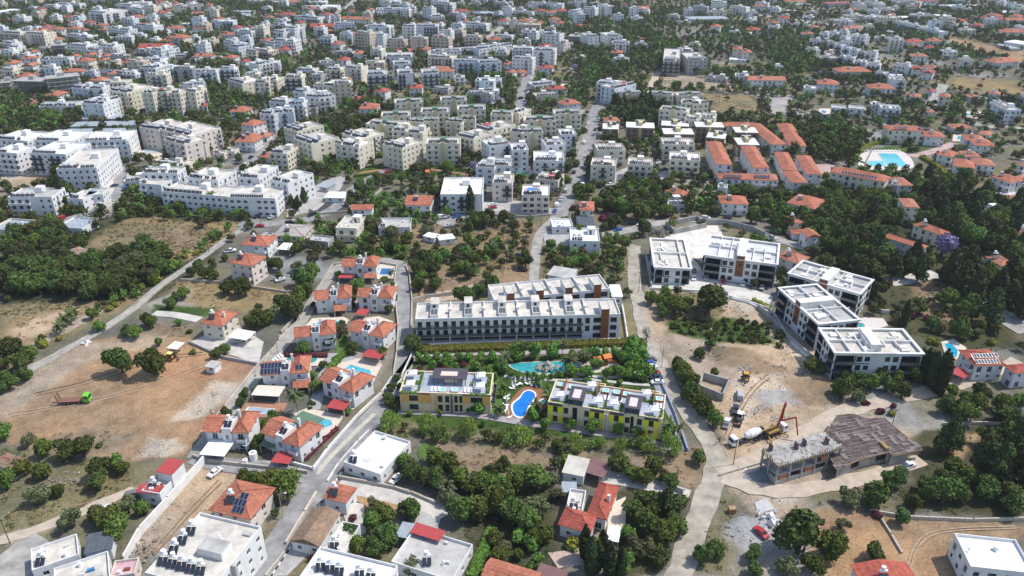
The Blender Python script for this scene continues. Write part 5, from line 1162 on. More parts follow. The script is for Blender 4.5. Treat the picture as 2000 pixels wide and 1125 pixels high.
# small houses and low blocks that fill the far town between the ones above
def filler():
    R = random.Random(42); k = 0
    for _ in range(7000):
        if k >= 250: break
        v = 2 + 190*R.random()**1.25; u = R.uniform(-10,2010)
        if 1090 < u < 1420 and 50 < v: continue
        if u > 1400 and v > 75 and R.random() < .8 or (560 < u < 640 and v > 90) or (1000 < u < 1400 and v < 18): continue
        p = P(u,v); w, d = (R.uniform(8,16), R.uniform(8,13)) if R.random() < .7 else (R.uniform(18,34), R.uniform(10,16)); ok = True
        for fx in (-1,-.4,.4,1):
            for fy in (-1,-.3,.4,1):
                if not free(p.x+fx*w*.62, p.y+d/2+fy*d*.75): ok = False
        if not ok: continue
        k += 1; n = R.choice([1,2,2,3,3,4]); hgt = n*2.95; a = P(u,v); a2 = Vector((a.x-w/2,a.y,hgt)); b2 = Vector((a.x+w/2,a.y+R.uniform(-3.5,1.5),hgt))
        A, B = PX(a2), PX(b2); q = R.random()
        if q < .25: house(A,B,d,min(n,2),WHITE if R.random() < .7 else CREAM,R.choice([TILE,TILER,TILEP]),'hip' if R.random() < .7 else 'gable',heat=1)
        elif q < .9: apartment(A,B,d,n,R.choice([WHITE,WHITE,CREAM,BLUEW,TAN]),heat=3)
        else: shed(A,B,d,3.4,WHITE,R.choice([WHM,GREYM,DKM]),name="flat_shed",cat="building")
    print("filler",k)
filler()
# ------------------------------------------------------------------ the new garden complex with two terrace-roofed buildings
TERR = M("pale_terrace_paving",(.40,.43,.50),var=.2,scale=.9); SANDST = M("beige_stone_cladding",(.80,.66,.44),var=.10,scale=1.2)
ORANGE = M("orange_panel",(.85,.45,.14),rough=.6,var=.04); YPAN = M("bright_yellow_panel",(.88,.78,.03),rough=.6,var=.03)
ANTH = M("anthracite_cladding",(.075,.07,.085),rough=.6,var=.1); LEAFG = M("clipped_planter_green",(.12,.23,.025),var=.3,scale=3)
TUBW = M("hot_tub_water",(.25,.60,.58),rough=.08,var=0,spec=.5); TEAK = M("teak_slats",(.42,.20,.06),rough=.6,var=.15,scale=3)
CANV = M("white_canvas",(.82,.82,.80),var=.03)
def parasol(p, label, size=3.4, h=2.6, closed=False, group=None):
    t = thing("parasol", label, "parasol", p, 0, group, True); m = MB(); m.cyl((0,0,0),(0,0,h+.4),.05,n=6); m.cyl((0,0,0),(0,0,.1),.4,n=8); m.build("pole",STEEL,t)
    c = MB()
    if closed: c.cyl((0,0,.9),(0,0,h+.6),.42,.06,n=8)
    else:
        s = size/2; q = [(-s,-s),(s,-s),(s,s),(-s,s)]
        for i in range(4):
            a,b = q[i],q[(i+1)%4]; c.face([(*a,h),(*b,h),(0,0,h+.9)]); c.face([(*a,h-.18),(*b,h-.18),(*b,h),(*a,h)])
    c.build("canopy",CANV,t); return t
def hottub(p, ang, label, s=2.1):
    t = thing("hot_tub", label, "hot tub", p, ang, "hot tubs on the roof terraces", True); m = MB(); m.box(-s/2,-s/2,0,s/2,s/2,.75); m.build("timber_surround",TEAK,t)
    r = MB(); k = s/2; i = k-.28
    for a in (((-k,-k),(k,-k),(i,-i),(-i,-i)),((k,-k),(k,k),(i,i),(i,-i)),((k,k),(-k,k),(-i,i),(i,i)),((-k,k),(-k,-k),(-i,-i),(-i,i))): r.face([(x,y,.8) for x,y in a])
    for a,b in (((-k,-k),(k,-k)),((k,-k),(k,k)),((k,k),(-k,k)),((-k,k),(-k,-k))): r.face([(*a,.75),(*b,.75),(*b,.8),(*a,.8)])
    r.build("rim",ROOFW,t); w = MB(); w.face([(-i,-i,.765),(i,-i,.765),(i,i,.765),(-i,i,.765)]); w.build("water",TUBW,t)
def planter(b, x0, y0, x1, y1, z, hh=.3):
    m = MB(); m.box(x0,y0,z+.003,x1,y1,z+hh,bottom=False); o = m.build("planter",M('timber_planter',(.33,.26,.16),var=.1),b.root); R = random.Random(int(x0*7+y0)); g = MB()
    for _ in range(int((x1-x0)*(y1-y0)*26)+10):
        x,y = R.uniform(x0+.05,x1-.05),R.uniform(y0+.05,y1-.05); r = R.uniform(.15,.3); zz = z+hh+R.uniform(.0,.35)
        a = Vector((R.uniform(-1,1),R.uniform(-1,1),R.uniform(-.3,1))).normalized()*r; c = a.orthogonal().normalized()*r; P0 = Vector((x,y,zz))
        g.face([P0-a-c,P0+a-c,P0+a+c,P0-a+c])
    g.build("planting",LEAFG,o)
def loungers(b, x, y, z, n, dx=1.1):
    for i in range(n):
        m = MB(); m.box(x+i*dx,y,z+.25,x+i*dx+.6,y+1.3,z+.35); m.obox((x+i*dx,y+1.3,z+.25),(.6,0,0),(0,.6,.4),(0,0,.1)); m.box(x+i*dx+.05,y+.1,z+.003,x+i*dx+.15,y+1.2,z+.25); m.box(x+i*dx+.45,y+.1,z+.003,x+i*dx+.55,y+1.2,z+.25)
        o = put("sun_lounger", m.mesh("sun_lounger",[CANV]), None, b.root.matrix_world @ Vector((0,0,0))); o.location = b.o; o.rotation_euler = (0,0,b.ang); tag(o,"cream sun lounger on a roof terrace","sun lounger","sun loungers on the roof terraces",True,)
def wpt(b, x, y, z): c,s = math.cos(b.ang), math.sin(b.ang); return Vector((b.o.x+x*c-y*s, b.o.y+x*s+y*c, z))
def orange_block():
    h = 7.0; o,W,D,ang = frame((780,765),(958,771),(982,729),h); b = Bld("terrace_building","beige and orange two-storey building with roof terraces and a dark canopy","building",o,W,D,ang,0)
    w = MB(); ops = []
    for x in (.07,.78):
        for z in (.5,3.7): ops.append((W*x+ (W*.03 if x<.5 else 0),W*x+W*.13,z,z+2.1,'d',.25))
    for z in (.4,3.6): ops += [(W*.42,W*.47,z,z+2.4,'d'),(W*.50,W*.545,z,z+2.4,'d'),(W*.60,W*.64,z,z+2.5,'d'),(W*.655,W*.69,z,z+2.5,'d')]
    b.facade(w,0,0,h,ops)
    sq = [(D*f,D*f+D*.22,z,z+2.3,'b',.3) for f in (.1,.42,.72) for z in (.4,3.6)]
    b.facade(w,1,0,h,sq); b.facade(w,3,0,h,sq); b.facade(w,2,0,h,[]); b.parapet(w,6.4,h,.35); w.build("wall",SANDST,b.root)
    for x0,x1 in ((.01,.095),(.205,.35),(.69,.775),(.915,.99)):
        m = MB(); m.box(W*x0,-.14,3.3,W*x1,-.004,6.35); m.build("orange_panel",ORANGE,b.root)
    m = MB(); m.box(W*.385,-.12,.2,W*.412,-.004,6.2); m.build("orange_panel",ORANGE,b.root)
    m = MB(); m.box(W*.565,-.6,.3,W*.58,-.004,6.6); m.box(0,-.2,6.45,W*.34,-.004,6.75); m.box(W*.69,-.2,6.45,W+.3,-.004,6.75); m.build("dark_fin",ANTH,b.root)
    for f in (.1,.5): b.balcony(D*f,D*.34,3.2,ANTH,d=1.2,side=1,glass=True)
    z = 6.4; r = MB(); r.face([(.35,.35,z),(W-.35,.35,z),(W-.35,D-.35,z),(.35,D-.35,z)]); r.build("roof",TERR,b.root)
    c = MB(); x0,x1,y0,y1 = W*.33,W*.72,D*.42,D*.92
    c.box(x0,y0,z+2.3,W*.42,y1,z+2.5); c.box(W*.61,y0,z+2.3,x1,y1,z+2.5); c.box(W*.42,y0,z+2.3,W*.61,D*.56,z+2.5); c.box(W*.42,D*.78,z+2.3,W*.61,y1,z+2.5)
    for xx in (x0+.4,x1-.6,W*.46,W*.58): c.box(xx,y0+.3,z+.003,xx+.25,y0+.55,z+2.3)
    c.build("canopy",ANTH,b.root); g = MB(); g.box(W*.42,D*.56,z+2.2,W*.61,D*.78,z+2.42); g.build("skylight",DECK,b.root)
    s = MB(); s.box(W*.45,D*.55,z+.003,W*.60,D*.9,z+2.18); s.build("stair_room",SANDST,b.root)
    for x in (.22,.80):
        m = MB(); m.box(W*x-.15,.36,z+.003,W*x+.15,D-.36,z+.7); m.build("dividing_wall",TERR,b.root)
    m = MB(); m.box(W-1.6,.36,z+.004,W-.36,D-.36,z+.35); m.build("dark_strip",ANTH,b.root)
    for x,y in ((.11,.22),(.10,.70),(.88,.22),(.87,.70)):
        parasol(wpt(b,W*x,D*y,z),"white square parasol on the roof of the orange-panelled building",2.7,2.3,group="white parasols on the roof terraces")
        planter(b,W*x-3.0,D*y-2.9,W*x+2.4,D*y-2.2,z); planter(b,W*x+2.3,D*y-2.1,W*x+3.0,D*y+2.2,z); planter(b,W*x-2.4,D*y+2.3,W*x+2.4,D*y+2.9,z)
    hottub(wpt(b,W*.47,D*.14,z),ang,"turquoise hot tub with timber sides on the orange-panelled building"); hottub(wpt(b,W*.60,D*.16,z),ang,"turquoise hot tub with timber sides on the orange-panelled building")
    loungers(b,W*.33,D*.12,z,3); loungers(b,W*.70,D*.12,z,3); b.done()
orange_block()
def yellow_block():
    h = 7.4; o,W,D,ang = frame((1070,784),(1294,818),(1296,770),h); b = Bld("terrace_building","beige two-storey building with yellow panels and two dark roof towers","building",o,W,D,ang,0)
    w = MB(); ops = []; bays = [.02,.115,.30,.39,.56,.655,.76,.86]
    for x in bays:
        for z in (.5,3.9): ops.append((W*x+W*.028,W*x+W*.07,z,z+2.2,'d',.25))
    for x in (.235,.80-.01): ops.append((W*x-W*.015,W*x+W*.03,.1,6.6,'d',1.2)) if x < .3 else ops.append((W*.735-W*.005,W*.735+W*.024,.1,6.6,'d',1.0))
    b.facade(w,0,0,h,sorted(ops))
    sq = [(D*f,D*f+D*.22,z,z+2.3,'b',.3) for f in (.1,.42,.72) for z in (.5,3.8)]
    b.facade(w,1,0,h,sq); b.facade(w,3,0,h,sq); b.facade(w,2,0,h,[]); b.parapet(w,6.8,h,.3); w.build("wall",SANDST,b.root)
    for x in (.02,.39,.56,.86):
        for x0,x1 in ((x-.016,x+.027),(x+.071,x+.116)):
            m = MB(); m.box(W*x0+.05,-.12,3.7,W*x1,-.004,6.3); m.build("yellow_panel",YPAN,b.root)
            if x in (.02,.39,.86): m = MB(); m.box(W*x0+.3,-.1,.4,W*x1,-.004,3.1); m.build("yellow_panel",YPAN,b.root)
        m = MB(); m.box(W*x-W*.012,-.2,6.35,W*x+W*.11,-.004,7.1); m.build("dark_band",ANTH,b.root)
    m = MB(); m.box(W*.505,-.7,0,W*.512,-.004,6.4); m.box(W*.53,-.7,0,W*.537,-.004,6.4); m.build("white_fin",ROOFW,b.root)
    z = 6.8; r = MB(); r.face([(.3,.3,z),(W-.3,.3,z),(W-.3,D-.3,z),(.3,D-.3,z)]); r.build("roof",TERR,b.root)
    for x in (.245,.74):
        c = MB(); x0,x1,y0,y1 = W*x-2.3,W*x+2.3,-.6,D*.52
        c.box(x0,y0,z+2.7,x0+1.1,y1,z+3.0); c.box(x1-1.1,y0,z+2.7,x1,y1,z+3.0); c.box(x0+1.1,y0,z+2.7,x1-1.1,y0+1.1,z+3.0); c.box(x0+1.1,y1-1.1,z+2.7,x1-1.1,y1,z+3.0); c.box(x0+.3,y0+.6,z+.003,x0+.6,y1-.4,z+2.7); c.box(x1-.6,y0+.6,z+.003,x1-.3,y1-.4,z+2.7)
        c.build("roof_tower",ANTH,b.root); g = MB(); g.box(x0+1.1,y0+1.1,z+2.5,x1-1.1,y1-1.1,z+2.8); g.build("skylight",M("pale_skylight",(.62,.55,.54),var=.05),b.root)
    for x in (.10,.40,.62,.90):
        m = MB(); m.box(W*x-.12,D*.5,z+.003,W*x+.12,D-.31,z+1.9); m.build("brown_divider",BROWNW,b.root)
    m = MB(); m.box(W*.5-.12,.31,z+.003,W*.5+.12,D-.31,z+.6); m.build("dividing_wall",ANTH,b.root)
    for x,y in ((.09,.2),(.34,.80),(.43,.2),(.57,.2),(.83,.80),(.92,.18)):
        parasol(wpt(b,W*x,D*y,z),"white square parasol on the roof of the yellow-panelled building",2.6,2.3,group="white parasols on the roof terraces")
        planter(b,W*x-2.3,D*y-2.1,W*x+2.2,D*y-1.5,z); planter(b,W*x+1.9,D*y-1.4,W*x+2.5,D*y+2.0,z)
    for x,y in ((.06,.78),(.17,.74),(.47,.80),(.57,.80),(.66,.78),(.95,.78)): hottub(wpt(b,W*x,D*y,z),ang,"turquoise hot tub with timber sides on the yellow-panelled building")
    loungers(b,W*.47,D*.45,z,2); loungers(b,W*.58,D*.45,z,2); loungers(b,W*.93,D*.45,z,2)
    for x in (.30,.80):
        m = MB(); 
        for a in ((W*x,D+.01,W*x+5,D+.3),(W*x,D+2.2,W*x+5,D+2.5),(W*x,D+.3,W*x+.3,D+2.2),(W*x+4.7,D+.3,W*x+5,D+2.2)): m.box(a[0],a[1],6.2,a[2],a[3],6.5)
        m.box(W*x,D+2.2,0,W*x+.3,D+2.5,6.2); m.box(W*x+4.7,D+2.2,0,W*x+5,D+2.5,6.2); m.build("rear_pergola",SANDST,b.root)
    b.done()
yellow_block()
MAUVE = M("mauve_paving",(.36,.32,.33),var=.1,scale=.6); REDDECK = M("red_brown_deck",(.26,.12,.065),var=.15,scale=1.5)
road("complex_lane", [(806,694),(850,691),(950,689),(1050,688),(1150,685),(1258,682)], 3.4, MAUVE)
road("complex_lane", [(778,803),(850,806),(930,810),(1000,822),(1060,831),(1130,840),(1200,851),(1280,866),(1330,882)], 3.0, MAUVE)
road("complex_lane", [(1258,684),(1268,715),(1285,755),(1305,795),(1325,840),(1338,880)], 2.6, M("blue_grey_paving",(.27,.29,.34),var=.1))
road("complex_lane", [(808,694),(795,712),(780,730)], 3.2, MAUVE)
road("garden_path", [(985,735),(1020,738),(1055,742),(1090,742),(1150,740),(1230,750),(1270,752)], 1.3, M("white_gravel_path",(.50,.50,.48),var=.1))
road("garden_path", [(1120,728),(1150,735),(1200,738),(1240,728),(1262,720)], 1.2, M("white_gravel_path",(.50,.50,.48)))
road("garden_path", [(1125,830),(1126,842)], 3, MAUVE); road("garden_path", [(1232,850),(1233,860)], 3, MAUVE); road("garden_path", [(884,800),(884,806)], 4, MAUVE)
sheet("playground", curve([(1125,722),(1140,708),(1165,703),(1200,706),(1215,715),(1190,725),(1150,730)],1), M("playground_sand",(.50,.46,.42),var=.1))
sheet("pool_deck", curve([(985,800),(1010,765),(1025,755),(1050,755),(1070,770),(1090,780),(1060,800),(1040,822),(1000,826),(985,818)],1), REDDECK)
sheet("parking_bay", [(1258,696),(1276,694),(1298,752),(1275,752)], M("light_grey_paving",(.42,.44,.47),var=.08))
pool("vivid blue kidney-shaped pool on a red-brown deck between the two terrace buildings", curve([(1000,790),(1016,780),(1022,767),(1034,763),(1046,770),(1043,780),(1031,794),(1026,812),(1016,816),(1004,811)],2), WATERR, rim=.7, rimmat=ROOFW)
pool("small turquoise whirlpool beside the vivid blue kidney pool", curve([(1054,786),(1058,780),(1066,784),(1062,790)],2), TUBW)
pool("crescent turquoise lake pool with a rock island in the garden complex", curve([(990,711),(1050,708),(1138,705),(1128,717),(1100,728),(1060,732),(1030,730),(1004,722)],2), M("lake_water",(.05,.34,.38),rough=.07,var=.25,scale=.6,spec=.5), rim=.4)
def rockpile():
    c = P(1068,722); t = thing("rock_island","pale artificial rock island in the crescent pool","rock island",c); R = random.Random(4); mt = M("pale_rock",(.42,.38,.32),var=.25,scale=1)
    for _ in range(34):
        r = R.uniform(.5,1.5); a = R.uniform(0,6.28); d = R.random()**.6*4.2; z = max(0,3.0-d*.75)*R.uniform(.5,1); m = MB(); x,y = d*math.cos(a),d*math.sin(a)*.8
        pts = [Vector((R.uniform(-1,1),R.uniform(-1,1),R.uniform(-.7,1)))*r for _ in range(6)]
        q = [Vector((x,y,z))+Vector((r*R.uniform(.7,1.1)*sx,r*R.uniform(.7,1.1)*sy,r*R.uniform(.5,.9)*sz)) for sx,sy,sz in ((1,0,0),(0,1,0),(-1,0,0),(0,-1,0),(0,0,1),(0,0,-1))]
        for i in range(4): m.face([q[i],q[(i+1)%4],q[4]]); m.face([q[(i+1)%4],q[i],q[5]])
        m.build("rock",mt,t)
rockpile()
def playtower(px,py,label,s=1.0):
    t = thing("play_tower",label,"playground",P(px,py),.3); m = MB(); OR = M("orange_play_plastic",(.62,.17,.03),rough=.5,var=.05)
    for x in (-1,1):
        for y in (-1,1): m.box(x*s-.08,y*s-.08,0,x*s+.08,y*s+.08,3.0)
    m.box(-1.1*s,-1.1*s,1.3,1.1*s,1.1*s,1.4); m.build("tower_frame",BROWNW,t); r = MB(); gable(r,-1.3*s,-1.3*s,1.3*s,1.3*s,3.0,.9); r.build("roof",OR,t)
    c = MB(); c.obox((1.1*s,-.4,1.3),(2.8,0,-1.2),(0,.8,0),(0,0,.12)); c.obox((1.1*s,-.45,1.3),(2.8,0,-1.2),(0,.08,0),(0,0,.35)); c.obox((1.1*s,.42,1.3),(2.8,0,-1.2),(0,.08,0),(0,0,.35)); c.build("slide",OR,t)
    b = MB(); b.bar((-1.1*s,0,2.4),(-3.6*s,0,2.4),.12); b.bar((-3.6*s,-.7,0),(-3.6*s,0,2.4),.1); b.bar((-3.6*s,.7,0),(-3.6*s,0,2.4),.1); b.build("swing_beam",OR,t)
playtower(1165,716,"orange and brown play tower with slide left of the taller orange one"); playtower(1184,711,"taller orange play tower beside the palm in the sand playground",1.1)
playtower(835,345,"colourful play tower in the town park by the round court",1.0)
for i,(x,y) in enumerate(((1006,750),(1025,748),(1043,751),(1056,756),(990,786),(992,812),(1000,756))): parasol(P(x,y),"closed white parasol at the edge of the kidney pool deck",closed=True,h=2.3,group="closed parasols round the kidney pool")
def groundlounger(px,py,rz,label,grp):
    if 'gl' not in WMESH:
        m = MB(); m.box(-.33,-1,.28,.33,.35,.38); m.obox((-.33,.35,.28),(.66,0,0),(0,.6,.45),(0,0,.1))
        for x in (-.3,.24):
            for y in (-.9,.3): m.box(x,y,0,x+.06,y+.06,.28)
        WMESH['gl'] = m.mesh("sun_lounger",CANV)
    o = put("sun_lounger",WMESH['gl'],None,P(px,py,.09),rz); tag(o,label,"sun lounger",grp,True)
R_ = random.Random(3)
for x,y in ((1000,760),(1004,757),(1010,753),(1018,751),(1030,751),(1037,752),(1048,755),(991,775),(989,780),(988,792),(990,799),(986,806),(996,816),(1046,800),(1052,796),(1040,808)): groundlounger(x,y,R_.uniform(0,6.28),"white sun lounger on the paving round the kidney pool","sun loungers round the kidney pool")
for x in range(1672,1760,7): groundlounger(x*.98+36,295.5,0,"dark-edged sun lounger along the hotel pool","sun loungers at the hotel pool")
for x,y in ((538,712),(536,707),(540,703),(545,699),(550,696)): groundlounger(x,y,.7,"white sun lounger at the left end of the teal pool","sun loungers at the teal pool")
for x in range(1868,2000,8): groundlounger(x,380+ (x%3),0,"white sun lounger on the long terrace at the right edge","sun loungers on the white terrace")

# ------------------------------------------------------------------ construction site
def carcass_site():
    h = 6.6; o,W,D,ang = frame((1521,910),(1646,873),(1600,848),h); b = Bld("concrete_frame_building","two-storey concrete frame with brick infill and upright formwork boards under construction","construction site",o,W,D,ang,0)
    s = MB(); s.box(-.2,-.2,6.3,W+.2,D+.2,6.6); s.build("top_slab",CONC,b.root); s = MB(); s.box(0,0,3.1,W,D,3.35); s.build("floor_slab",CONC,b.root)
    nx = 5
    for i in range(nx+1):
        for y in (0,D*.5,D-.45):
            c = MB(); x = i*(W-.45)/nx; c.box(x,y,-.2,x+.45,y+.45,6.3); c.build("column",CONC,b.root)
    w = MB(); w.box(.5,.1,0,W-.5,.35,1.3); w.box(W*.1,D*.7,0,W*.5,D*.7+.3,3.08); w.box(W*.55,D*.6,3.36,W*.9,D*.6+.3,6.28); w.box(.05,.5,0,.3,D*.45,2.2); w.build("base_wall",CONC,b.root)
    br = M("hollow_brick",(.40,.17,.09),var=.15,scale=3)
    for x0,z0 in ((W*.42,1.32),(W*.02,1.3),(W*.66,3.4)):
        m = MB(); m.box(x0+.6,.12,z0,x0+3.2,.33,z0+1.7); m.build("brick_infill",br,b.root)
    R = random.Random(5)
    for i in range(26):
        m = MB(); x = i*W/26; m.box(x,-.3,5.8,x+W/26-R.uniform(.35,.7),-.2,7.1+R.uniform(0,.8)); m.build("formwork_board",WOODF,b.root)
    for i in range(10):
        m = MB(); y = i*D/10; m.box(-.34,y,5.8,-.24,y+D/10-R.uniform(.1,.6),7.2+R.uniform(0,.8)); m.box(W+.24,y,5.8,W+.34,y+D/10-R.uniform(.1,.6),7.2+R.uniform(0,.8)); m.build("formwork_board",WOODF,b.root)
    pr = MB(); pr.box(-.05,-.05,0,.05,.05,3.05); pm = pr.mesh('prop',[WOODF])
    for i in range(44): put('prop',pm,b.root,(R.uniform(.6,W-.6),R.uniform(.5,D*.6),R.choice((0,3.36))))
    for fx,fy in ((.42,.5),(.56,.55),(.1,.8),(.85,.3)):
        m = MB(); m.box(W*fx,D*fy,6.603,W*fx+.12,D*fy+1.6,8.6); m.build("upright_formwork",BRM,b.root)
    g = MB()
    for _ in range(70):
        x,y = R.uniform(.5,W-1),R.uniform(.5,D-1); a = R.uniform(0,6.28); L = R.uniform(.6,2.6); g.bar((x,y,6.65),(x+L*math.cos(a),y+L*math.sin(a),6.65+R.uniform(0,.5)),.05)
    for i in range(20):
        x = R.uniform(0,W); y = R.choice([.2,D*.5,D-.3]); g.bar((x,y,6.6),(x+.1,y,7.9),.045)
    stuff(g.build("loose_rebar",RUST,b.root)); b.done()
    st = MB()
    n = 9
    for i in range(n):
        a0,a1 = i*math.pi*.9/n,(i+1)*math.pi*.9/n; z = 3.3+i*.32
        st.face([(W+1.6+1.3*math.cos(a0),2.2+1.3*math.sin(a0),z),(W+1.6+3*math.cos(a0),2.2+3*math.sin(a0),z),(W+1.6+3*math.cos(a1),2.2+3*math.sin(a1),z),(W+1.6+1.3*math.cos(a1),2.2+1.3*math.sin(a1),z)])
        st.face([(W+1.6+3*math.cos(a0),2.2+3*math.sin(a0),z-2),(W+1.6+3*math.cos(a1),2.2+3*math.sin(a1),z-2),(W+1.6+3*math.cos(a1),2.2+3*math.sin(a1),z+.8),(W+1.6+3*math.cos(a0),2.2+3*math.sin(a0),z+.8)])
    st.build("curved_stair",CONC,b.root)
carcass_site()
def rebar_deck():
    z = 3.6; pts = [(1634,812),(1667,809),(1690,818),(1727,817),(1801,880),(1745,892),(1735,884),(1680,898),(1634,918),(1608,868),(1611,849)]
    w = [P(x,y,z) for x,y in pts]; c = sum(w,Vector())/len(w); o = Vector((c.x,c.y,0)); loc = [(p.x-o.x,p.y-o.y) for p in w]
    t = thing("formwork_deck","dark rebar covered deck on timber props beside the concrete frame","construction site",o); occupy([(p.x,p.y) for p in w],1)
    m = MB(); m.prism(loc,z-.25,z); m.build("plywood_deck",M("wet_plywood",(.15,.125,.12),var=.5,scale=.3),t)
    u = Vector((P(1801,880,z)-P(1745,892,z))).normalized(); ang = math.atan2(u.y,u.x); ca,sa = math.cos(ang),math.sin(ang)
    def bars(name, step, wdt, hgt, dirs, mat, zz, lim):
        k = 0; g = MB()
        for d in dirs:
            a = ang + d*math.pi/2; ux,uy = math.cos(a),math.sin(a); vx,vy = -uy,ux
            q = -32.0
            while q < 32:
                ts = np.arange(-34,34,.5); X = ux*ts+vx*q; Y = uy*ts+vy*q; ins = inpoly(loc,X,Y); i = 0
                while i < len(ts):
                    if ins[i]:
                        j = i
                        while j+1 < len(ts) and ins[j+1] and (lim or (j*7+int(q*13))%23): j += 1
                        if ts[j]-ts[i] > 1.5:
                            p0 = (ux*ts[i]+vx*q,uy*ts[i]+vy*q,zz); p1 = (ux*ts[j]+vx*q,uy*ts[j]+vy*q,zz)
                            if lim: m = MB(); m.bar(p0,p1,wdt,hgt); m.build(name,mat,t)
                            else: g.bar(p0,p1,wdt,hgt)
                        i = j
                    i += 1
                q += step*(1+.12*math.sin(q*7))
        if not lim: stuff(g.build(name,mat,t))
    bars("rebar_beam",4.6,.5,.25,(0,1),RUST,z+.14,True)
    bars("rebar_mesh",.62,.12,.06,(0,1),M("steel_rebar",(.22,.165,.155),var=.5,scale=.3),z+.3,False)
    bars("rebar_bundle",1.4,.1,.08,(0,),M("pale_rebar",(.34,.29,.27),var=.5,scale=.4),z+.36,False)
    R = random.Random(2); sh = MB(); sh.box(-.6,-1.2,0,.6,1.2,.03); me = sh.mesh('plywood_sheet',[M('dry_plywood',(.19,.165,.155),var=.35)]); k = 0
    while k < 34:
        x,y = R.uniform(-30,30),R.uniform(-22,22)
        if inpoly(loc,np.array([x]),np.array([y]))[0]: put('plywood_sheet',me,t,(x,y,z+.42),ang+R.choice((0,1.57))); k += 1
    for i in range(len(loc)):
        a,b2 = Vector((*loc[i],z+.1)),Vector((*loc[(i+1)%len(loc)],z+.1)); m = MB(); m.bar(a,b2,.16,.3); m.build("edge_board",WOODF,t)
    q = [Vector((*loc[i],0))*.94 for i in (8,7,6,5,4)]
    for a,b2 in zip(q,q[1:]):
        d = b2-a; m = MB(); s = Vector((-d.y,d.x,0)).normalized()*.3; m.obox(a,d*.62,s,(0,0,z-.3)); m.obox(a+d*.62,d*.38,s,(0,0,.9)); m.build('support_wall',CONC,t)
    R = random.Random(8); k = 0
    for i in range(400):
        x,y = R.uniform(-30,30),R.uniform(-22,22)
        if inpoly(loc,np.array([x]),np.array([y]))[0] and k < 60: m = MB(); m.box(x-.08,y-.08,0,x+.08,y+.08,z-.25); m.build("prop",WOODF,t); k += 1
    m = MB(); v = P(1716,868,z)-o; m.obox((v.x,v.y,z+.1),(.6,-3.0,0),(1.1,.2,0),(0,0,.9)); m.build("yellow_shutter",M("yellow_formwork",(.30,.22,.10),var=.1),t)
rebar_deck()
def excav_wall(): 
    wall([(1372,740),(1422,754),(1410,783),(1364,764),(1372,740)],2.6,CONC,.4,"bare concrete walls of a small roofless pit beside the bushes",name="roofless_pit")
    wall([(1301,441),(1362,430),(1378,445),(1316,457),(1301,441)],2.4,CONC,.6,"white concrete basin walls at the head of the building site",name="concrete_basin")
excav_wall()
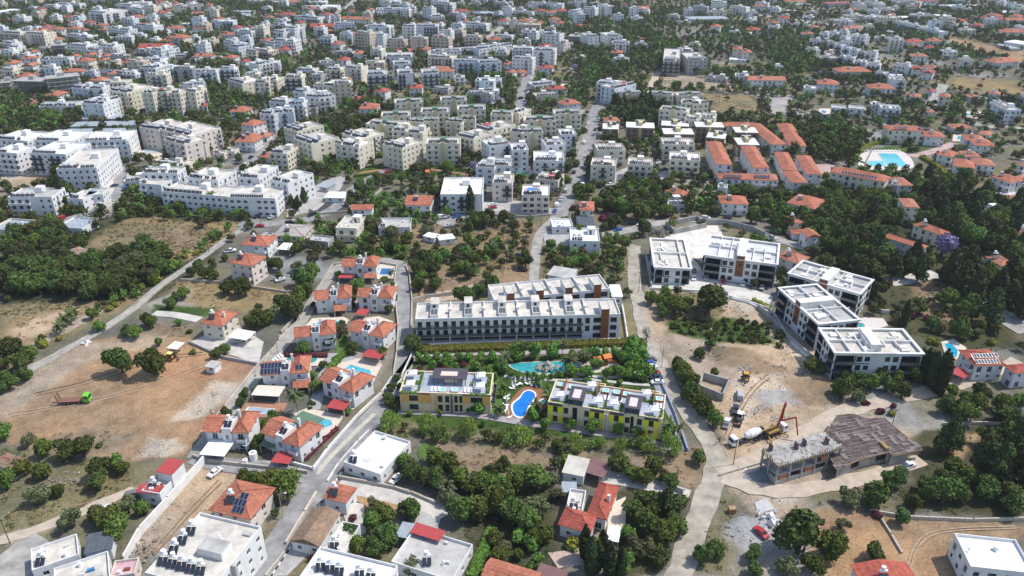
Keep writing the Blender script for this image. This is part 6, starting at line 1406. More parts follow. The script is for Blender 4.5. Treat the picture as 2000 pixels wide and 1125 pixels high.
# ------------------------------------------------------------------ vehicles
CARM = {}
def carmat(n,c): return M(n+"_car_paint",c,rough=.25,var=0,spec=.6)
CP = dict(white=(.75,.75,.75),black=(.02,.02,.022),silver=(.42,.43,.45),red=(.38,.02,.03),blue=(.03,.10,.38),grey=(.16,.165,.175),navy=(.02,.03,.07))
def carmesh(kind,color):
    key = (kind,color)
    if key in CARM: return CARM[key]
    L,Wd,H = dict(car=(4.3,1.75,1.45),van=(4.8,1.85,1.95),pickup=(5.1,1.85,1.75),suv=(4.6,1.85,1.7))[kind]
    pr = dict(car=[(-.5,.32),(-.5,.72),(-.44,.85),(-.28,.92),(-.18,1.38),(.12,1.45),(.30,.95),(.46,.80),(.5,.62),(.5,.32)],
              suv=[(-.5,.36),(-.5,.95),(-.46,1.0),(-.40,1.6),(.08,1.7),(.26,1.08),(.46,.95),(.5,.7),(.5,.36)],
              van=[(-.5,.35),(-.5,1.2),(-.47,1.9),(.15,1.95),(.30,1.2),(.47,.95),(.5,.7),(.5,.35)],
              pickup=[(-.5,.45),(-.5,1.05),(-.12,1.05),(-.08,1.65),(.10,1.75),(.24,1.1),(.46,1.0),(.5,.75),(.5,.45)])[kind]
    b = MB(); w = Wd/2; n = len(pr); ins = [.0 if z < 1.0 else .16 for x,z in pr]
    Lf = [(x*L,-w+i,z) for (x,z),i in zip(pr,ins)]; Rt = [(x*L,w-i,z) for (x,z),i in zip(pr,ins)]
    b.face(Lf[::-1]); b.face(Rt)
    for i in range(n): j=(i+1)%n; b.face([Lf[i],Lf[j],Rt[j],Rt[i]])
    if kind == 'pickup': b.box(-.48*L,-w+.12,1.055,-.14*L,w-.12,1.06,1)
    top = max(z for x,z in pr); g = MB()
    xs = [x for x,z in pr if z > .9]; 
    gl = dict(car=((-.26,.96),(-.175,1.34),(.115,1.40),(.275,.98)),suv=((-.42,1.08),(-.385,1.54),(.075,1.62),(.235,1.12)),van=((-.05,1.25),(-.05,1.8),(.14,1.86),(.28,1.25)),pickup=((-.085,1.1),(-.07,1.58),(.095,1.68),(.215,1.14)))[kind]
    for sgn in (-1,1): 
        y0 = sgn*(w-.02); q = [(gl[0][0]*L,y0,gl[0][1]),(gl[1][0]*L,sgn*(w-.145),gl[1][1]),(gl[2][0]*L,sgn*(w-.145),gl[2][1]),(gl[3][0]*L,y0,gl[3][1])]; g.face(q)
    (xa,za),(xb,zb) = gl[2],gl[3]; g.face([(xa*L+.06,-w+.25,za+.02),(xa*L+.06,w-.25,za+.02),(xb*L+.10,w-.15,zb+.02),(xb*L+.10,-w+.15,zb+.02)])
    (xa,za),(xb,zb) = gl[0],gl[1]; g.face([(xa*L-.06,-w+.2,za+.02),(xa*L-.06,w-.2,za+.02),(xb*L-.06,w-.28,zb+.02),(xb*L-.06,-w+.28,zb+.02)])
    wh = MB(); wh.cyl((0,-.1,0),(0,.1,0),.32,n=12); wh.cyl((0,-.11,0),(0,.11,0),.17,n=8,mi=1)
    if 'wheel' not in WMESH: WMESH['wheel'] = wh.mesh("wheel",[TYRE,STEEL])
    hl = MB(); hl.box(0,-.18,-.08,.04,.18,.08)
    if 'hl' not in WMESH: WMESH['hl'] = hl.mesh("headlight",FRAMEW)
    CARM[key] = (b.mesh("body",[carmat(color,CP[color]),DARKW]),g.mesh("window_glass",GLASS),L,w); return CARM[key]
def car(px,py,deg,kind,color,label,group=None):
    """deg: heading seen in the plan, 0 = towards the right, 90 = away"""
    bm,gm,L,w = carmesh(kind,color); t = thing("parked_car" if kind!='van' else "parked_van",label,kind if kind!='suv' else "car",P(px,py,.06),math.radians(deg),group,True)
    put("body",bm,t); put("window_glass",gm,t)
    for x in (-.31*L,.31*L):
        for y in (-w+.08,w-.08): put("wheel",WMESH['wheel'],t,(x,y,.32))
    for y in (-w+.35,w-.35): put("headlight",WMESH['hl'],t,(L*.5-.015,y,.68))
for c_ in [(421,925,62,'car','white',"white car parked on the bare strip beside the orange PV roof"),(212,996,5,'car','white',"white car beside the dirt track left of the red sheet roof"),(262,969,20,'suv','grey',"dark grey car beside the red sheet roof"),
 (468,668,35,'car','silver',"silver car under the large white carport"),(1486,1043,-62,'car','red',"red car on the grey gravel patch"),(1444,775,80,'van','silver',"silver van on the pale site ground"),
 (1436,803,70,'pickup','navy',"dark pickup between van and loader on the site"),(1419,829,65,'pickup','white',"white pickup beside the loader"),(1772,913,25,'pickup','white',"white pickup in front of the rebar deck"),
 (1011,501,0,'car','navy',"dark blue car in the dry scrub beside the lane"),(1021,529,0,'car','black',"black car half hidden by the bushes at the lane"),(1355,530,80,'car','grey',"grey car beside the two-storey terraced block"),
 (1355,545,78,'car','white',"white car in front of the grey one at the terraced block"),(1379,544,75,'car','silver',"silver car at the foot of the dark balconies"),(1413,551,72,'car','red',"red car in front of the brown timber stair tower"),
 (1451,556,70,'car','white',"white car right of the red car on the apron"),(1474,561,68,'car','grey',"dark car between white and silver cars on the apron"),(1488,563,68,'car','silver',"silver car at the right end of the apron"),
 (1379,512,80,'car','red',"red car behind the silver car between the terraced blocks"),(1271,503,75,'car','navy',"dark car on the glass ramp of the terraced block"),(1141,280,75,'van','white',"white van driving on the main street"),
 (1235,438,5,'car','navy',"dark car at the street bend under the big tree"),(1262,435,8,'car','white',"white car beside the dark one at the street bend"),(1420,427,0,'car','black',"black car in front of the red hip-roofed house"),
 (1504,467,-25,'van','white',"white van at the concrete retaining wall"),(1088,402,75,'van','white',"white van beside the pink-banded block"),(963,401,15,'car','white',"white car in the yard right of the white block"),(962,407,15,'car','red',"red car in the yard right of the white block"),
 (864,426,10,'van','white',"white van in front of the white block with the cypress"),(878,443,20,'car','silver',"silver car on the pale yard above the scrap heap"),(935,427,15,'car','black',"black car at the foot of the white block"),(957,424,20,'car','white',"white car right of the black one at the white block"),
 (224,364,50,'car','navy',"dark blue car at the street corner beside the white estate"),(111,416,10,'car','white',"white car beside the curved white apartments"),(481,423,0,'car','black',"black car at the foot of the long window block"),(504,424,55,'car','navy',"dark car right of the black one at the long block"),
 (531,426,60,'car','silver',"silver car at the corner of the long window block"),(605,372,50,'car','silver',"silver car beside the tall white corner block"),(450,492,20,'pickup','white',"white pickup under the brown awning by the lane"),
 (548,548,40,'car','white',"white car below the stepped terraces"),(467,547,0,'van','white',"white van at the foot of the tall hip-roofed house"),(1285,316,60,'car','grey',"grey car between the yellowish blocks"),(1298,332,10,'car','black',"dark car in the yard of the yellowish blocks"),(1288,320,20,'car','white',"white car in the yard of the yellowish blocks"),
 (1163,353,-60,'car','white',"white car at the foot of the yellowish block"),(1188,357,-60,'car','white',"white car between the two yellowish blocks"),(1270,704,5,'car','grey',"dark red-grey car hidden by trees in the complex bay"),(1268,712,5,'car','blue',"bright blue car in the complex parking bay"),
 (1272,719,5,'car','white',"white car in the parking bay between blue and red"),(1277,730,5,'car','red',"red car in the complex parking bay"),(1281,739,5,'car','navy',"navy car in the complex parking bay"),(1284,749,5,'car','white',"white open car nearest in the complex parking bay"),
 (774,938,60,'car','white',"white car hidden beside the garden of the white bungalow"),(1033,183,80,'van','white',"white van on the curving street above the estate"),(48,321,0,'car','red',"red car under the balconies of the white estate"),(20,398,10,'car','silver',"silver car beside the sand plot"),
 (1720,228,60,'car','grey',"grey car in the lane right of the white cubes"),(1700,224,60,'car','silver',"silver car in the lane right of the white cubes"),(1508,468,0,'car','white',"white car near the small orange house")]:
    car(*c_)
def streetcars():
    R = random.Random(12); k = 0
    for name,c,ws in ROADS:
        if name not in ('street','road','lane') or ws[0] < 5: continue
        acc = 0
        for a,b in zip(c,c[1:]):
            acc += (b-a).length
            u,v = PX(a)
            if acc < 13 or v > 460 or not (0 < u < 2000) or R.random() < .35 or k > 75: continue
            acc = 0; d = (b-a).normalized(); p = a+Vector((-d.y,d.x,0))*R.choice((-1,1))*(ws[0]/2-1.3); u,v = PX(p); k += 1
            car(u,v,math.degrees(math.atan2(d.y,d.x))+R.choice((0,180)),R.choice(('car','car','suv','van')),R.choice(('white','white','silver','grey','black','red','blue')),"car parked along the street","cars parked along the streets")
streetcars()
def wheels(t, xs, w, r=.5):
    m = MB(); m.cyl((0,-.16,0),(0,.16,0),r,n=14); m.cyl((0,-.17,0),(0,.17,0),r*.5,n=8,mi=1); me = m.mesh("wheel",[TYRE,STEEL])
    for x in xs:
        for y in (-w,w): put("wheel",me,t,(x,y,r))
def cab(t, x0, mat, w=1.2, h=2.9, L=1.9):
    m = MB(); m.v = []; pr = [(0,.7),(0,h),(L*.75,h),(L,h*.62),(L,.7)]
    a = [(x0+x,-w,z) for x,z in pr]; b = [(x0+x,w,z) for x,z in pr]; m.face(a[::-1]); m.face(b)
    for i in range(5): m.face([a[i],a[(i+1)%5],b[(i+1)%5],b[i]])
    m.build("cab",mat,t); g = MB(); g.face([(x0+L*.79,-w+.15,h*.93),(x0+L*.79,w-.15,h*.93),(x0+L+.01,w-.1,h*.64),(x0+L+.01,-w+.1,h*.64)])
    for s in (-1,1): g.face([(x0+.4,s*(w+.01),h*.6),(x0+.4,s*(w+.01),h*.9),(x0+L*.74,s*(w+.01),h*.9),(x0+L*.93,s*(w+.01),h*.62)])
    g.build("windscreen",GLASS,t)
    for s in (-1,1): q = MB(); q.box(x0+L-.01,s*.8-.15,.9,x0+L+.04,s*.8+.15,1.1); q.build("headlight",FRAMEW,t)
def flatbed():
    a,b = P(112,788),P(181,784); d = b-a; t = thing("flatbed_truck","flatbed truck with bright green cab and raised rear ramp on bare soil","truck",P(112,788),math.atan2(d.y,d.x)); L = d.length
    cab(t,L-2.2,M("bright_green_paint",(.16,.55,.03),rough=.3,var=0,spec=.5)); wheels(t,[2.6,3.8,L-3.6,L-1.2],1.0,.48)
    m = MB(); m.box(.8,-1.25,1.0,L-2.5,1.25,1.2); m.build("flatbed",M("worn_red_timber_bed",(.22,.11,.09),var=.2,scale=2),t); m = MB(); m.box(.6,-.45,.6,L-.5,.45,.98); m.build("chassis",DARKW,t)
    m = MB(); m.obox((.8,-1.2,1.0),(-.5,0,2.4),(0,.8,0),(.1,0,.03)); m.obox((.8,.4,1.0),(-.5,0,2.4),(0,.8,0),(.1,0,.03)); m.build("ramp",RUST,t); occupy([(a.x,a.y-3),(b.x,b.y-3),(b.x,b.y+3),(a.x,a.y+3)],1)
flatbed()
def mixer():
    a,b = P(1487,852),P(1424,872); d = b-a; t = thing("concrete_mixer","white concrete mixer truck standing beside the pump boom","truck",a,math.atan2(d.y,d.x)); L = d.length
    cab(t,L-2.1,M("white_truck_paint",(.78,.78,.78),rough=.3,var=0)); wheels(t,[1.6,2.9,L-3.4,L-1.1],1.0,.52)
    m = MB(); m.box(.2,-.5,.7,L-.6,.5,1.1); m.build("chassis",DARKW,t); m = MB(); dr = [(.6,2.6,.55),(1.4,2.55,.95),(3.0,2.35,1.28),(4.6,2.15,1.28),(6.0,2.0,.8),(6.3,1.97,.3)]
    for (x0,z0,r0),(x1,z1,r1) in zip(dr,dr[1:]): m.cyl((x0,0,z0),(x1,0,z1),r0,r1,n=18,cap=False)
    m.cyl((6.3,0,1.97),(6.32,0,1.97),.3,n=18); m.build("drum",M("white_truck_paint",(.78,.78,.78)),t,smooth=True)
    m = MB(); m.obox((-.1,-.5,2.7),(.9,0,0),(0,1,0),(.1,0,.7)); m.build("hopper",FRAMED,t); m = MB(); m.obox((-.2,-.2,2.5),(-1.2,0,-1.3),(0,.4,0),(0,0,.12)); m.build("chute",STEEL,t)
    occupy([(a.x-4,a.y-4),(b.x,b.y-4),(b.x,b.y+4),(a.x,a.y+4)],1)
mixer()
def pump():
    a,b = P(1490,856),P(1533,840); d = b-a; t = thing("concrete_pump","concrete pump truck with a tall folded red boom and white cab","truck",a,math.atan2(d.y,d.x)); L = d.length; YL = M("yellow_machine_paint",(.36,.22,.06),rough=.4,var=.08); RD = M("red_boom_paint",(.36,.03,.025),rough=.4,var=.08)
    cab(t,L-2.0,M("white_truck_paint",(.78,.78,.78))); wheels(t,[1.5,2.8,L-1.1],1.0,.5); m = MB(); m.box(.2,-.9,.8,L-2.3,.9,1.5); m.build("chassis",FRAMED,t); m = MB(); m.box(1,-1.1,1.5,L-2.6,1.1,2.1); m.build("deck",YL,t)
    for s in (-1,1):
        for x in (1.0,L-2.8): q = MB(); q.bar((x,s*1.0,.9),(x+ (1 if x > 2 else -1)*.8,s*3.2,.9),.3); q.bar((x+(1 if x>2 else -1)*.8,s*3.2,.9),(x+(1 if x>2 else -1)*.8,s*3.2,0),.25); q.build("outrigger",YL,t)
    m = MB(); x = L-3.2; m.cyl((x,0,2.1),(x,0,3.2),.5,n=10); m.build("turret",YL,t)
    w0 = Vector((x,0,3.2)); inv = t.matrix_basis.inverted() if False else None
    ang = t.rotation_euler[2]; ca,sa = math.cos(-ang),math.sin(-ang)
    def loc(px,py,z): v = P(px,py,z)-a; return Vector((v.x*ca-v.y*sa,v.x*sa+v.y*ca,z))
    top = loc(1535,787,13.0); low = Vector((x+1.6,.5,3.6))
    for p,q,wd in ((w0,top,.5),(top+Vector((.3,.3,0)),low,.4),(low,loc(1555,815,7.0),.32),(loc(1555,815,7.0),loc(1558,850,2.0),.26)):
        m = MB(); m.bar(p,q,wd,wd*1.2); m.build("boom",RD,t)
    m = MB(); m.bar((x-.5,0,2.3),(-3.6,.6,2.6),.35); m.build("feed_arm",YL,t); occupy([(a.x-2,a.y-4),(b.x+2,b.y-4),(b.x+2,b.y+6),(a.x-2,a.y+6)],1)
pump()
def backhoe(px,py,deg,label,col,colname,cabcol=None):
    YL = M(colname,col,rough=.45,var=.1); t = thing("backhoe_loader",label,"digger",P(px,py,.05),math.radians(deg)); wheels(t,[-1.1],1.0,.8); wheels(t,[1.2],.9,.55)
    m = MB(); m.box(-1.6,-.6,.8,.2,.6,1.5); m.box(.2,-.5,.8,2.0,.5,1.7); m.build("body",YL,t); m = MB(); m.box(-1.3,-.7,1.5,.2,.7,2.6); m.build("cab_glass",GLASS,t); m = MB(); m.box(-1.45,-.8,2.6,.35,.8,2.75); m.build("cab_roof",M("cab_roof_"+colname,cabcol,var=.03) if cabcol else YL,t)
    m = MB(); m.bar((.6,-.6,1.4),(2.7,-.6,.5),.16); m.bar((.6,.6,1.4),(2.7,.6,.5),.16); m.build("loader_arm",YL,t); m = MB(); m.obox((2.6,-1.1,.15),(.8,0,.1),(0,2.2,0),(-.1,0,.7)); m.build("bucket",RUST,t)
    m = MB(); m.bar((-1.6,0,1.2),(-2.6,0,2.6),.22); m.bar((-2.6,0,2.6),(-3.4,0,.9),.18); m.build("digger_arm",FRAMED,t); m = MB(); m.obox((-3.7,-.35,.3),(.6,0,.1),(0,.7,0),(-.1,0,.6)); m.build("digger_bucket",RUST,t)
backhoe(331,702,165,"yellow backhoe loader with pale yellow cab roof by the white shelter",(.60,.36,.03),"yellow_digger_paint",(.75,.68,.25)); backhoe(1456,740,70,"yellow loader on the pale ground of the upper site",(.55,.32,.04),"yellow_loader_paint"); backhoe(1443,822,-115,"black and white loader beside the white pickup",(.06,.07,.07),"black_loader_paint",(.75,.75,.75)); backhoe(1296,149,20,"dark digger on the sand below the grey concrete frames",(.10,.07,.05),"dark_digger_paint")
# ------------------------------------------------------------------ people
def person(px,py,deg,shirt,label,stride=.25,lean=0):
    vs = [((0,0,.95),.15),((0,0,1.2),.16),((0,lean,1.42),.15),((0,lean,1.53),.06),((0,lean,1.67),.105),((0,lean+.01,1.76),.07),
          ((.1,0,.88),.10),((.12,stride*.5,.48),.07),((.12,stride*.2,.07),.045),((.12,stride*.2+.16,.03),.04),((-.1,0,.88),.10),((-.12,-stride*.4,.48),.07),((-.12,-stride,.07),.045),((-.12,-stride+.16,.03),.04),
          ((.2,lean,1.40),.07),((.27,lean-.05,1.12),.05),((.27,lean+.12,.88),.038),((-.2,lean,1.40),.07),((-.27,lean+.02,1.12),.05),((-.27,lean+.14,.88),.038)]
    ed = [(0,1),(1,2),(2,3),(3,4),(4,5),(0,6),(6,7),(7,8),(8,9),(0,10),(10,11),(11,12),(12,13),(2,14),(14,15),(15,16),(2,17),(17,18),(18,19)]
    me = bpy.data.meshes.new("person"); me.from_pydata([v for v,_ in vs],ed,[]); o = put("person",me,None,P(px,py,.07),math.radians(deg))
    md = o.modifiers.new("skin",'SKIN'); 
    for i,(v,r) in enumerate(vs): me.skin_vertices[0].data[i].radius = (r,r)
    me.skin_vertices[0].data[0].use_root = True; o.modifiers.new("sub",'SUBSURF').levels = 1
    sk_ = M("skin",(.40,.24,.17),var=0); sh = M(shirt[0],shirt[1],var=.05); tr = M("dark_trousers",(.04,.045,.06),var=0)
    dg = bpy.context.evaluated_depsgraph_get(); nm = bpy.data.meshes.new_from_object(o.evaluated_get(dg)); o.modifiers.clear(); o.data = nm; nm.materials.clear()
    for m in (sk_,sh,tr): nm.materials.append(m)
    nm.polygons.foreach_set("material_index",[2 if p.center.z < .95 else (1 if p.center.z < 1.5 and p.center.z > .98 and not (abs(p.center.x) > .2 and p.center.z < 1.15) else 0) for p in nm.polygons]); nm.polygons.foreach_set("use_smooth",[True]*len(nm.polygons))
    tag(o,label,"person")
    hm = MB(); hm.cyl((0,lean,1.74),(0,lean,1.86),.12,.07,n=8); hm.build("hair",M("dark_hair",(.02,.016,.014),var=0),o)
person(1399,868,40,("white_shirt",(.75,.75,.74)),"person in white shirt walking where the road meets the site"); person(1405,862,200,("grey_shirt",(.12,.13,.15)),"person in dark shirt at the edge of the site road",.1)
for q_ in ((1478,842,30),(1560,895,100),(1590,880,200),(1466,868,10),(1700,905,70)): person(q_[0],q_[1],q_[2],("work_shirt",(.5,.2,.05)),"site worker in orange shirt %s"%{1478:"behind the mixer drum",1560:"in front of the concrete frame",1590:"at the long side of the concrete frame",1466:"beside the mixer wheels",1700:"below the rebar deck"}[q_[0]],.1)
person(1473,813,120,("pale_shirt",(.66,.66,.7)),"person in pale shirt standing among the stones",.08)
# ------------------------------------------------------------------ walls, fences, poles, small things
for p_,h_,m_,l_ in [([(640,940),(662,905),(700,862),(720,842)],.5,ROOFW,"white painted kerb wall along the main road by the bungalow"),([(664,935),(720,945),(770,955),(800,965)],1.1,STONE,"low stone wall along the concrete driveway"),([(805,965),(850,985)],1.0,STONE,"garden wall end beside the olive tree"),
  ([(378,893),(400,902),(470,910),(545,918),(600,925)],1.1,STONE,"stone wall in front of the carport villas"),([(566,905),(612,918),(640,880),(700,812),(745,770),(766,740)],1.0,ROOFW,"white garden wall along the main road below the pools"),([(768,740),(775,690),(778,640),(770,560),(775,520),(735,513)],1.0,STONE,"curving wall behind the villas along the road"),
  ([(808,690),(803,640),(805,590),(800,540),(793,520)],1.0,STONE,"wall on the scrub side of the road beside the white rows"),([(500,735),(545,668),(600,610),(625,560),(650,518),(690,512)],.8,STONE,"low wall on the villa side of the left lane"),([(395,850),(440,800),(500,722),(540,680)],1.4,PAVEC,"pale retaining wall between bare soil and lane"),
  ([(545,665),(582,630),(580,618),(550,650)],1.0,STONE,"stone bank beside the lane bend"),([(437,700),(515,715)],1.0,GREYW,"grey wall between yard and bare soil"),([(370,670),(437,700)],1.0,GREYW,"grey wall below the carport yard"),([(355,548),(435,553),(480,560),(560,572),(600,565)],.9,STONE,"stone wall below the tall hip-roofed house"),
  ([(1270,565),(1395,572),(1505,605),(1545,670),(1618,735)],.9,ROOFW,"long white wall below the terraced blocks"),([(1480,602),(1538,662),(1580,700),(1640,745)],2.0,CONC,"concrete retaining wall running down to the construction site"),([(1380,438),(1415,438),(1470,452),(1510,472)],2.6,CONC,"tall curved concrete retaining wall at the street"),
  ([(1260,500),(1272,560)],1.6,GREYW,"grey wall of the glass ramp"),([(1395,575),(1460,592),(1505,612)],.6,ROOFW,"white planter wall on the apron"),([(1690,580),(1722,612),(1735,612)],1.5,ROOFW,"white garden wall beside the forest block"),([(1700,1000),(1770,1012),(1900,1018),(2005,1015)],.9,STONE,"stone wall along the brown field"),
  ([(1715,1005),(1740,1045),(1760,1080)],.6,STONE,"low wall between orchard and brown field"),([(245,1100),(275,1045),(330,985),(400,905)],2.6,ROOFW,"tall whitewashed retaining wall beside the sandy strip"),([(560,1075),(520,1125)],.6,STONE,"low kerb wall at the bottom of the street"),([(560,1062),(595,1003),(618,965)],1.0,DECK,"cream wall along the street below the orange roof"),
  ([(840,675),(1000,668),(1215,665)],.9,ROOFW,"white wall in front of the long row building"),([(805,590),(830,582),(880,576),(960,572)],1.4,STONE,"grey stone wall behind the left end of the row building"),([(1215,600),(1222,640),(1226,668)],1.4,ROOFW,"white wall at the right end of the row building"),([(1262,684),(1290,745),(1318,810),(1342,880)],1.0,M("blue_glass_fence",(.25,.32,.42),rough=.3,var=.05),"bluish fence along the right side of the complex"),
  ([(805,692),(785,735),(762,790)],.8,ROOFW,"white fence along the left side of the complex"),([(1650,465),(1665,480),(1720,505)],1.0,STONE,"wall in the forest below the hotel houses"),([(1640,300),(1690,320),(1705,290)],.8,GREENM,"green fence beside the hotel lawn"),([(30,728),(120,688),(205,645),(260,605),(325,552)],.5,STONE,"low field wall along the country lane"),
  ([(0,450),(150,437),(225,420)],1.0,ROOFW,"white wall along the street at the left edge"),([(605,412),(630,392),(690,390),(680,415),(625,420),(605,412)],1.2,STONE,"wall around the sunken car park"),([(690,398),(712,400),(745,372)],1.2,STONE,"wall beside the small lawn"),([(940,420),(1030,425),(1085,420)],1.0,STONE,"wall along the street above the scrub"),
  ([(1405,930),(1490,905)],.8,STONE,"broken stone wall beside the concrete frame"),([(1840,830),(1920,828),(2000,832)],.9,STONE,"stone wall behind the trees at the right"),([(1110,1055),(1140,1068)],.8,STONE,"short garden wall below the red bungalow"),([(1300,950),(1335,965),(1332,985)],1.6,GREYW,"grey gate wall at the end of the driveway"),([(1700,240),(1745,260),(1800,268)],1.0,STONE,"wall in front of the dark white office block"),([(1590,222),(1625,240)],3.0,GREYW,"dark retaining wall below the white cubes")]:
    wall(p_,h_,m_,.4,l_)
# kerb stones painted black and white at the junction
def kerbs():
    a = smooth([P(512,1122),(P(575,1030)),P(625,960),P(662,905),P(700,862)],2); k = 0; d0 = 0; blk = M("black_kerb_paint",(.04,.04,.04),var=.1); m = MB(); m.box(-.55,-.15,0,.55,.15,.28); mw,mk = m.mesh("kerb_stone",ROOFW),m.mesh("kerb_stone",blk)
    t = thing("painted_kerb","black and white painted kerb stones along the main road","kerb",a[0])
    for p,q in zip(a,a[1:]):
        L = (q-p).length; 
        while d0 < L:
            s = p.lerp(q,d0/L)+Vector((2.3,-.6,0)); put("kerb_stone",mw if k%2 else mk,t,s-a[0],math.atan2(q.y-p.y,q.x-p.x)); k += 1; d0 += 1.25
        d0 -= L
kerbs()
def pole(px,py,h,label,lamp=False):
    t = thing("street_lamp" if lamp else "utility_pole",label,"street lamp" if lamp else "pole",P(px,py)); m = MB(); m.cyl((0,0,0),(0,0,h),.13,.08,n=7); m.build("post",STEEL if lamp else BARK,t)
    m = MB()
    if lamp: m.bar((0,0,h),(1.6,0,h+.3),.09); m.build("arm",STEEL,t); q = MB(); q.box(1.3,-.15,h+.2,2.0,.15,h+.35); q.build("lamp_head",FRAMEW,t)
    else: m.bar((-.9,0,h-.4),(.9,0,h-.4),.12); m.build("cross_arm",BARK,t)
for i,q in enumerate([(553,1012,8,"street lamp beside the planted bank of the pink house",True),(1432,908,9,"tall pole in front of the concrete mixer",False),(408,492,9,"wooden pole between the dry field and the lane",False),(20,1062,8,"leaning pole at the left edge dirt track",False),(511,447,9,"tall pole at the street corner by the long block",False),(495,420,9,"pole in front of the long window block",False),
  (1247,571,9,"pole at the road beside the terraced blocks",False),(1292,718,8,"thin lamp pole at the right edge of the complex",True),(1375,1085,8,"pole beside the lower road in the dry verge",False),(1057,442,8,"pole at the lane junction",False),(1193,448,8,"pole at the upper street by the flowering hedge",False),(922,432,8,"pole in front of the white block with the cypress",False),
  (543,690,7,"street lamp leaning over the lane beside the carport yard",True),(1740,838,7,"pole behind the rebar deck",False),(235,333,9,"pole at the corner of the white estate",False),(1640,640,8,"lamp between the terraced blocks",True)]): pole(*q)
HUT = [(411,717)]
def tank(px,py,label,r=1.1,h=2.4):
    t = thing("water_tank",label,"water tank",P(px,py)); m = MB(); m.cyl((0,0,0),(0,0,h),r,n=16); m.build("shell",TANK,t,smooth=False); m = MB(); m.cyl((0,0,h+.003),(0,0,h+.2),r*.5,r*.3,n=12); m.build("lid",GREYM,t)
tank(496,897,"large white cylindrical water tank between the two front villas"); tank(480,905,"small grey tank beside the white water tank",.7,1.4)
def heap(px,py,r,mat,label,name,n=40,s=.7,seed=0):
    t = thing(name,label,"heap",P(px,py)); R = random.Random(seed+px); m = MB()
    for _ in range(n):
        a = R.uniform(0,6.28); d = r*R.random()**.7; z = max(0,(r-d)*.25)*R.random(); k = s*R.uniform(.4,1.3); p = Vector((d*math.cos(a),d*math.sin(a),z+k*.2)); q = Vector((R.uniform(-1,1),R.uniform(-1,1),R.uniform(-.4,.4))).normalized()*k; w_ = q.orthogonal().normalized()*k*R.uniform(.3,.9); u_ = q.cross(w_).normalized()*k*R.uniform(.1,.6)
        m.obox(p,q,w_,u_)
    stuff(m.build("debris",mat,t)); return t
heap(168,672,1.2,TANK,"heap of white sacks beside the country lane","sack_heap",14,.9); heap(965,440,6,M("scrap_brown",(.22,.17,.15),var=.4,scale=2),"brown scrap heap above the scrub","scrap_heap",90,.9); heap(120,945,5,M("rubble_grey",(.30,.26,.23),var=.4,scale=2),"rubble heap between bushes at the lower left","rubble_heap",90,.6)
heap(1505,1018,3.5,M("white_plastic",(.72,.72,.72),var=.1),"crumpled white plastic sheets on the gravel patch","plastic_heap",40,1.3); heap(1447,721,4,M("grey_rubble",(.42,.40,.38),var=.3,scale=2),"grey rubble pile at the edge of the upper site","rubble_heap",80,.5); heap(1567,729,4,M("grey_rubble",(.42,.40,.38)),"pale rubble pile beside the round bush","rubble_heap",80,.5)
heap(1500,800,6,M("grey_rubble",(.42,.40,.38)),"scattered stones behind the pump truck","rubble_heap",90,.5); heap(1532,765,1.3,M("white_plastic",(.72,.72,.72)),"white sack pile above the boom","sack_heap",10,.8); heap(280,1075,5,M("rubble_grey",(.30,.26,.23)),"rubble strip beside the white retaining wall","rubble_heap",90,.6); heap(1285,458,6,M("steel_scrap",(.14,.13,.13),var=.3),"stacked formwork steel at the upper site","steel_stack",50,1.2)
heap(252,1085,1.8,PAVEG,"grey gravel heap beside the white flats","gravel_heap",60,.4); heap(1447,913,1.2,TANK,"white sack on the ground by the concrete frame","sack_heap",8,.9)
m_ = MB(); m_.box(-.9,-.7,0,.9,.7,1.5,0,1); tag(m_.build("brick_hut",[M("hollow_brick",(.40,.17,.09)),WOODF],None,P(1429,1000),.1),"small brick pump hut on the dry verge","hut")
HEDGES = [([(965,1040),(945,1080),(925,1125),(918,1140)],1.8,2.2,"clipped bright green hedge at the bottom middle","lawn")]
# ------------------------------------------------------------------ trees and shrubs
def leafmat(name, c, rnd=.4, var=.5):
    m = M(name, c, rough=.75, var=var, scale=1.7, spec=.12, objrand=rnd); return m
LEAF = dict(broad=leafmat("dark_green_leaves",(0.073,0.103,0.026)), mid=leafmat("mid_green_leaves",(0.108,0.149,0.031)), olive=leafmat("olive_grey_leaves",(0.112,0.116,0.054)), pine=leafmat("pine_needles",(0.058,0.075,0.024)),
            cypress=leafmat("cypress_leaves",(0.041,0.057,0.022)), palm=leafmat("palm_fronds",(0.102,0.126,0.048)), shrub=leafmat("shrub_leaves",(0.092,0.125,0.031)), willow=leafmat("bright_green_leaves",(0.290,0.380,0.085),.12),
            jacaranda=leafmat("violet_blossom",(0.300,0.250,0.430),.08), bougain=leafmat("crimson_blossom",(0.130,0.035,0.050),.15), yellow=leafmat("yellow_green_leaves",(0.228,0.240,0.036),.1), garden=leafmat("fresh_garden_leaves",(0.120,0.228,0.042),.15), bare=leafmat("bare_twigs",(0.156,0.120,0.090),.1))
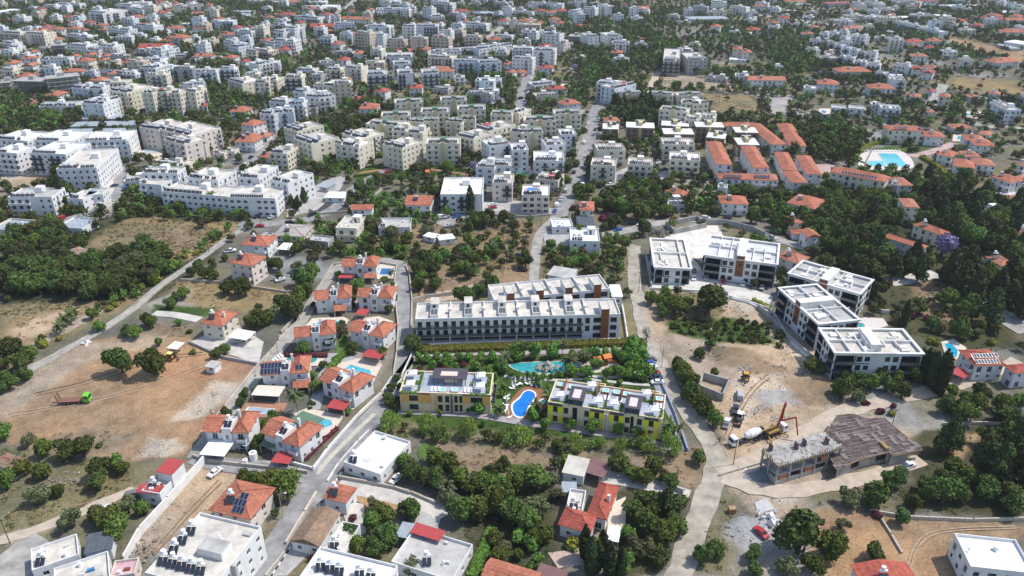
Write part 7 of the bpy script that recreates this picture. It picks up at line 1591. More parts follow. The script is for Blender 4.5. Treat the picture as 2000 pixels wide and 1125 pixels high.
def blobs(kind, rg):
    L = []
    if kind in ('broad','mid','jacaranda','garden','bare'):
        for _ in range(9):
            a, d = rg.uniform(0,6.283), rg.uniform(.2,.62); L.append((d*math.cos(a), d*math.sin(a), rg.uniform(.55,1.35), rg.uniform(.30,.50)))
        L.append((0,0,.95,.6)); L.append((0,0,1.35,.42))
    elif kind == 'olive':
        for _ in range(10): a, d = rg.uniform(0,6.283), rg.uniform(.25,.68); L.append((d*math.cos(a), d*math.sin(a), rg.uniform(.55,1.2), rg.uniform(.24,.40)))
        L.append((0,0,.85,.5))
    elif kind == 'pine':
        for i in range(14):
            t = i/13; a = rg.uniform(0,6.283); d = rg.uniform(.15,.6)*(1-t*.8); L.append((d*math.cos(a), d*math.sin(a), .7+t*1.9, .5*(1-t*.6)))
        L.append((0,0,1.3,.55)); L.append((0,0,2.0,.4))
    elif kind == 'cypress':
        for i in range(10): t = i/9; L.append((rg.uniform(-.12,.12), rg.uniform(-.12,.12), .7+t*6.2, .85*math.sin(math.pi*min(1,.25+.72*t))**.7+.12))
    elif kind == 'willow':
        for _ in range(9): a, d = rg.uniform(0,6.283), rg.uniform(.3,.7); L.append((d*math.cos(a), d*math.sin(a), rg.uniform(.7,1.5), rg.uniform(.28,.42)))
        L.append((0,0,1.3,.6))
    else:  # shrubs
        for _ in range(7): a, d = rg.uniform(0,6.283), rg.uniform(.15,.62); L.append((d*math.cos(a), d*math.sin(a), rg.uniform(.2,.55), rg.uniform(.28,.45)))
        L.append((0,0,.4,.55))
    return np.array(L)
def leaves(kind, n, size, seed):
    """n leaf clumps as small quads over the lobes of a crown of radius 1 -> (4n,3)"""
    rg = np.random.default_rng(seed); B = blobs(kind, rg); pr = B[:,3]**2; k = rg.choice(len(B), n, p=pr/pr.sum())
    d = rg.normal(size=(n,3)); d[:,2] = d[:,2]*.9+.25; d /= np.linalg.norm(d,axis=1)[:,None]
    rr = B[k,3]*(.55+.5*rg.random(n)**.5+(rg.random(n)<.12)*.3*rg.random(n)); zs = np.where(kind == 'cypress', 1.0, 1.0)
    c = B[k,:3] + d*rr[:,None]
    if kind == 'willow': c[:,2] -= rg.random(n)**2*.55*np.linalg.norm(c[:,:2],axis=1)
    c[:,2] = np.maximum(c[:,2], .06)
    nr = d + rg.normal(size=(n,3))*.55; nr /= np.linalg.norm(nr,axis=1)[:,None]
    a = np.cross(nr, rg.normal(size=(n,3))); a /= np.linalg.norm(a,axis=1)[:,None]; b = np.cross(nr,a)
    s = (size*(.55+.9*rg.random(n)))[:,None]; asp = (.55+.5*rg.random(n))[:,None]
    if kind == 'willow': b = b*.3+np.array([0,0,-1])*.9; asp = asp*.5; s = s*1.25
    return np.stack([c-a*s*asp-b*s, c+a*s*asp-b*s*.8, c+a*s*asp*.8+b*s, c-a*s*asp+b*s*.9],1).reshape(-1,3)
def quadmesh(name, v, mat):
    n = len(v)//4; me = bpy.data.meshes.new(name); me.vertices.add(len(v)); me.vertices.foreach_set("co", v.astype(np.float32).ravel()); me.loops.add(n*4); me.loops.foreach_set("vertex_index", np.arange(n*4))
    me.polygons.add(n); me.polygons.foreach_set("loop_start", np.arange(0,n*4,4)); me.update(calc_edges=True); me.materials.append(mat); return me
def palmverts(seed, nf=26):
    rg = np.random.default_rng(seed); q = []
    for i in range(nf):
        a = rg.uniform(0,6.283); e = rg.uniform(-.35,1.1); L = rg.uniform(.85,1.1); p = np.array([0,0,0.]); dr = np.array([math.cos(a)*math.cos(e),math.sin(a)*math.cos(e),math.sin(e)]); side = np.array([-math.sin(a),math.cos(a),0]); seg = 5
        for j in range(seg):
            p2 = p+dr*L/seg; w0,w1 = .15*(1-(j/seg)**2)+.03, .15*(1-((j+1)/seg)**2)+.01; dz = np.array([0,0,-.07])
            q += [p,p+side*w0+dz,p2+side*w1+dz,p2, p,p2,p2-side*w1+dz,p-side*w0+dz]; p = p2; dr = dr+np.array([0,0,-.24]); dr /= np.linalg.norm(dr)
    return np.array(q)
SPEC = dict(broad=('broadleaf_tree',2300,.066),mid=('leafy_tree',2300,.066),olive=('olive_tree',1700,.056),pine=('pine_tree',2600,.07),cypress=('cypress_tree',1500,.16),willow=('weeping_tree',1700,.07),jacaranda=('blossom_tree',1000,.075),garden=('garden_tree',1200,.085),
            shrub=('shrub',650,.11),bougain=('flowering_shrub',650,.11),yellow=('yellow_shrub',650,.11),palm=('palm_tree',0,0),bare=('bare_tree',260,.05))
CROWN, TRUNK = {}, {}
for k_,(nm_,n_,s_) in SPEC.items():
    if k_ == 'palm': CROWN[k_] = [quadmesh("crown", palmverts(60+i), LEAF['palm']) for i in range(3)]
    else: CROWN[k_] = [quadmesh("crown", leaves(k_, n_, s_, hash(k_)%1 + 100*i + len(k_)), LEAF[k_]) for i in range(4 if k_ in ('broad','shrub','mid','olive') else 2)]
def trunkmesh(kind):
    if kind in TRUNK: return TRUNK[kind]
    m = MB(); R = random.Random(len(kind))
    if kind == 'palm': m.cyl((0,0,0),(0.02,0,.5),.075,.06,n=8); m.cyl((0.02,0,.5),(0,0,1.0),.06,.05,n=8)
    elif kind == 'cypress': m.cyl((0,0,0),(0,0,5.5),.16,.03,n=7)
    else:
        top = 2.2 if kind == 'pine' else (.35 if kind in ('shrub','bougain','yellow') else .85)
        m.cyl((0,0,-.05),(.02,.01,top),.11,.05,n=8)
        for i in range(5):
            a = i*1.26+R.uniform(-.3,.3); z0 = top*R.uniform(.45,.95); m.cyl((0,0,z0),(.5*math.cos(a),.5*math.sin(a),z0+R.uniform(.15,.5)),.045,.015,n=6)
    TRUNK[kind] = m.mesh("trunk",BARK); return TRUNK[kind]
DESC = dict(broad="dark green round tree",mid="green leafy tree",olive="grey-green olive tree",pine="tall dark pine",cypress="slim dark cypress",willow="bright green weeping tree",jacaranda="violet flowering tree",garden="fresh green young tree",shrub="low green bush",bougain="crimson flowering bush",yellow="yellow-green bush",palm="palm tree",bare="thin bare-branched tree")
GRPN = dict(broad="dark broadleaf trees",mid="green broadleaf trees",olive="olive trees",pine="pines",cypress="cypresses",willow="weeping trees along the complex",jacaranda="violet trees",garden="young trees of the garden complex",shrub="low bushes",bougain="flowering bushes",yellow="yellow-green bushes",palm="palms",bare="bare trees")
CATN = dict(shrub="bush",bougain="bush",yellow="bush",palm="palm")
def tree(kind, x, y, r, label=None, hs=1.0):
    rz = RND.uniform(0,6.28); nm = SPEC[kind][0]; sz = '' 
    if label is None and kind in ('broad','mid','olive','shrub','pine'): sz = 'large ' if r > {'shrub':1.9}.get(kind,3.9) else ('small ' if r < {'shrub':1.3}.get(kind,2.7) else '')
    t = thing(nm, label or sz+DESC[kind], CATN.get(kind,"tree"), (x,y,0), 0, GRPN[kind], label is None)
    put("trunk", trunkmesh(kind), t, (0,0,0), rz, (r if kind != 'palm' else 1.6, r if kind != 'palm' else 1.6, r*hs if kind != 'palm' else 6*hs))
    ms = CROWN[kind]; put("crown", ms[RND.randrange(len(ms))], t, (0,0,0 if kind != 'palm' else 6*hs), rz, (r*RND.uniform(.92,1.1), r*RND.uniform(.92,1.1), r*hs*RND.uniform(.9,1.12)) if kind != 'palm' else (r,r,r)); return t
USED = []
def T(kind, px, py, r, label=None, hs=1.0):
    p = P(px,py); tree(kind,p.x,p.y,r,label,hs); USED.append((p.x,p.y,r))
# hand placed
for q in [('broad',240,728,4.8,"large round tree on the bare soil left of its twin"),('broad',302,731,4.9,"large round tree on the bare soil right of its twin"),('broad',1557,1080,5.7,"huge dark tree beside the red car on the gravel",1.25),('broad',1381,612,7.2,"huge dark round tree on the pale bank below the apron"),
  ('mid',1272,594,3.2),('mid',1318,612,4.5),('broad',1295,622,2.6),('broad',805,686,3.6,"dark tree at the left end of the white row building"),('bare',1262,664,2.8,"thin bare-branched tree at the complex corner"),('broad',447,575,3.6,"round tree left of its twin below the tall hip-roofed house"),('broad',480,578,3.8,"round tree right of its twin below the tall hip-roofed house"),
  ('mid',1364,905,2.6,"small round tree alone on the dry slope"),('olive',1660,985,3.6),('olive',1585,1024,2.1,"small olive on the brown orchard beside the huge tree"),('olive',1642,1032,2.2,"second small olive on the brown orchard"),('broad',1756,1022,2.4,"small dark tree on the wall of the brown field"),('shrub',1605,1020,1.0),('broad',1704,1090,2.8),('mid',1625,1090,4.2,None,1.1),
  ('cypress',919,418,2.0,"dark cypress standing in front of the white block",1.0),('cypress',125,400,2.6,"dark leaning cypress beside the curved white apartments",.95),('cypress',1152,1122,1.6),('cypress',1165,1115,1.5),('cypress',1188,1125,1.4),('cypress',1142,1090,1.5),('cypress',1175,1098,1.5),('cypress',1213,1122,1.3),
  ('cypress',1792,735,1.6),('cypress',1800,742,1.6),('cypress',1808,748,1.7),('cypress',1815,755,1.7),('cypress',1824,762,1.8),('cypress',1832,770,1.8),('cypress',1835,742,1.6),('cypress',1842,752,1.6),('cypress',1762,640,1.5),('cypress',1557,440,1.3),('cypress',1715,490,1.5),
  ('jacaranda',1838,500,6.5,"large violet flowering tree beside the long red hotel roof",.95),('jacaranda',930,335,3.6,"violet flowering tree at the corner of the cream estate"),('jacaranda',515,195,3.6,"violet tree in the dark grove left of centre"),('jacaranda',1600,152,3.5,"violet tree beside the red roof far right"),('jacaranda',1123,138,3.2,"violet tree below the sand lot of the top centre"),
  ('palm',582,806,3.2,"tall palm between the villas beside the brick terrace",1.1),('palm',420,412,3.2,"tall palm in front of the long white row",1.5),('palm',766,546,2.3,"small palm beside the dark blue pool",.55),('palm',1076,800,4.0,"large palm on the right side of the kidney pool",.8),('palm',1048,812,3.2,"palm between kidney pool and yellow building",.6),('palm',1112,725,3.6,"palm at the right shore of the crescent pool",.75),
  ('palm',986,716,3.0,"palm at the left tip of the crescent pool",.65),('palm',1305,852,3.2,"palm at the right corner of the yellow building",.7),('palm',1322,856,2.8,"second palm at the right corner of the yellow building",.6),('palm',1020,700,3.2,"palm in the lane above the crescent pool",.9),('palm',1098,694,2.6,"light palm above the rock island",.8),('palm',1140,712,2.8,"palm in front of the orange play tower",.7),('palm',975,812,2.6,"palm at the right corner of the orange building",.5),
  ('palm',540,628,2.2),('palm',118,652,3.0,"palm at the left of the palm clump by the lane",.55),('palm',128,640,3.2,"middle palm of the clump by the lane",.6),('palm',140,632,3.2,"right palm of the clump by the lane",.6),('palm',148,622,2.8,"rear palm of the clump by the lane",.55),('palm',1202,140+0,2.8),('palm',202,138,3.4,"palm among the roofs at the upper left"),('palm',1120,312,3.0,"palm beside the white complex on the main street"),
  ('palm',1866,312,3.0),('palm',1878,306,3.0),('palm',1900,366,3.2),('palm',1870,325,3.0),('palm',1925,318,3.0),('palm',1935,310,3.2),('palm',1795,140,2.6),('palm',1755,138,2.6),('palm',1762,142,2.6),('palm',1770,140,2.6),
  ('pine',1990,620,5.5),('pine',1850,560,5.5),('pine',1872,580,5.5),('pine',1900,600,5.5),('pine',1885,540,5.0),('pine',1740,545,4.5),('pine',1790,550,4.5),('pine',1765,540,4.2),('pine',1930,635,5.5),('pine',1945,580,5.0),('pine',1965,560,4.6),('pine',1940,945,5.2),('pine',1960,930,5.2),('pine',1990,960,5.5),('pine',1915,925,4.8),('pine',1850,885,4.2),('pine',1975,900,5.0),('pine',1700,440,4.5),('pine',1900,430,5),('pine',1830,420,5.5),('pine',1860,400,5.5),('pine',1800,400,5),('pine',1920,395,4.8),
  ('pine',582,412,3.4,"pine in the middle of the street junction",.8),('pine',594,395,3.0),('pine',570,405,2.8),('pine',1090,370,4.4,"big tree right of the pink-banded block",.75),('pine',1080,365,4.2,None,.75),('broad',1245,430,5.5,"big dark tree over the street bend",1.1),('broad',1285,408,4.6),('broad',1270,415,4.4),
  ('yellow',1108,905,3.2,"yellow-green tree beside the cream outhouse"),('mid',876,925,3.6),('mid',896,955,3.8),('mid',944,953,2.9),('mid',1045,950,3.9),('broad',985,915,2.2),('mid',850,905,3.2),('bougain',690,1015,1.4),('bougain',613,1095,1.6,"crimson bush at the lower end of the old brown roof"),('bougain',560,695,1.2),('bougain',580,692,1.3),('bougain',600,690,1.3),('bougain',1180,430,3.0,"pink flowering hedge bush beside the dark long shed"),('bougain',1120,410,2.4),
  ('bougain',1690,790,1.5),('bougain',1718,806,1.6),('bougain',1745,795,1.2),('bougain',1780,620,2.0),('bougain',1810,625,2.0),('bougain',1945,350,2.4),('bougain',1550,156,2.4),('bougain',1608,1067,1.6),('bougain',1712,1008,1.5),('yellow',1740,810,1.6),('yellow',1820,670,2.4),('yellow',1935,672,2.2),
  ('mid',520,968,4.2),('mid',560,965,4.4),('olive',545,985,3.4),('broad',500,950,3.0),('mid',535,955,3.6),('mid',480,945,2.6),('olive',735,1000,2.6),('broad',690,1050,2.4),('mid',728,1035,3.2),('mid',750,1025,3.4),('broad',760,1060,3.4),('olive',795,1005,2.8),('broad',810,1010,2.8),('olive',735,1062,2.8),('mid',700,1078,2.6),('olive',800,1118,2.8),('olive',870,960,3.4),('olive',880,985,3.4),('broad',830,948,3.4),('broad',850,952,3.2),('broad',805,935,3.4),('mid',790,915,2.6),('mid',800,920,2.2),
  ('olive',55,870,2.6),('mid',90,890,3.0),('broad',140,895,3.6),('broad',165,890,3.6),('mid',40,930,3.4),('mid',20,950,3.2),('mid',85,935,3.2),('broad',195,930,3.4),('mid',232,915,2.6),('mid',240,925,2.2),('broad',195,955,2.8),('olive',80,985,3.8),('broad',115,970,2.2),('olive',250,1000,2.8),('mid',280,1005,2.4),('broad',190,1020,3.0),('mid',215,1030,3.6),('mid',235,1050,3.6),('olive',140,1030,3.4),('shrub',195,872,1.3),('broad',25,700,4.6),('broad',45,720,3.6),('mid',60,705,3.4),('broad',20,760,3.8),('broad',50,745,3.0),('mid',10,855,2.8),
  ('olive',1050,1000,3.6),('olive',1082,945,2.6),('olive',1090,975,2.6),('broad',900,1020,3.8),('mid',940,1010,4.0),('mid',970,1000,4.4),('broad',985,985,4.4),('broad',1000,1015,4.2),('broad',1025,1030,3.8),('mid',1010,955,3.4),('mid',975,960,3.2),('broad',960,940,3.0),('broad',930,965,3.2),('mid',1060,1060,2.8),('yellow',1115,1068,2.4),('mid',1045,1065,2.6),('garden',1038,1075,2.2),('garden',1010,1060,2.4),('olive',990,1078,2.4),('mid',975,1098,2.8),('yellow',1155,1070,2.6),('garden',1215,1110,2.6),('olive',1248,1090,3.6),('pine',1300,1005,4.2,None,.8),('broad',1270,1000,3.8),('broad',1240,1010,3.2),('broad',1320,1000,3.2),('mid',1290,1060,3.6),('broad',1260,1040,3.4),('mid',1225,1055,2.4),
  ('broad',1205,920,3.6,"dark round tree right of the brown carport"),('mid',1235,935,2.6),('mid',1278,930,3.2),('mid',1255,945,2.8),('olive',1300,940,2.4),('broad',1310,950,2.4),
  ('mid',1330,735,3.4),('mid',1345,760,3.8),('broad',1352,785,3.8),('mid',1365,800,3.4),('broad',1378,815,3.4),('mid',1392,832,3.2),('broad',1332,755,3.2),('mid',1395,735,1.8),('broad',1320,722,2.6),('broad',1388,680,2.2),('broad',1365,700,2.4),('broad',1585,726,4.0,"round grey-green bush below the retaining wall",.75),('broad',1645,775,3.8),('olive',1670,785,3.2),('broad',1655,760,3.0),('mid',1700,760,3.2),('broad',1730,765,3.2),('broad',1760,780,3.4),('broad',1780,745,3.2),('broad',1720,745,3.0),('broad',1680,755,2.8),('mid',1750,750,2.8),
  ('mid',300,640,2.6),('broad',290,635,2.6),('mid',265,660,2.8),('broad',250,655,2.4),('broad',345,590,2.6),('mid',360,582,2.8),('broad',335,600,2.4),('garden',350,635,1.4),('shrub',370,650,1.4),('mid',310,675,1.8),('mid',195,648,2.4),('broad',425,700,2.2),('mid',440,692,2.2),('shrub',378,690,1.4),('broad',510,640,4.2),('mid',525,632,3.6),('mid',490,645,3.2),('broad',575,625,5.0),('broad',560,610,4.2),('broad',590,560,5.2),('mid',610,545,4.2),('olive',580,530,3.2),('broad',600,580,3.4),('broad',525,525,2.8),('broad',545,528,3.2),('mid',440,510,1.8),('broad',375,540,2.4),('broad',400,545,3.0),('mid',420,548,2.6),
  ('olive',615,515,3.2),('olive',620,492,3.0),('mid',580,492,2.4),('shrub',590,770,1.2),('olive',665,655,3.6),('mid',595,690,2.6),('olive',640,745,2.4),('broad',645,760,2.6),('mid',615,765,2.0),('broad',640,680,2.8),('mid',690,690,2.4),('shrub',655,702,1.3),('shrub',645,716,1.4),('shrub',663,708,.9),('shrub',608,788,1.1),('shrub',606,798,.8),('shrub',612,790,1.0),('mid',760,610,2.2),('mid',770,590,2.0),('mid',662,545,2.0),('broad',480,780,2.0),('broad',470,795,1.8),('broad',442,815,2.0),('broad',500,880,2.2),('mid',745,700,2.0),('mid',520,835,2.0),('yellow',520,845,1.6),('broad',535,820,1.8),('olive',505,605,2.0)]: T(*q)
for i,(x,y,r) in enumerate([(762,840,3.9),(832,843,3.2),(868,846,2.0),(915,853,3.5),(1020,866,3.7),(1125,880,3.0),(1172,872,2.3),(1210,880,2.7),(1265,880,2.9),(1312,890,3.5),(1000,862,2.6),(1250,872,2.2)]): T('willow',x,y,r,hs=(.82,1.0,.72,.9)[i%4],label=f"{['leftmost','second','third','fourth','fifth','sixth','seventh','eighth','ninth','tenth','small','smallest'][i]} bright green weeping tree in the row below the complex")
for x,y,r in [(818,708,1.9),(835,708,1.8),(852,706,1.8),(876,710,2.2),(900,706,1.8),(915,706,2.0),(938,708,2.2),(962,706,2.0),(1010,702,3.6),(1045,700,3.2),(1078,700,3.2),(1118,700,2.0),(1140,704,2.4),(1163,700,2.4),(1182,698,2.0),(1200,698,2.2),(1215,708,2.8),(1235,700,4.2),(1250,706,3.6),(1240,720,3.2),(1225,712,2.6),(1255,738,3.6),(1228,726,2.4),(1212,738,2.6),(1185,738,2.2),(1146,738,2.4),(1115,735,2.6),(1165,718,2.4),(1228,738,2.0),(985,728,2.0),(845,722,1.8),(930,724,2.2),(1065,840,2.2),(1040,825,2.4),(935,808,2.6),(1112,838,2.0),(1155,845,2.4),(1206,848,2.2),(1245,852,2.2),(1303,866,2.6),(1052,752,2.0),(965,742,1.6),(1250,690,3.2),(1228,690,3.0),(1000,735,1.3),(1012,737,1.2),(1030,738,1.4),(1045,739,1.2),(1062,740,1.4),(1078,740,1.3),(1095,738,1.5),(870,716,1.8),(890,722,1.5),(955,732,1.8),(970,722,1.8),(1200,730,1.8),(1135,730,1.4),(1150,750,1.3),(1180,750,1.2),(1210,752,1.3),(985,760,1.4),(980,775,1.3),(1075,765,1.5),(1070,820,1.6),(1000,845,1.3),(945,832,1.3),(800,812,1.2),(860,812,1.0),(915,806,1.1)]: T('garden',x,y,r)
for x,y,r in [(690,588,1.6),(768,560,1.5),(770,575,1.4),(765,598,1.4),(690,600,1.4),(612,600,1.4),(660,615,1.6),(668,640,1.8),(672,668,1.5),(600,670,1.3),(735,668,1.6),(740,700,1.6),(750,690,1.5),(612,740,1.6),(600,760,1.5),(630,720,1.6),(520,760,1.4),(500,768,1.3),(595,860,1.3),(620,850,1.3),(508,835,1.5),(512,860,1.5),(500,862,1.4),(680,810,1.2),(700,545,1.5),(720,548,1.4),(750,550,1.5),(690,560,1.3)]: T('garden' if (x+y)%3 else 'broad',x,y,r)
for x,y in [(842,727),(852,715),(905,714),(935,716),(820,722),(870,722)]: T('bougain',x,y,1.5)
for x,y,r in [(775,745,1.6),(765,765,1.8),(760,790,2.0),(780,790,1.8),(772,800,2.2),(757,780,1.6),(782,758,1.2)]: T('broad',x,y,r)
# zones: outline, spacing, radius range, kinds
ZONES = [([(0,455),(70,450),(160,425),(215,415),(235,425),(170,470),(150,500),(0,505)],6.5,(2.8,4.6),'bbbm'),([(0,500),(150,500),(170,505),(330,495),(330,535),(285,555),(215,585),(120,590),(0,590)],6.0,(3.4,5.2),'bbbo'),
 ([(0,745),(70,695),(150,645),(210,612),(262,585),(300,555),(350,525),(420,475),(455,452),(445,445),(330,520),(280,560),(200,600),(110,650),(20,715),(0,725)],3.6,(1.6,2.6),'mmby'),([(205,425),(240,400),(320,395),(470,418),(472,436),(320,425),(240,428)],4.5,(2.2,3.4),'bbm'),
 ([(640,502),(700,480),(790,470),(800,500),(780,512),(700,505)],5,(2.2,3.6),'bmms'),([(700,470),(830,445),(960,445),(1048,430),(1045,470),(960,520),(850,545),(820,570),(800,530),(795,500)],8,(2.2,3.8),'bbmso'),([(805,500),(850,500),(850,570),(812,575)],5,(2.6,3.8),'bbm'),([(855,505),(1010,470),(1040,480),(1000,530),(900,550)],7,(2.0,3.4),'bbmo'),
 ([(1060,482),(1110,495),(1180,500),(1235,470),(1238,540),(1190,540),(1110,525),(1060,520)],4.5,(2.0,3.2),'bmmo'),([(1170,445),(1235,470),(1220,500),(1165,470)],4.5,(2,3.2),'bm'),
 ([(1288,622),(1400,618),(1500,632),(1545,662),(1530,680),(1420,668),(1310,652)],3.2,(1.0,1.9),'ss'),([(1275,570),(1330,575),(1350,612),(1290,625)],5,(2,3),'mb'),
 ([(1590,470),(1700,440),(1720,500),(1830,520),(2000,520),(2000,640),(1900,640),(1830,560),(1700,545),(1700,600),(1640,520)],5.4,(2.8,4.6),'bbbpm'),([(1700,600),(1860,600),(2000,680),(2000,700),(1870,665),(1800,640),(1740,640),(1705,620)],6,(2.2,3.6),'bbom'),
 ([(1565,380),(1760,395),(1790,430),(1720,450),(1600,480),(1530,470),(1520,430)],5,(3.0,4.6),'bbbm'),([(1770,360),(1900,350),(1990,420),(2000,520),(1800,450)],5,(3,5),'bbpm'),([(1520,260),(1620,240),(1690,270),(1660,330),(1600,320),(1530,300)],5.5,(3,4.6),'bbbm'),
 ([(1680,330),(1760,335),(1800,360),(1760,400),(1690,360)],6,(2.4,3.4),'bm'),([(1190,365),(1310,360),(1320,420),(1200,430),(1165,410)],6,(2.8,4.4),'bbmo'),([(1310,350),(1400,350),(1420,400),(1350,420)],6,(2.4,3.6),'bm'),([(1440,375),(1540,390),(1530,450),(1450,430)],5.5,(2.8,4.2),'bbm'),
 ([(1580,985),(1640,955),(1760,935),(1850,905),(1900,870),(2000,840),(2000,1012),(1800,1000),(1720,1000),(1680,960)],5.4,(2.4,4.2),'bbbom'),([(1640,745),(1800,735),(1870,765),(1790,800),(1700,790),(1660,800)],5,(2.0,3.2),'bbm'),([(1830,770),(2000,770),(2000,830),(1840,825)],5.5,(2.2,3.6),'bbm'),
 ([(905,990),(1075,985),(1090,1045),(1000,1050),(930,1040)],4.6,(2.4,3.8),'bbm'),([(965,1050),(1140,1060),(1180,1120),(1060,1110),(960,1110)],5,(1.6,2.6),'bmsg'),([(1200,985),(1335,980),(1310,1125),(1210,1125)],4.6,(2.2,3.6),'bbbm'),([(690,1010),(760,1020),(800,1060),(740,1125),(690,1090)],4.6,(2,3),'bbm'),
 ([(1090,885),(1100,930),(1085,1000),(1060,990),(1070,900)],4,(1.4,2.4),'bms'),([(760,838),(1330,878),(1330,893),(1100,888),(900,866),(740,850)],4,(1.5,2.4),'bm'),([(1350,1060),(1420,1085),(1560,1095),(1620,1125),(1340,1125)],5,(2,3.2),'bbo'),
 ([(780,890),(830,880),(860,930),(820,960),(780,940)],4,(2,3),'bm'),([(560,960),(585,990),(570,1030),(530,1060),(505,1060)],3.2,(1.2,2.0),'msb'),([(460,1085),(480,1050),(500,1070),(480,1110)],3,(1,1.6),'ms'),
 ([(1400,330),(1430,345),(1440,380),(1410,390)],5,(2.4,3.4),'bm'),([(560,300),(640,300),(700,320),(690,350),(660,360),(610,340)],5,(2.6,4.0),'bbm'),([(690,350),(760,350),(910,345),(900,375),(860,385),(700,372)],6,(2.2,3.4),'bmo'),([(740,380),(790,400),(860,415),(930,430),(850,445),(720,430)],6,(2.2,3.2),'bm'),
 ([(560,470),(640,480),(650,510),(560,500)],5.5,(2.4,3.4),'mob'),([(590,440),(660,450),(720,450),(720,480),(640,470)],5,(2,3),'bm'),([(0,215),(155,200),(160,240),(120,255),(0,255)],6,(3,4.6),'bbm'),([(480,195),(560,200),(560,230),(650,260),(640,290),(560,240)],6,(2.6,4.2),'bbm'),([(1195,215),(1290,200),(1310,235),(1200,240)],5,(3.4,5.0),'bbp'),
 ([(640,230),(720,240),(700,270),(640,265)],5.5,(3,4.4),'bb'),([(880,125),(960,125),(990,170),(900,160)],6.5,(3,4.6),'bbm'),([(1130,110),(1300,120),(1460,150),(1480,180),(1300,135),(1130,160)],6.5,(3,4.6),'bbm'),([(1140,60),(1250,60),(1340,90),(1230,120)],7,(3,5),'bbm'),([(1400,40),(1700,80),(1640,110),(1400,90)],8.5,(3,4.6),'bbm'),
 ([(1500,90),(1600,100),(1580,150),(1500,145)],7,(3,4.6),'bbm'),([(1580,120),(1680,130),(1780,160),(1700,180),(1590,160)],6.5,(2.6,4.2),'bob'),([(170,70),(330,70),(330,100),(200,95)],7,(3,4.6),'bb'),([(380,170),(480,180),(480,215),(400,220)],6.5,(3,4.6),'bbm'),([(1000,160),(1170,160),(1150,200),(1060,230)],7,(2.6,4.2),'bbm'),([(1380,230),(1480,235),(1520,300),(1400,240)],6.5,(2.8,4.2),'bbo')]
KEYK = dict(b='broad',m='mid',o='olive',p='pine',s='shrub',y='yellow',g='garden',r='bougain')
cand = []
def near_used(x,y,r): return any((x-a)**2+(y-b)**2 < (r*.6+c*.7)**2 for a,b,c in USED)
for pts,sp,(r0,r1),ks in ZONES:
    w = pxpoly(pts); xs=[p.x for p in w]; ys=[p.y for p in w]; nx,ny = int((max(xs)-min(xs))/sp)+2,int((max(ys)-min(ys))/sp)+2
    gx,gy = np.meshgrid(np.arange(nx),np.arange(ny)); X = min(xs)+(gx+(gy%2)*.5+NPR.uniform(-.38,.38,gx.shape))*sp; Y = min(ys)+(gy+NPR.uniform(-.38,.38,gx.shape))*sp
    ins = inpoly([(p.x,p.y) for p in w],X,Y)
    for x,y in zip(X[ins],Y[ins]):
        r = RND.uniform(r0,r1); k = KEYK[RND.choice(ks)]
        if free(x,y) and not near_used(x,y,r): cand.append((x,y,r,k)); 
# the green between the buildings of the town
OPEN = np.zeros_like(OCC); sv = OCC.copy(); OCC[:] = False
for key,_,pts in REG:
    if key in ('dry','sand','pale','red','soil','paver','gravel','conc'): w = pxpoly(pts); occupy([(p.x,p.y) for p in w])
OPEN[:] = OCC; OCC[:] = sv
zm = np.zeros_like(OCC); sv = OCC.copy(); OCC[:] = False
for pts,*_ in ZONES: w = pxpoly(pts); occupy([(p.x,p.y) for p in w])
zm[:] = OCC; OCC[:] = sv
yy = 150.0
while yy < 1320:
    sp = 6.4 if yy < 600 else 6.9; xm = yy*.80+90; x = -xm
    while x < xm:
        X,Y = x+RND.uniform(-.42,.42)*sp, yy+RND.uniform(-.42,.42)*sp; i,j = int(X-GX0),int(Y-GY0)
        if 0 <= i < GNX and 0 <= j < GNY and not OCC[j,i] and not zm[j,i] and not near_used(X,Y,2.5):
            q = fbm(np.array([X]),np.array([Y]),60,91)[0]; pr = .9 if q > .48 else .62
            if OPEN[j,i]: pr = .03
            if abs(X) > .67*(Y*CT+CAM_H*ST)+4: pr = .6
            elif yy < 255: pr = 0
            elif yy < 330: pr *= .4
            if RND.random() < pr: cand.append((X,Y,RND.uniform(2.0,4.3) if q > .45 else RND.uniform(1.5,3.2),RND.choice(['broad','broad','mid','broad','olive','shrub'])))
        x += sp
    yy += sp
def pxsize(c): 
    u,v = PX((c[0],c[1],c[2])); 
    return c[2]*PPM(v) if (-30 < u < 2030 and -20 < v < 1160) else (.5 if -330 < u < 2330 and -60 < v < 1400 else -1)
cand = [(pxsize(c),)+c for c in cand]; cand = [c for c in cand if c[0] > 0]; cand.sort(key=lambda c: -c[0])
QUOTA = dict(broad=235,mid=150,olive=90,pine=60,shrub=110,yellow=60,garden=40,bougain=40); rest = []
for s,x,y,r,k in cand:
    if QUOTA.get(k,0) > 0 and s > 6: QUOTA[k] -= 1; tree(k,x,y,r)
    else: rest.append((x,y,r,k))
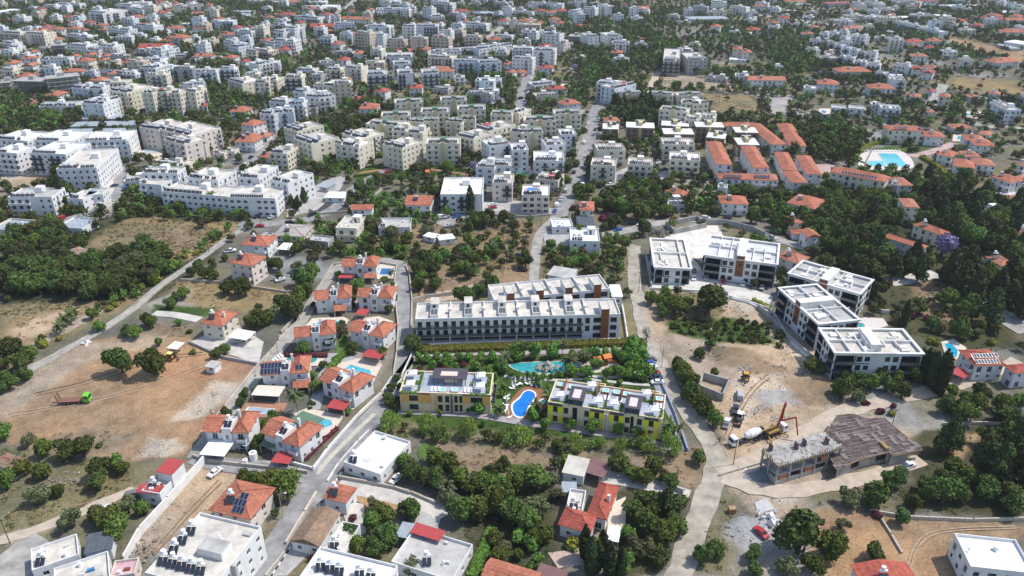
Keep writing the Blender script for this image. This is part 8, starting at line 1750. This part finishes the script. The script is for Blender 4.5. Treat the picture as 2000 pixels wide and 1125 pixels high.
# the rest of the trees: one mass
def mass(items, name, nq, label, cat):
    by = {}
    for x,y,r,k in items: by.setdefault(k,[]).append((x,y,r))
    for k,L in by.items():
        V = [leaves(k, nq, (.15 if nq < 120 else .13), 900+i+len(k)) for i in range(6)]; out = []
        for x,y,r in L:
            v = V[RND.randrange(6)]; a = RND.uniform(0,6.28); c,s = math.cos(a),math.sin(a); q = np.empty_like(v)
            q[:,0] = (v[:,0]*c-v[:,1]*s)*r+x; q[:,1] = (v[:,0]*s+v[:,1]*c)*r+y; q[:,2] = v[:,2]*r*RND.uniform(.9,1.15); out.append(q)
        o = stuff(put(name, quadmesh(name, np.concatenate(out), LEAF[k]))); tag(o, label % DESC[k].replace(' tree','').replace(' bush','').replace('tall ',''), cat)
print("trees: things", sum(1 for t in THINGS if t[0]['category'] in ('tree','bush','palm')), "mass", len(rest))
mass([c for c in rest if c[1] < 520],"far_trees",150,"%s trees between the nearer houses, one mass","trees"); mass([c for c in rest if c[1] >= 520],"distant_trees",85,"%s trees spread through the far town, one mass","trees")
# hedges
def hedge(pts, w, h, label, mat=None):
    c = [P(x,y) for x,y in pts]; o0 = c[0]; m = MB(); R = random.Random(int(pts[0][0])); occ = []
    V = []
    for a,b in zip(c,c[1:]):
        d = b-a; L = d.length; u = d/L; s = Vector((-u.y,u.x,0)); m.obox(a-o0-s*w*.4,d,s*w*.8,(0,0,h*.9))
        for _ in range(int(L*w*h*9)+20):
            f = R.random(); sd = R.choice((-1,1,0,0)); p = a-o0+d*f+s*(w/2*(sd if sd else R.uniform(-1,1)))+Vector((0,0,h if not sd else R.uniform(.05,h)))
            r = R.uniform(.12,.26); A = Vector((R.uniform(-1,1),R.uniform(-1,1),R.uniform(-1,1))).normalized()*r; Bv = A.orthogonal().normalized()*r; m.face([p-A-Bv,p+A-Bv,p+A+Bv,p-A+Bv])
    o = m.build("hedge", mat or LEAF['garden'], None, o0); tag(o,label,"hedge",None,True)
hedge([(963,1042),(945,1080),(922,1135)],2.4,2.2,"clipped bright green hedge at the bottom middle")
hedge([(812,688),(900,684),(1000,681),(1100,677),(1240,672)],3.6,1.6,"long yellow-green hedge between the white rows and the complex lane",leafmat("hedge_leaves",(.17,.20,.035)))
hedge([(1672,312),(1676,300),(1700,284),(1740,276),(1845,278)],2.2,1.8,"curved yellow-green hedge around the hotel lawn",LEAF['yellow']); hedge([(1678,328),(1700,338),(1735,338)],2,1.6,"short yellow-green hedge below the hotel pool",LEAF['yellow']); hedge([(1798,308),(1830,326),(1850,345)],2.4,1.8,"yellow-green hedge beside the hotel bar",LEAF['yellow'])
hedge([(620,760),(660,705),(690,680)],2.0,1.6,"green hedge between the two middle villas"); hedge([(1640,297),(1658,297)],3,2,"short clipped hedge left of the hotel lawn",LEAF['yellow']); hedge([(690,345),(740,340)],1.5,1.2,"low hedge along the park path",LEAF['mid'])
hedge([(596,900),(630,865),(660,838)],1.2,1.0,"red flowering hedge at the road corner villa",LEAF['bougain']); hedge([(560,697),(640,697)],1.6,1.3,"dark red hedge above the teal pool",LEAF['bougain']); hedge([(1470,586),(1510,606)],1.4,1.0,"yellow hedge on the apron lawn",LEAF['yellow']); hedge([(1340,408),(1420,418)],2,1.6,"green hedge along the upper street",LEAF['mid'])
# ground cover: dry grass, weeds and stones too many to count
def scatter_stuff(name, keys, n, mk, mat, label, ymax=430, dens=1.0):
    V = []; polys = [(pxpoly(p),k) for k,_,p in REG if k in keys]; ar = []
    for w,_ in polys: ar.append(abs(sum(a.x*b.y-b.x*a.y for a,b in zip(w,w[1:]+w[:1])))/2 if min(p.y for p in w) < 480 else 0)
    pr = np.array(ar)/sum(ar); cnt = 0
    for i,(w,_) in enumerate(polys):
        xs=[p.x for p in w]; ys=[p.y for p in w]; k = int(n*pr[i])
        if k < 1: continue
        X = NPR.uniform(min(xs),max(xs),k*2); Y = NPR.uniform(min(ys),max(ys),k*2); ins = inpoly([(p.x,p.y) for p in w],X,Y); clump = fbm(X,Y,7,77)
        for x,y,c in zip(X[ins],Y[ins],clump[ins]):
            if c > .42 and free(x,y): V.append(mk(x,y))
    me = quadmesh(name,np.concatenate(V),mat); o = stuff(put(name,me)); tag(o,label,"ground cover")
def tuft(x,y):
    k = 7; rg = NPR; c = np.array([x,y,0])+rg.uniform(-.5,.5,(k,3))*[1,1,0]; a = rg.uniform(0,6.28,k); h = rg.uniform(.05,.28,k); w = rg.uniform(.12,.35,k); u = np.stack([np.cos(a),np.sin(a),0*a],1)*w[:,None]; t = np.stack([rg.uniform(-.3,.3,k),rg.uniform(-.3,.3,k),h],1)
    return np.stack([c-u,c+u,c+u*.7+t,c-u*.7+t],1).reshape(-1,3)
def stone(x,y):
    rg = NPR; s = rg.uniform(.06,.28)*(1+(rg.random()<.08)*1.3); p = np.array([x,y,.0]); a = rg.uniform(0,6.28); u = np.array([math.cos(a),math.sin(a),0])*s; v = np.array([-math.sin(a),math.cos(a),0])*s*rg.uniform(.5,1); h = np.array([rg.uniform(-.1,.1),rg.uniform(-.1,.1),s*rg.uniform(.6,1.1)])
    b = [p-u-v,p+u-v,p+u+v,p-u+v]; t = [p+(q-p)*.6+h for q in b]; return np.array([t[0],t[1],t[2],t[3]]+sum([[b[i],b[(i+1)%4],t[(i+1)%4],t[i]] for i in range(4)],[]))
scatter_stuff("dry_grass",('dry','brown','scrub'),7000,tuft,leafmat("dry_straw",(.27,.20,.11),.0,.3),"straw coloured dry grass tufts on the open ground")
scatter_stuff("weeds",('scrub','green','dark'),9000,tuft,leafmat("weed_green",(.075,.10,.035),.0,.5),"low green weeds in scrub and under trees")
scatter_stuff("rubble",('sand','pale','gravel'),1800,stone,M("scattered_stones",(.42,.37,.31),var=.3,scale=1.5),"loose pale stones on the bare ground")
# ------------------------------------------------------------------ air and labels
if HAZE:
    hb = MB(); hb.box(-4500,-700,-1.4,4500,3200,CAM_H+14); hm = bpy.data.materials.new("haze_air"); hm.use_nodes = True; hn = hm.node_tree.nodes; hn.remove(hn["Principled BSDF"])
    pv = hn.new("ShaderNodeVolumePrincipled"); pv.inputs["Color"].default_value = (.86,.90,.96,1); pv.inputs["Density"].default_value = HAZE; pv.inputs["Anisotropy"].default_value = .2
    hm.node_tree.links.new(pv.outputs[0], hn["Material Output"].inputs["Volume"]); ho = stuff(hb.build("haze", hm)); ho.visible_shadow = True
LM = [(310,470,"the dry field"),(1735,312,"the hotel pool"),(1700,850,"the rebar deck"),(1025,790,"the kidney pool"),(1010,640,"the white row building"),(870,780,"the orange-panelled building"),(1180,800,"the yellow-panelled building"),(1060,718,"the crescent pool"),(1570,900,"the concrete frame"),(150,780,"the green flatbed truck"),
 (1510,1040,"the red car on gravel"),(1140,1010,"the red hip-roofed bungalow"),(840,1080,"the grey flat-roofed bungalow"),(620,1030,"the old brown roof"),(460,980,"the orange roof with panels"),(310,930,"the red sheet roof"),(720,890,"the white bungalow"),(450,840,"the front carport villa"),(550,740,"the solar-panel villa"),(655,740,"the stepped-pool villa"),
 (715,650,"the bend villa"),(700,520,"the topmost villa"),(650,590,"the lane villa"),(430,630,"the cream carport house"),(490,530,"the tall hip-roofed house"),(1710,690,"the nearest terraced block"),(1600,600,"the middle terraced block"),(1445,510,"the brown-towered block"),(1310,500,"the glass-ramp block"),(1380,600,"the huge round tree"),(1140,465,"the white cube house"),(900,385,"the cypress block"),
 (815,395,"the plain gable house"),(680,430,"the cream terrace house"),(490,390,"the long window block"),(400,370,"the long white row"),(165,340,"the white estate"),(60,385,"the curved apartments"),(140,500,"the left grove"),(190,225,"the long greenhouses"),(330,260,"the pinkish blocks"),(60,160,"the long concrete frames"),(400,140,"the long solar-roofed block"),(310,95,"the glass-fronted block"),(240,180,"the cream towers"),
 (60,60,"the upper-left corner"),(220,30,"the slab block"),(370,15,"the beige row"),(130,110,"the long white row of the upper left"),(460,110,"the upper-left villas"),(600,20,"the white minaret house"),(580,180,"the cream pair"),(560,280,"the white stepped blocks"),(680,290,"the lower cream block"),(800,230,"the cream estate"),(900,290,"the yellow core block"),(790,130,"the dark-fronted blocks"),(690,60,"the tan tower"),(820,50,"the six-storey block"),(870,80,"the tan row"),
 (950,110,"the long white terraces"),(800,20,"the top centre sheds"),(960,40,"the blue-fronted block"),(690,180,"the red villa cluster"),(1060,300,"the white dense blocks"),(1045,370,"the pink-banded block"),(1150,300,"the main street"),(1190,330,"the yellowish blocks"),(1200,170,"the bluish white tower"),(1260,250,"the dark townhouses"),(1330,200,"the upper cream rows"),(1320,110,"the grey concrete blocks"),(1180,60,"the top green belt"),(1090,50,"the top street blocks"),(1440,100,"the beige hotel house"),(1420,30,"the pale green shed"),(1430,200,"the round dry field"),
 (1530,260,"the twin red roofs"),(1430,300,"the long red wings"),(1540,350,"the lower red wings"),(1670,345,"the panel-roofed hotel wing"),(1790,250,"the upper hotel wing"),(1880,330,"the hotel villas"),(1840,470,"the violet tree"),(1640,420,"the dark hotel grove"),(1560,440,"the small orange houses"),(1950,540,"the right-edge forest"),(1930,720,"the right-edge villa"),(1660,210,"the white cubes"),(1720,175,"the orange-roofed villa"),(1960,210,"the dark white office block"),(1650,90,"the zigzag terraces"),(1790,50,"the bluish terrace row"),(1820,85,"the white flat house"),(1950,120,"the hip-roofed manor"),(1960,30,"the far right sheds"),(1600,20,"the top right warehouses"),(1540,150,"the pale lot"),(1430,390,"the red-roofed street house"),(1240,400,"the street-bend tree"),(1320,380,"the half-tiled house"),(1340,460,"the concrete basin"),(1390,765,"the roofless pit"),(1440,740,"the upper site"),(1850,900,"the lower-right pines"),(1930,1090,"the white modern house"),(1730,1100,"the bottom right gable"),(1240,1050,"the lower road grove"),(950,960,"the vegetable plot"),(990,1090,"the clipped hedge"),(180,1080,"the dark sheet roof"),(370,1060,"the white flats"),(100,960,"the lower-left bushes"),(270,710,"the twin soil trees"),(50,700,"the country lane bushes"),(350,590,"the garden plot lane"),(580,590,"the lane hedge trees"),(900,500,"the scrub field"),(1120,520,"the thicket"),(770,350,"the town park"),(620,340,"the park-side trees"),(600,480,"the small lawn")]
ORD = ['leftmost','second','third','fourth','fifth','sixth','seventh','eighth','ninth','tenth','eleventh','twelfth','thirteenth','fourteenth','fifteenth','sixteenth','seventeenth','eighteenth','nineteenth','twentieth']
def relname(u, v, skip=0):
    L = sorted(LM, key=lambda q: (q[0]-u)**2+((q[1]-v)*1.5)**2)[skip]; dx,dy = u-L[0],(v-L[1])*1.5
    if abs(dx) > 1.2*abs(dy): return ("left of " if dx < 0 else "right of ")+L[2]
    return ("behind " if dy < 0 else "in front of ")+L[2]
by = {}
bpy.context.view_layer.update()
for o,auto,_ in THINGS:
    u,v = PX(o.matrix_world.translation + Vector((0,0,2)))
    if auto:
        o['label'] = o['label'] + " " + relname(u,v)
    by.setdefault(o['label'],[]).append((u,v,o))
for lab,L in by.items():
    if len(L) == 1: continue
    L.sort(key=lambda q: q[0]); n = len(L)
    if n == 2:
        a,b = L
        w = ('left-hand','right-hand') if abs(a[0]-b[0]) > abs(a[1]-b[1]) else (('upper','lower') if a[1] < b[1] else ('lower','upper'))
        a[2]['label'] = w[0]+" "+lab; b[2]['label'] = w[1]+" "+lab
    elif n <= 20:
        for i,q in enumerate(L): q[2]['label'] = (ORD[i]+" "+lab) if i == 0 else (("rightmost "+lab) if i == n-1 else (ORD[i]+" from left, "+lab))
    else:
        for q in L: q[2]['group'] = q[2].get('group') or lab
for o,_,_ in THINGS:
    w = o['label'].split()
    if len(w) > 16: o['label'] = " ".join(w[:16])
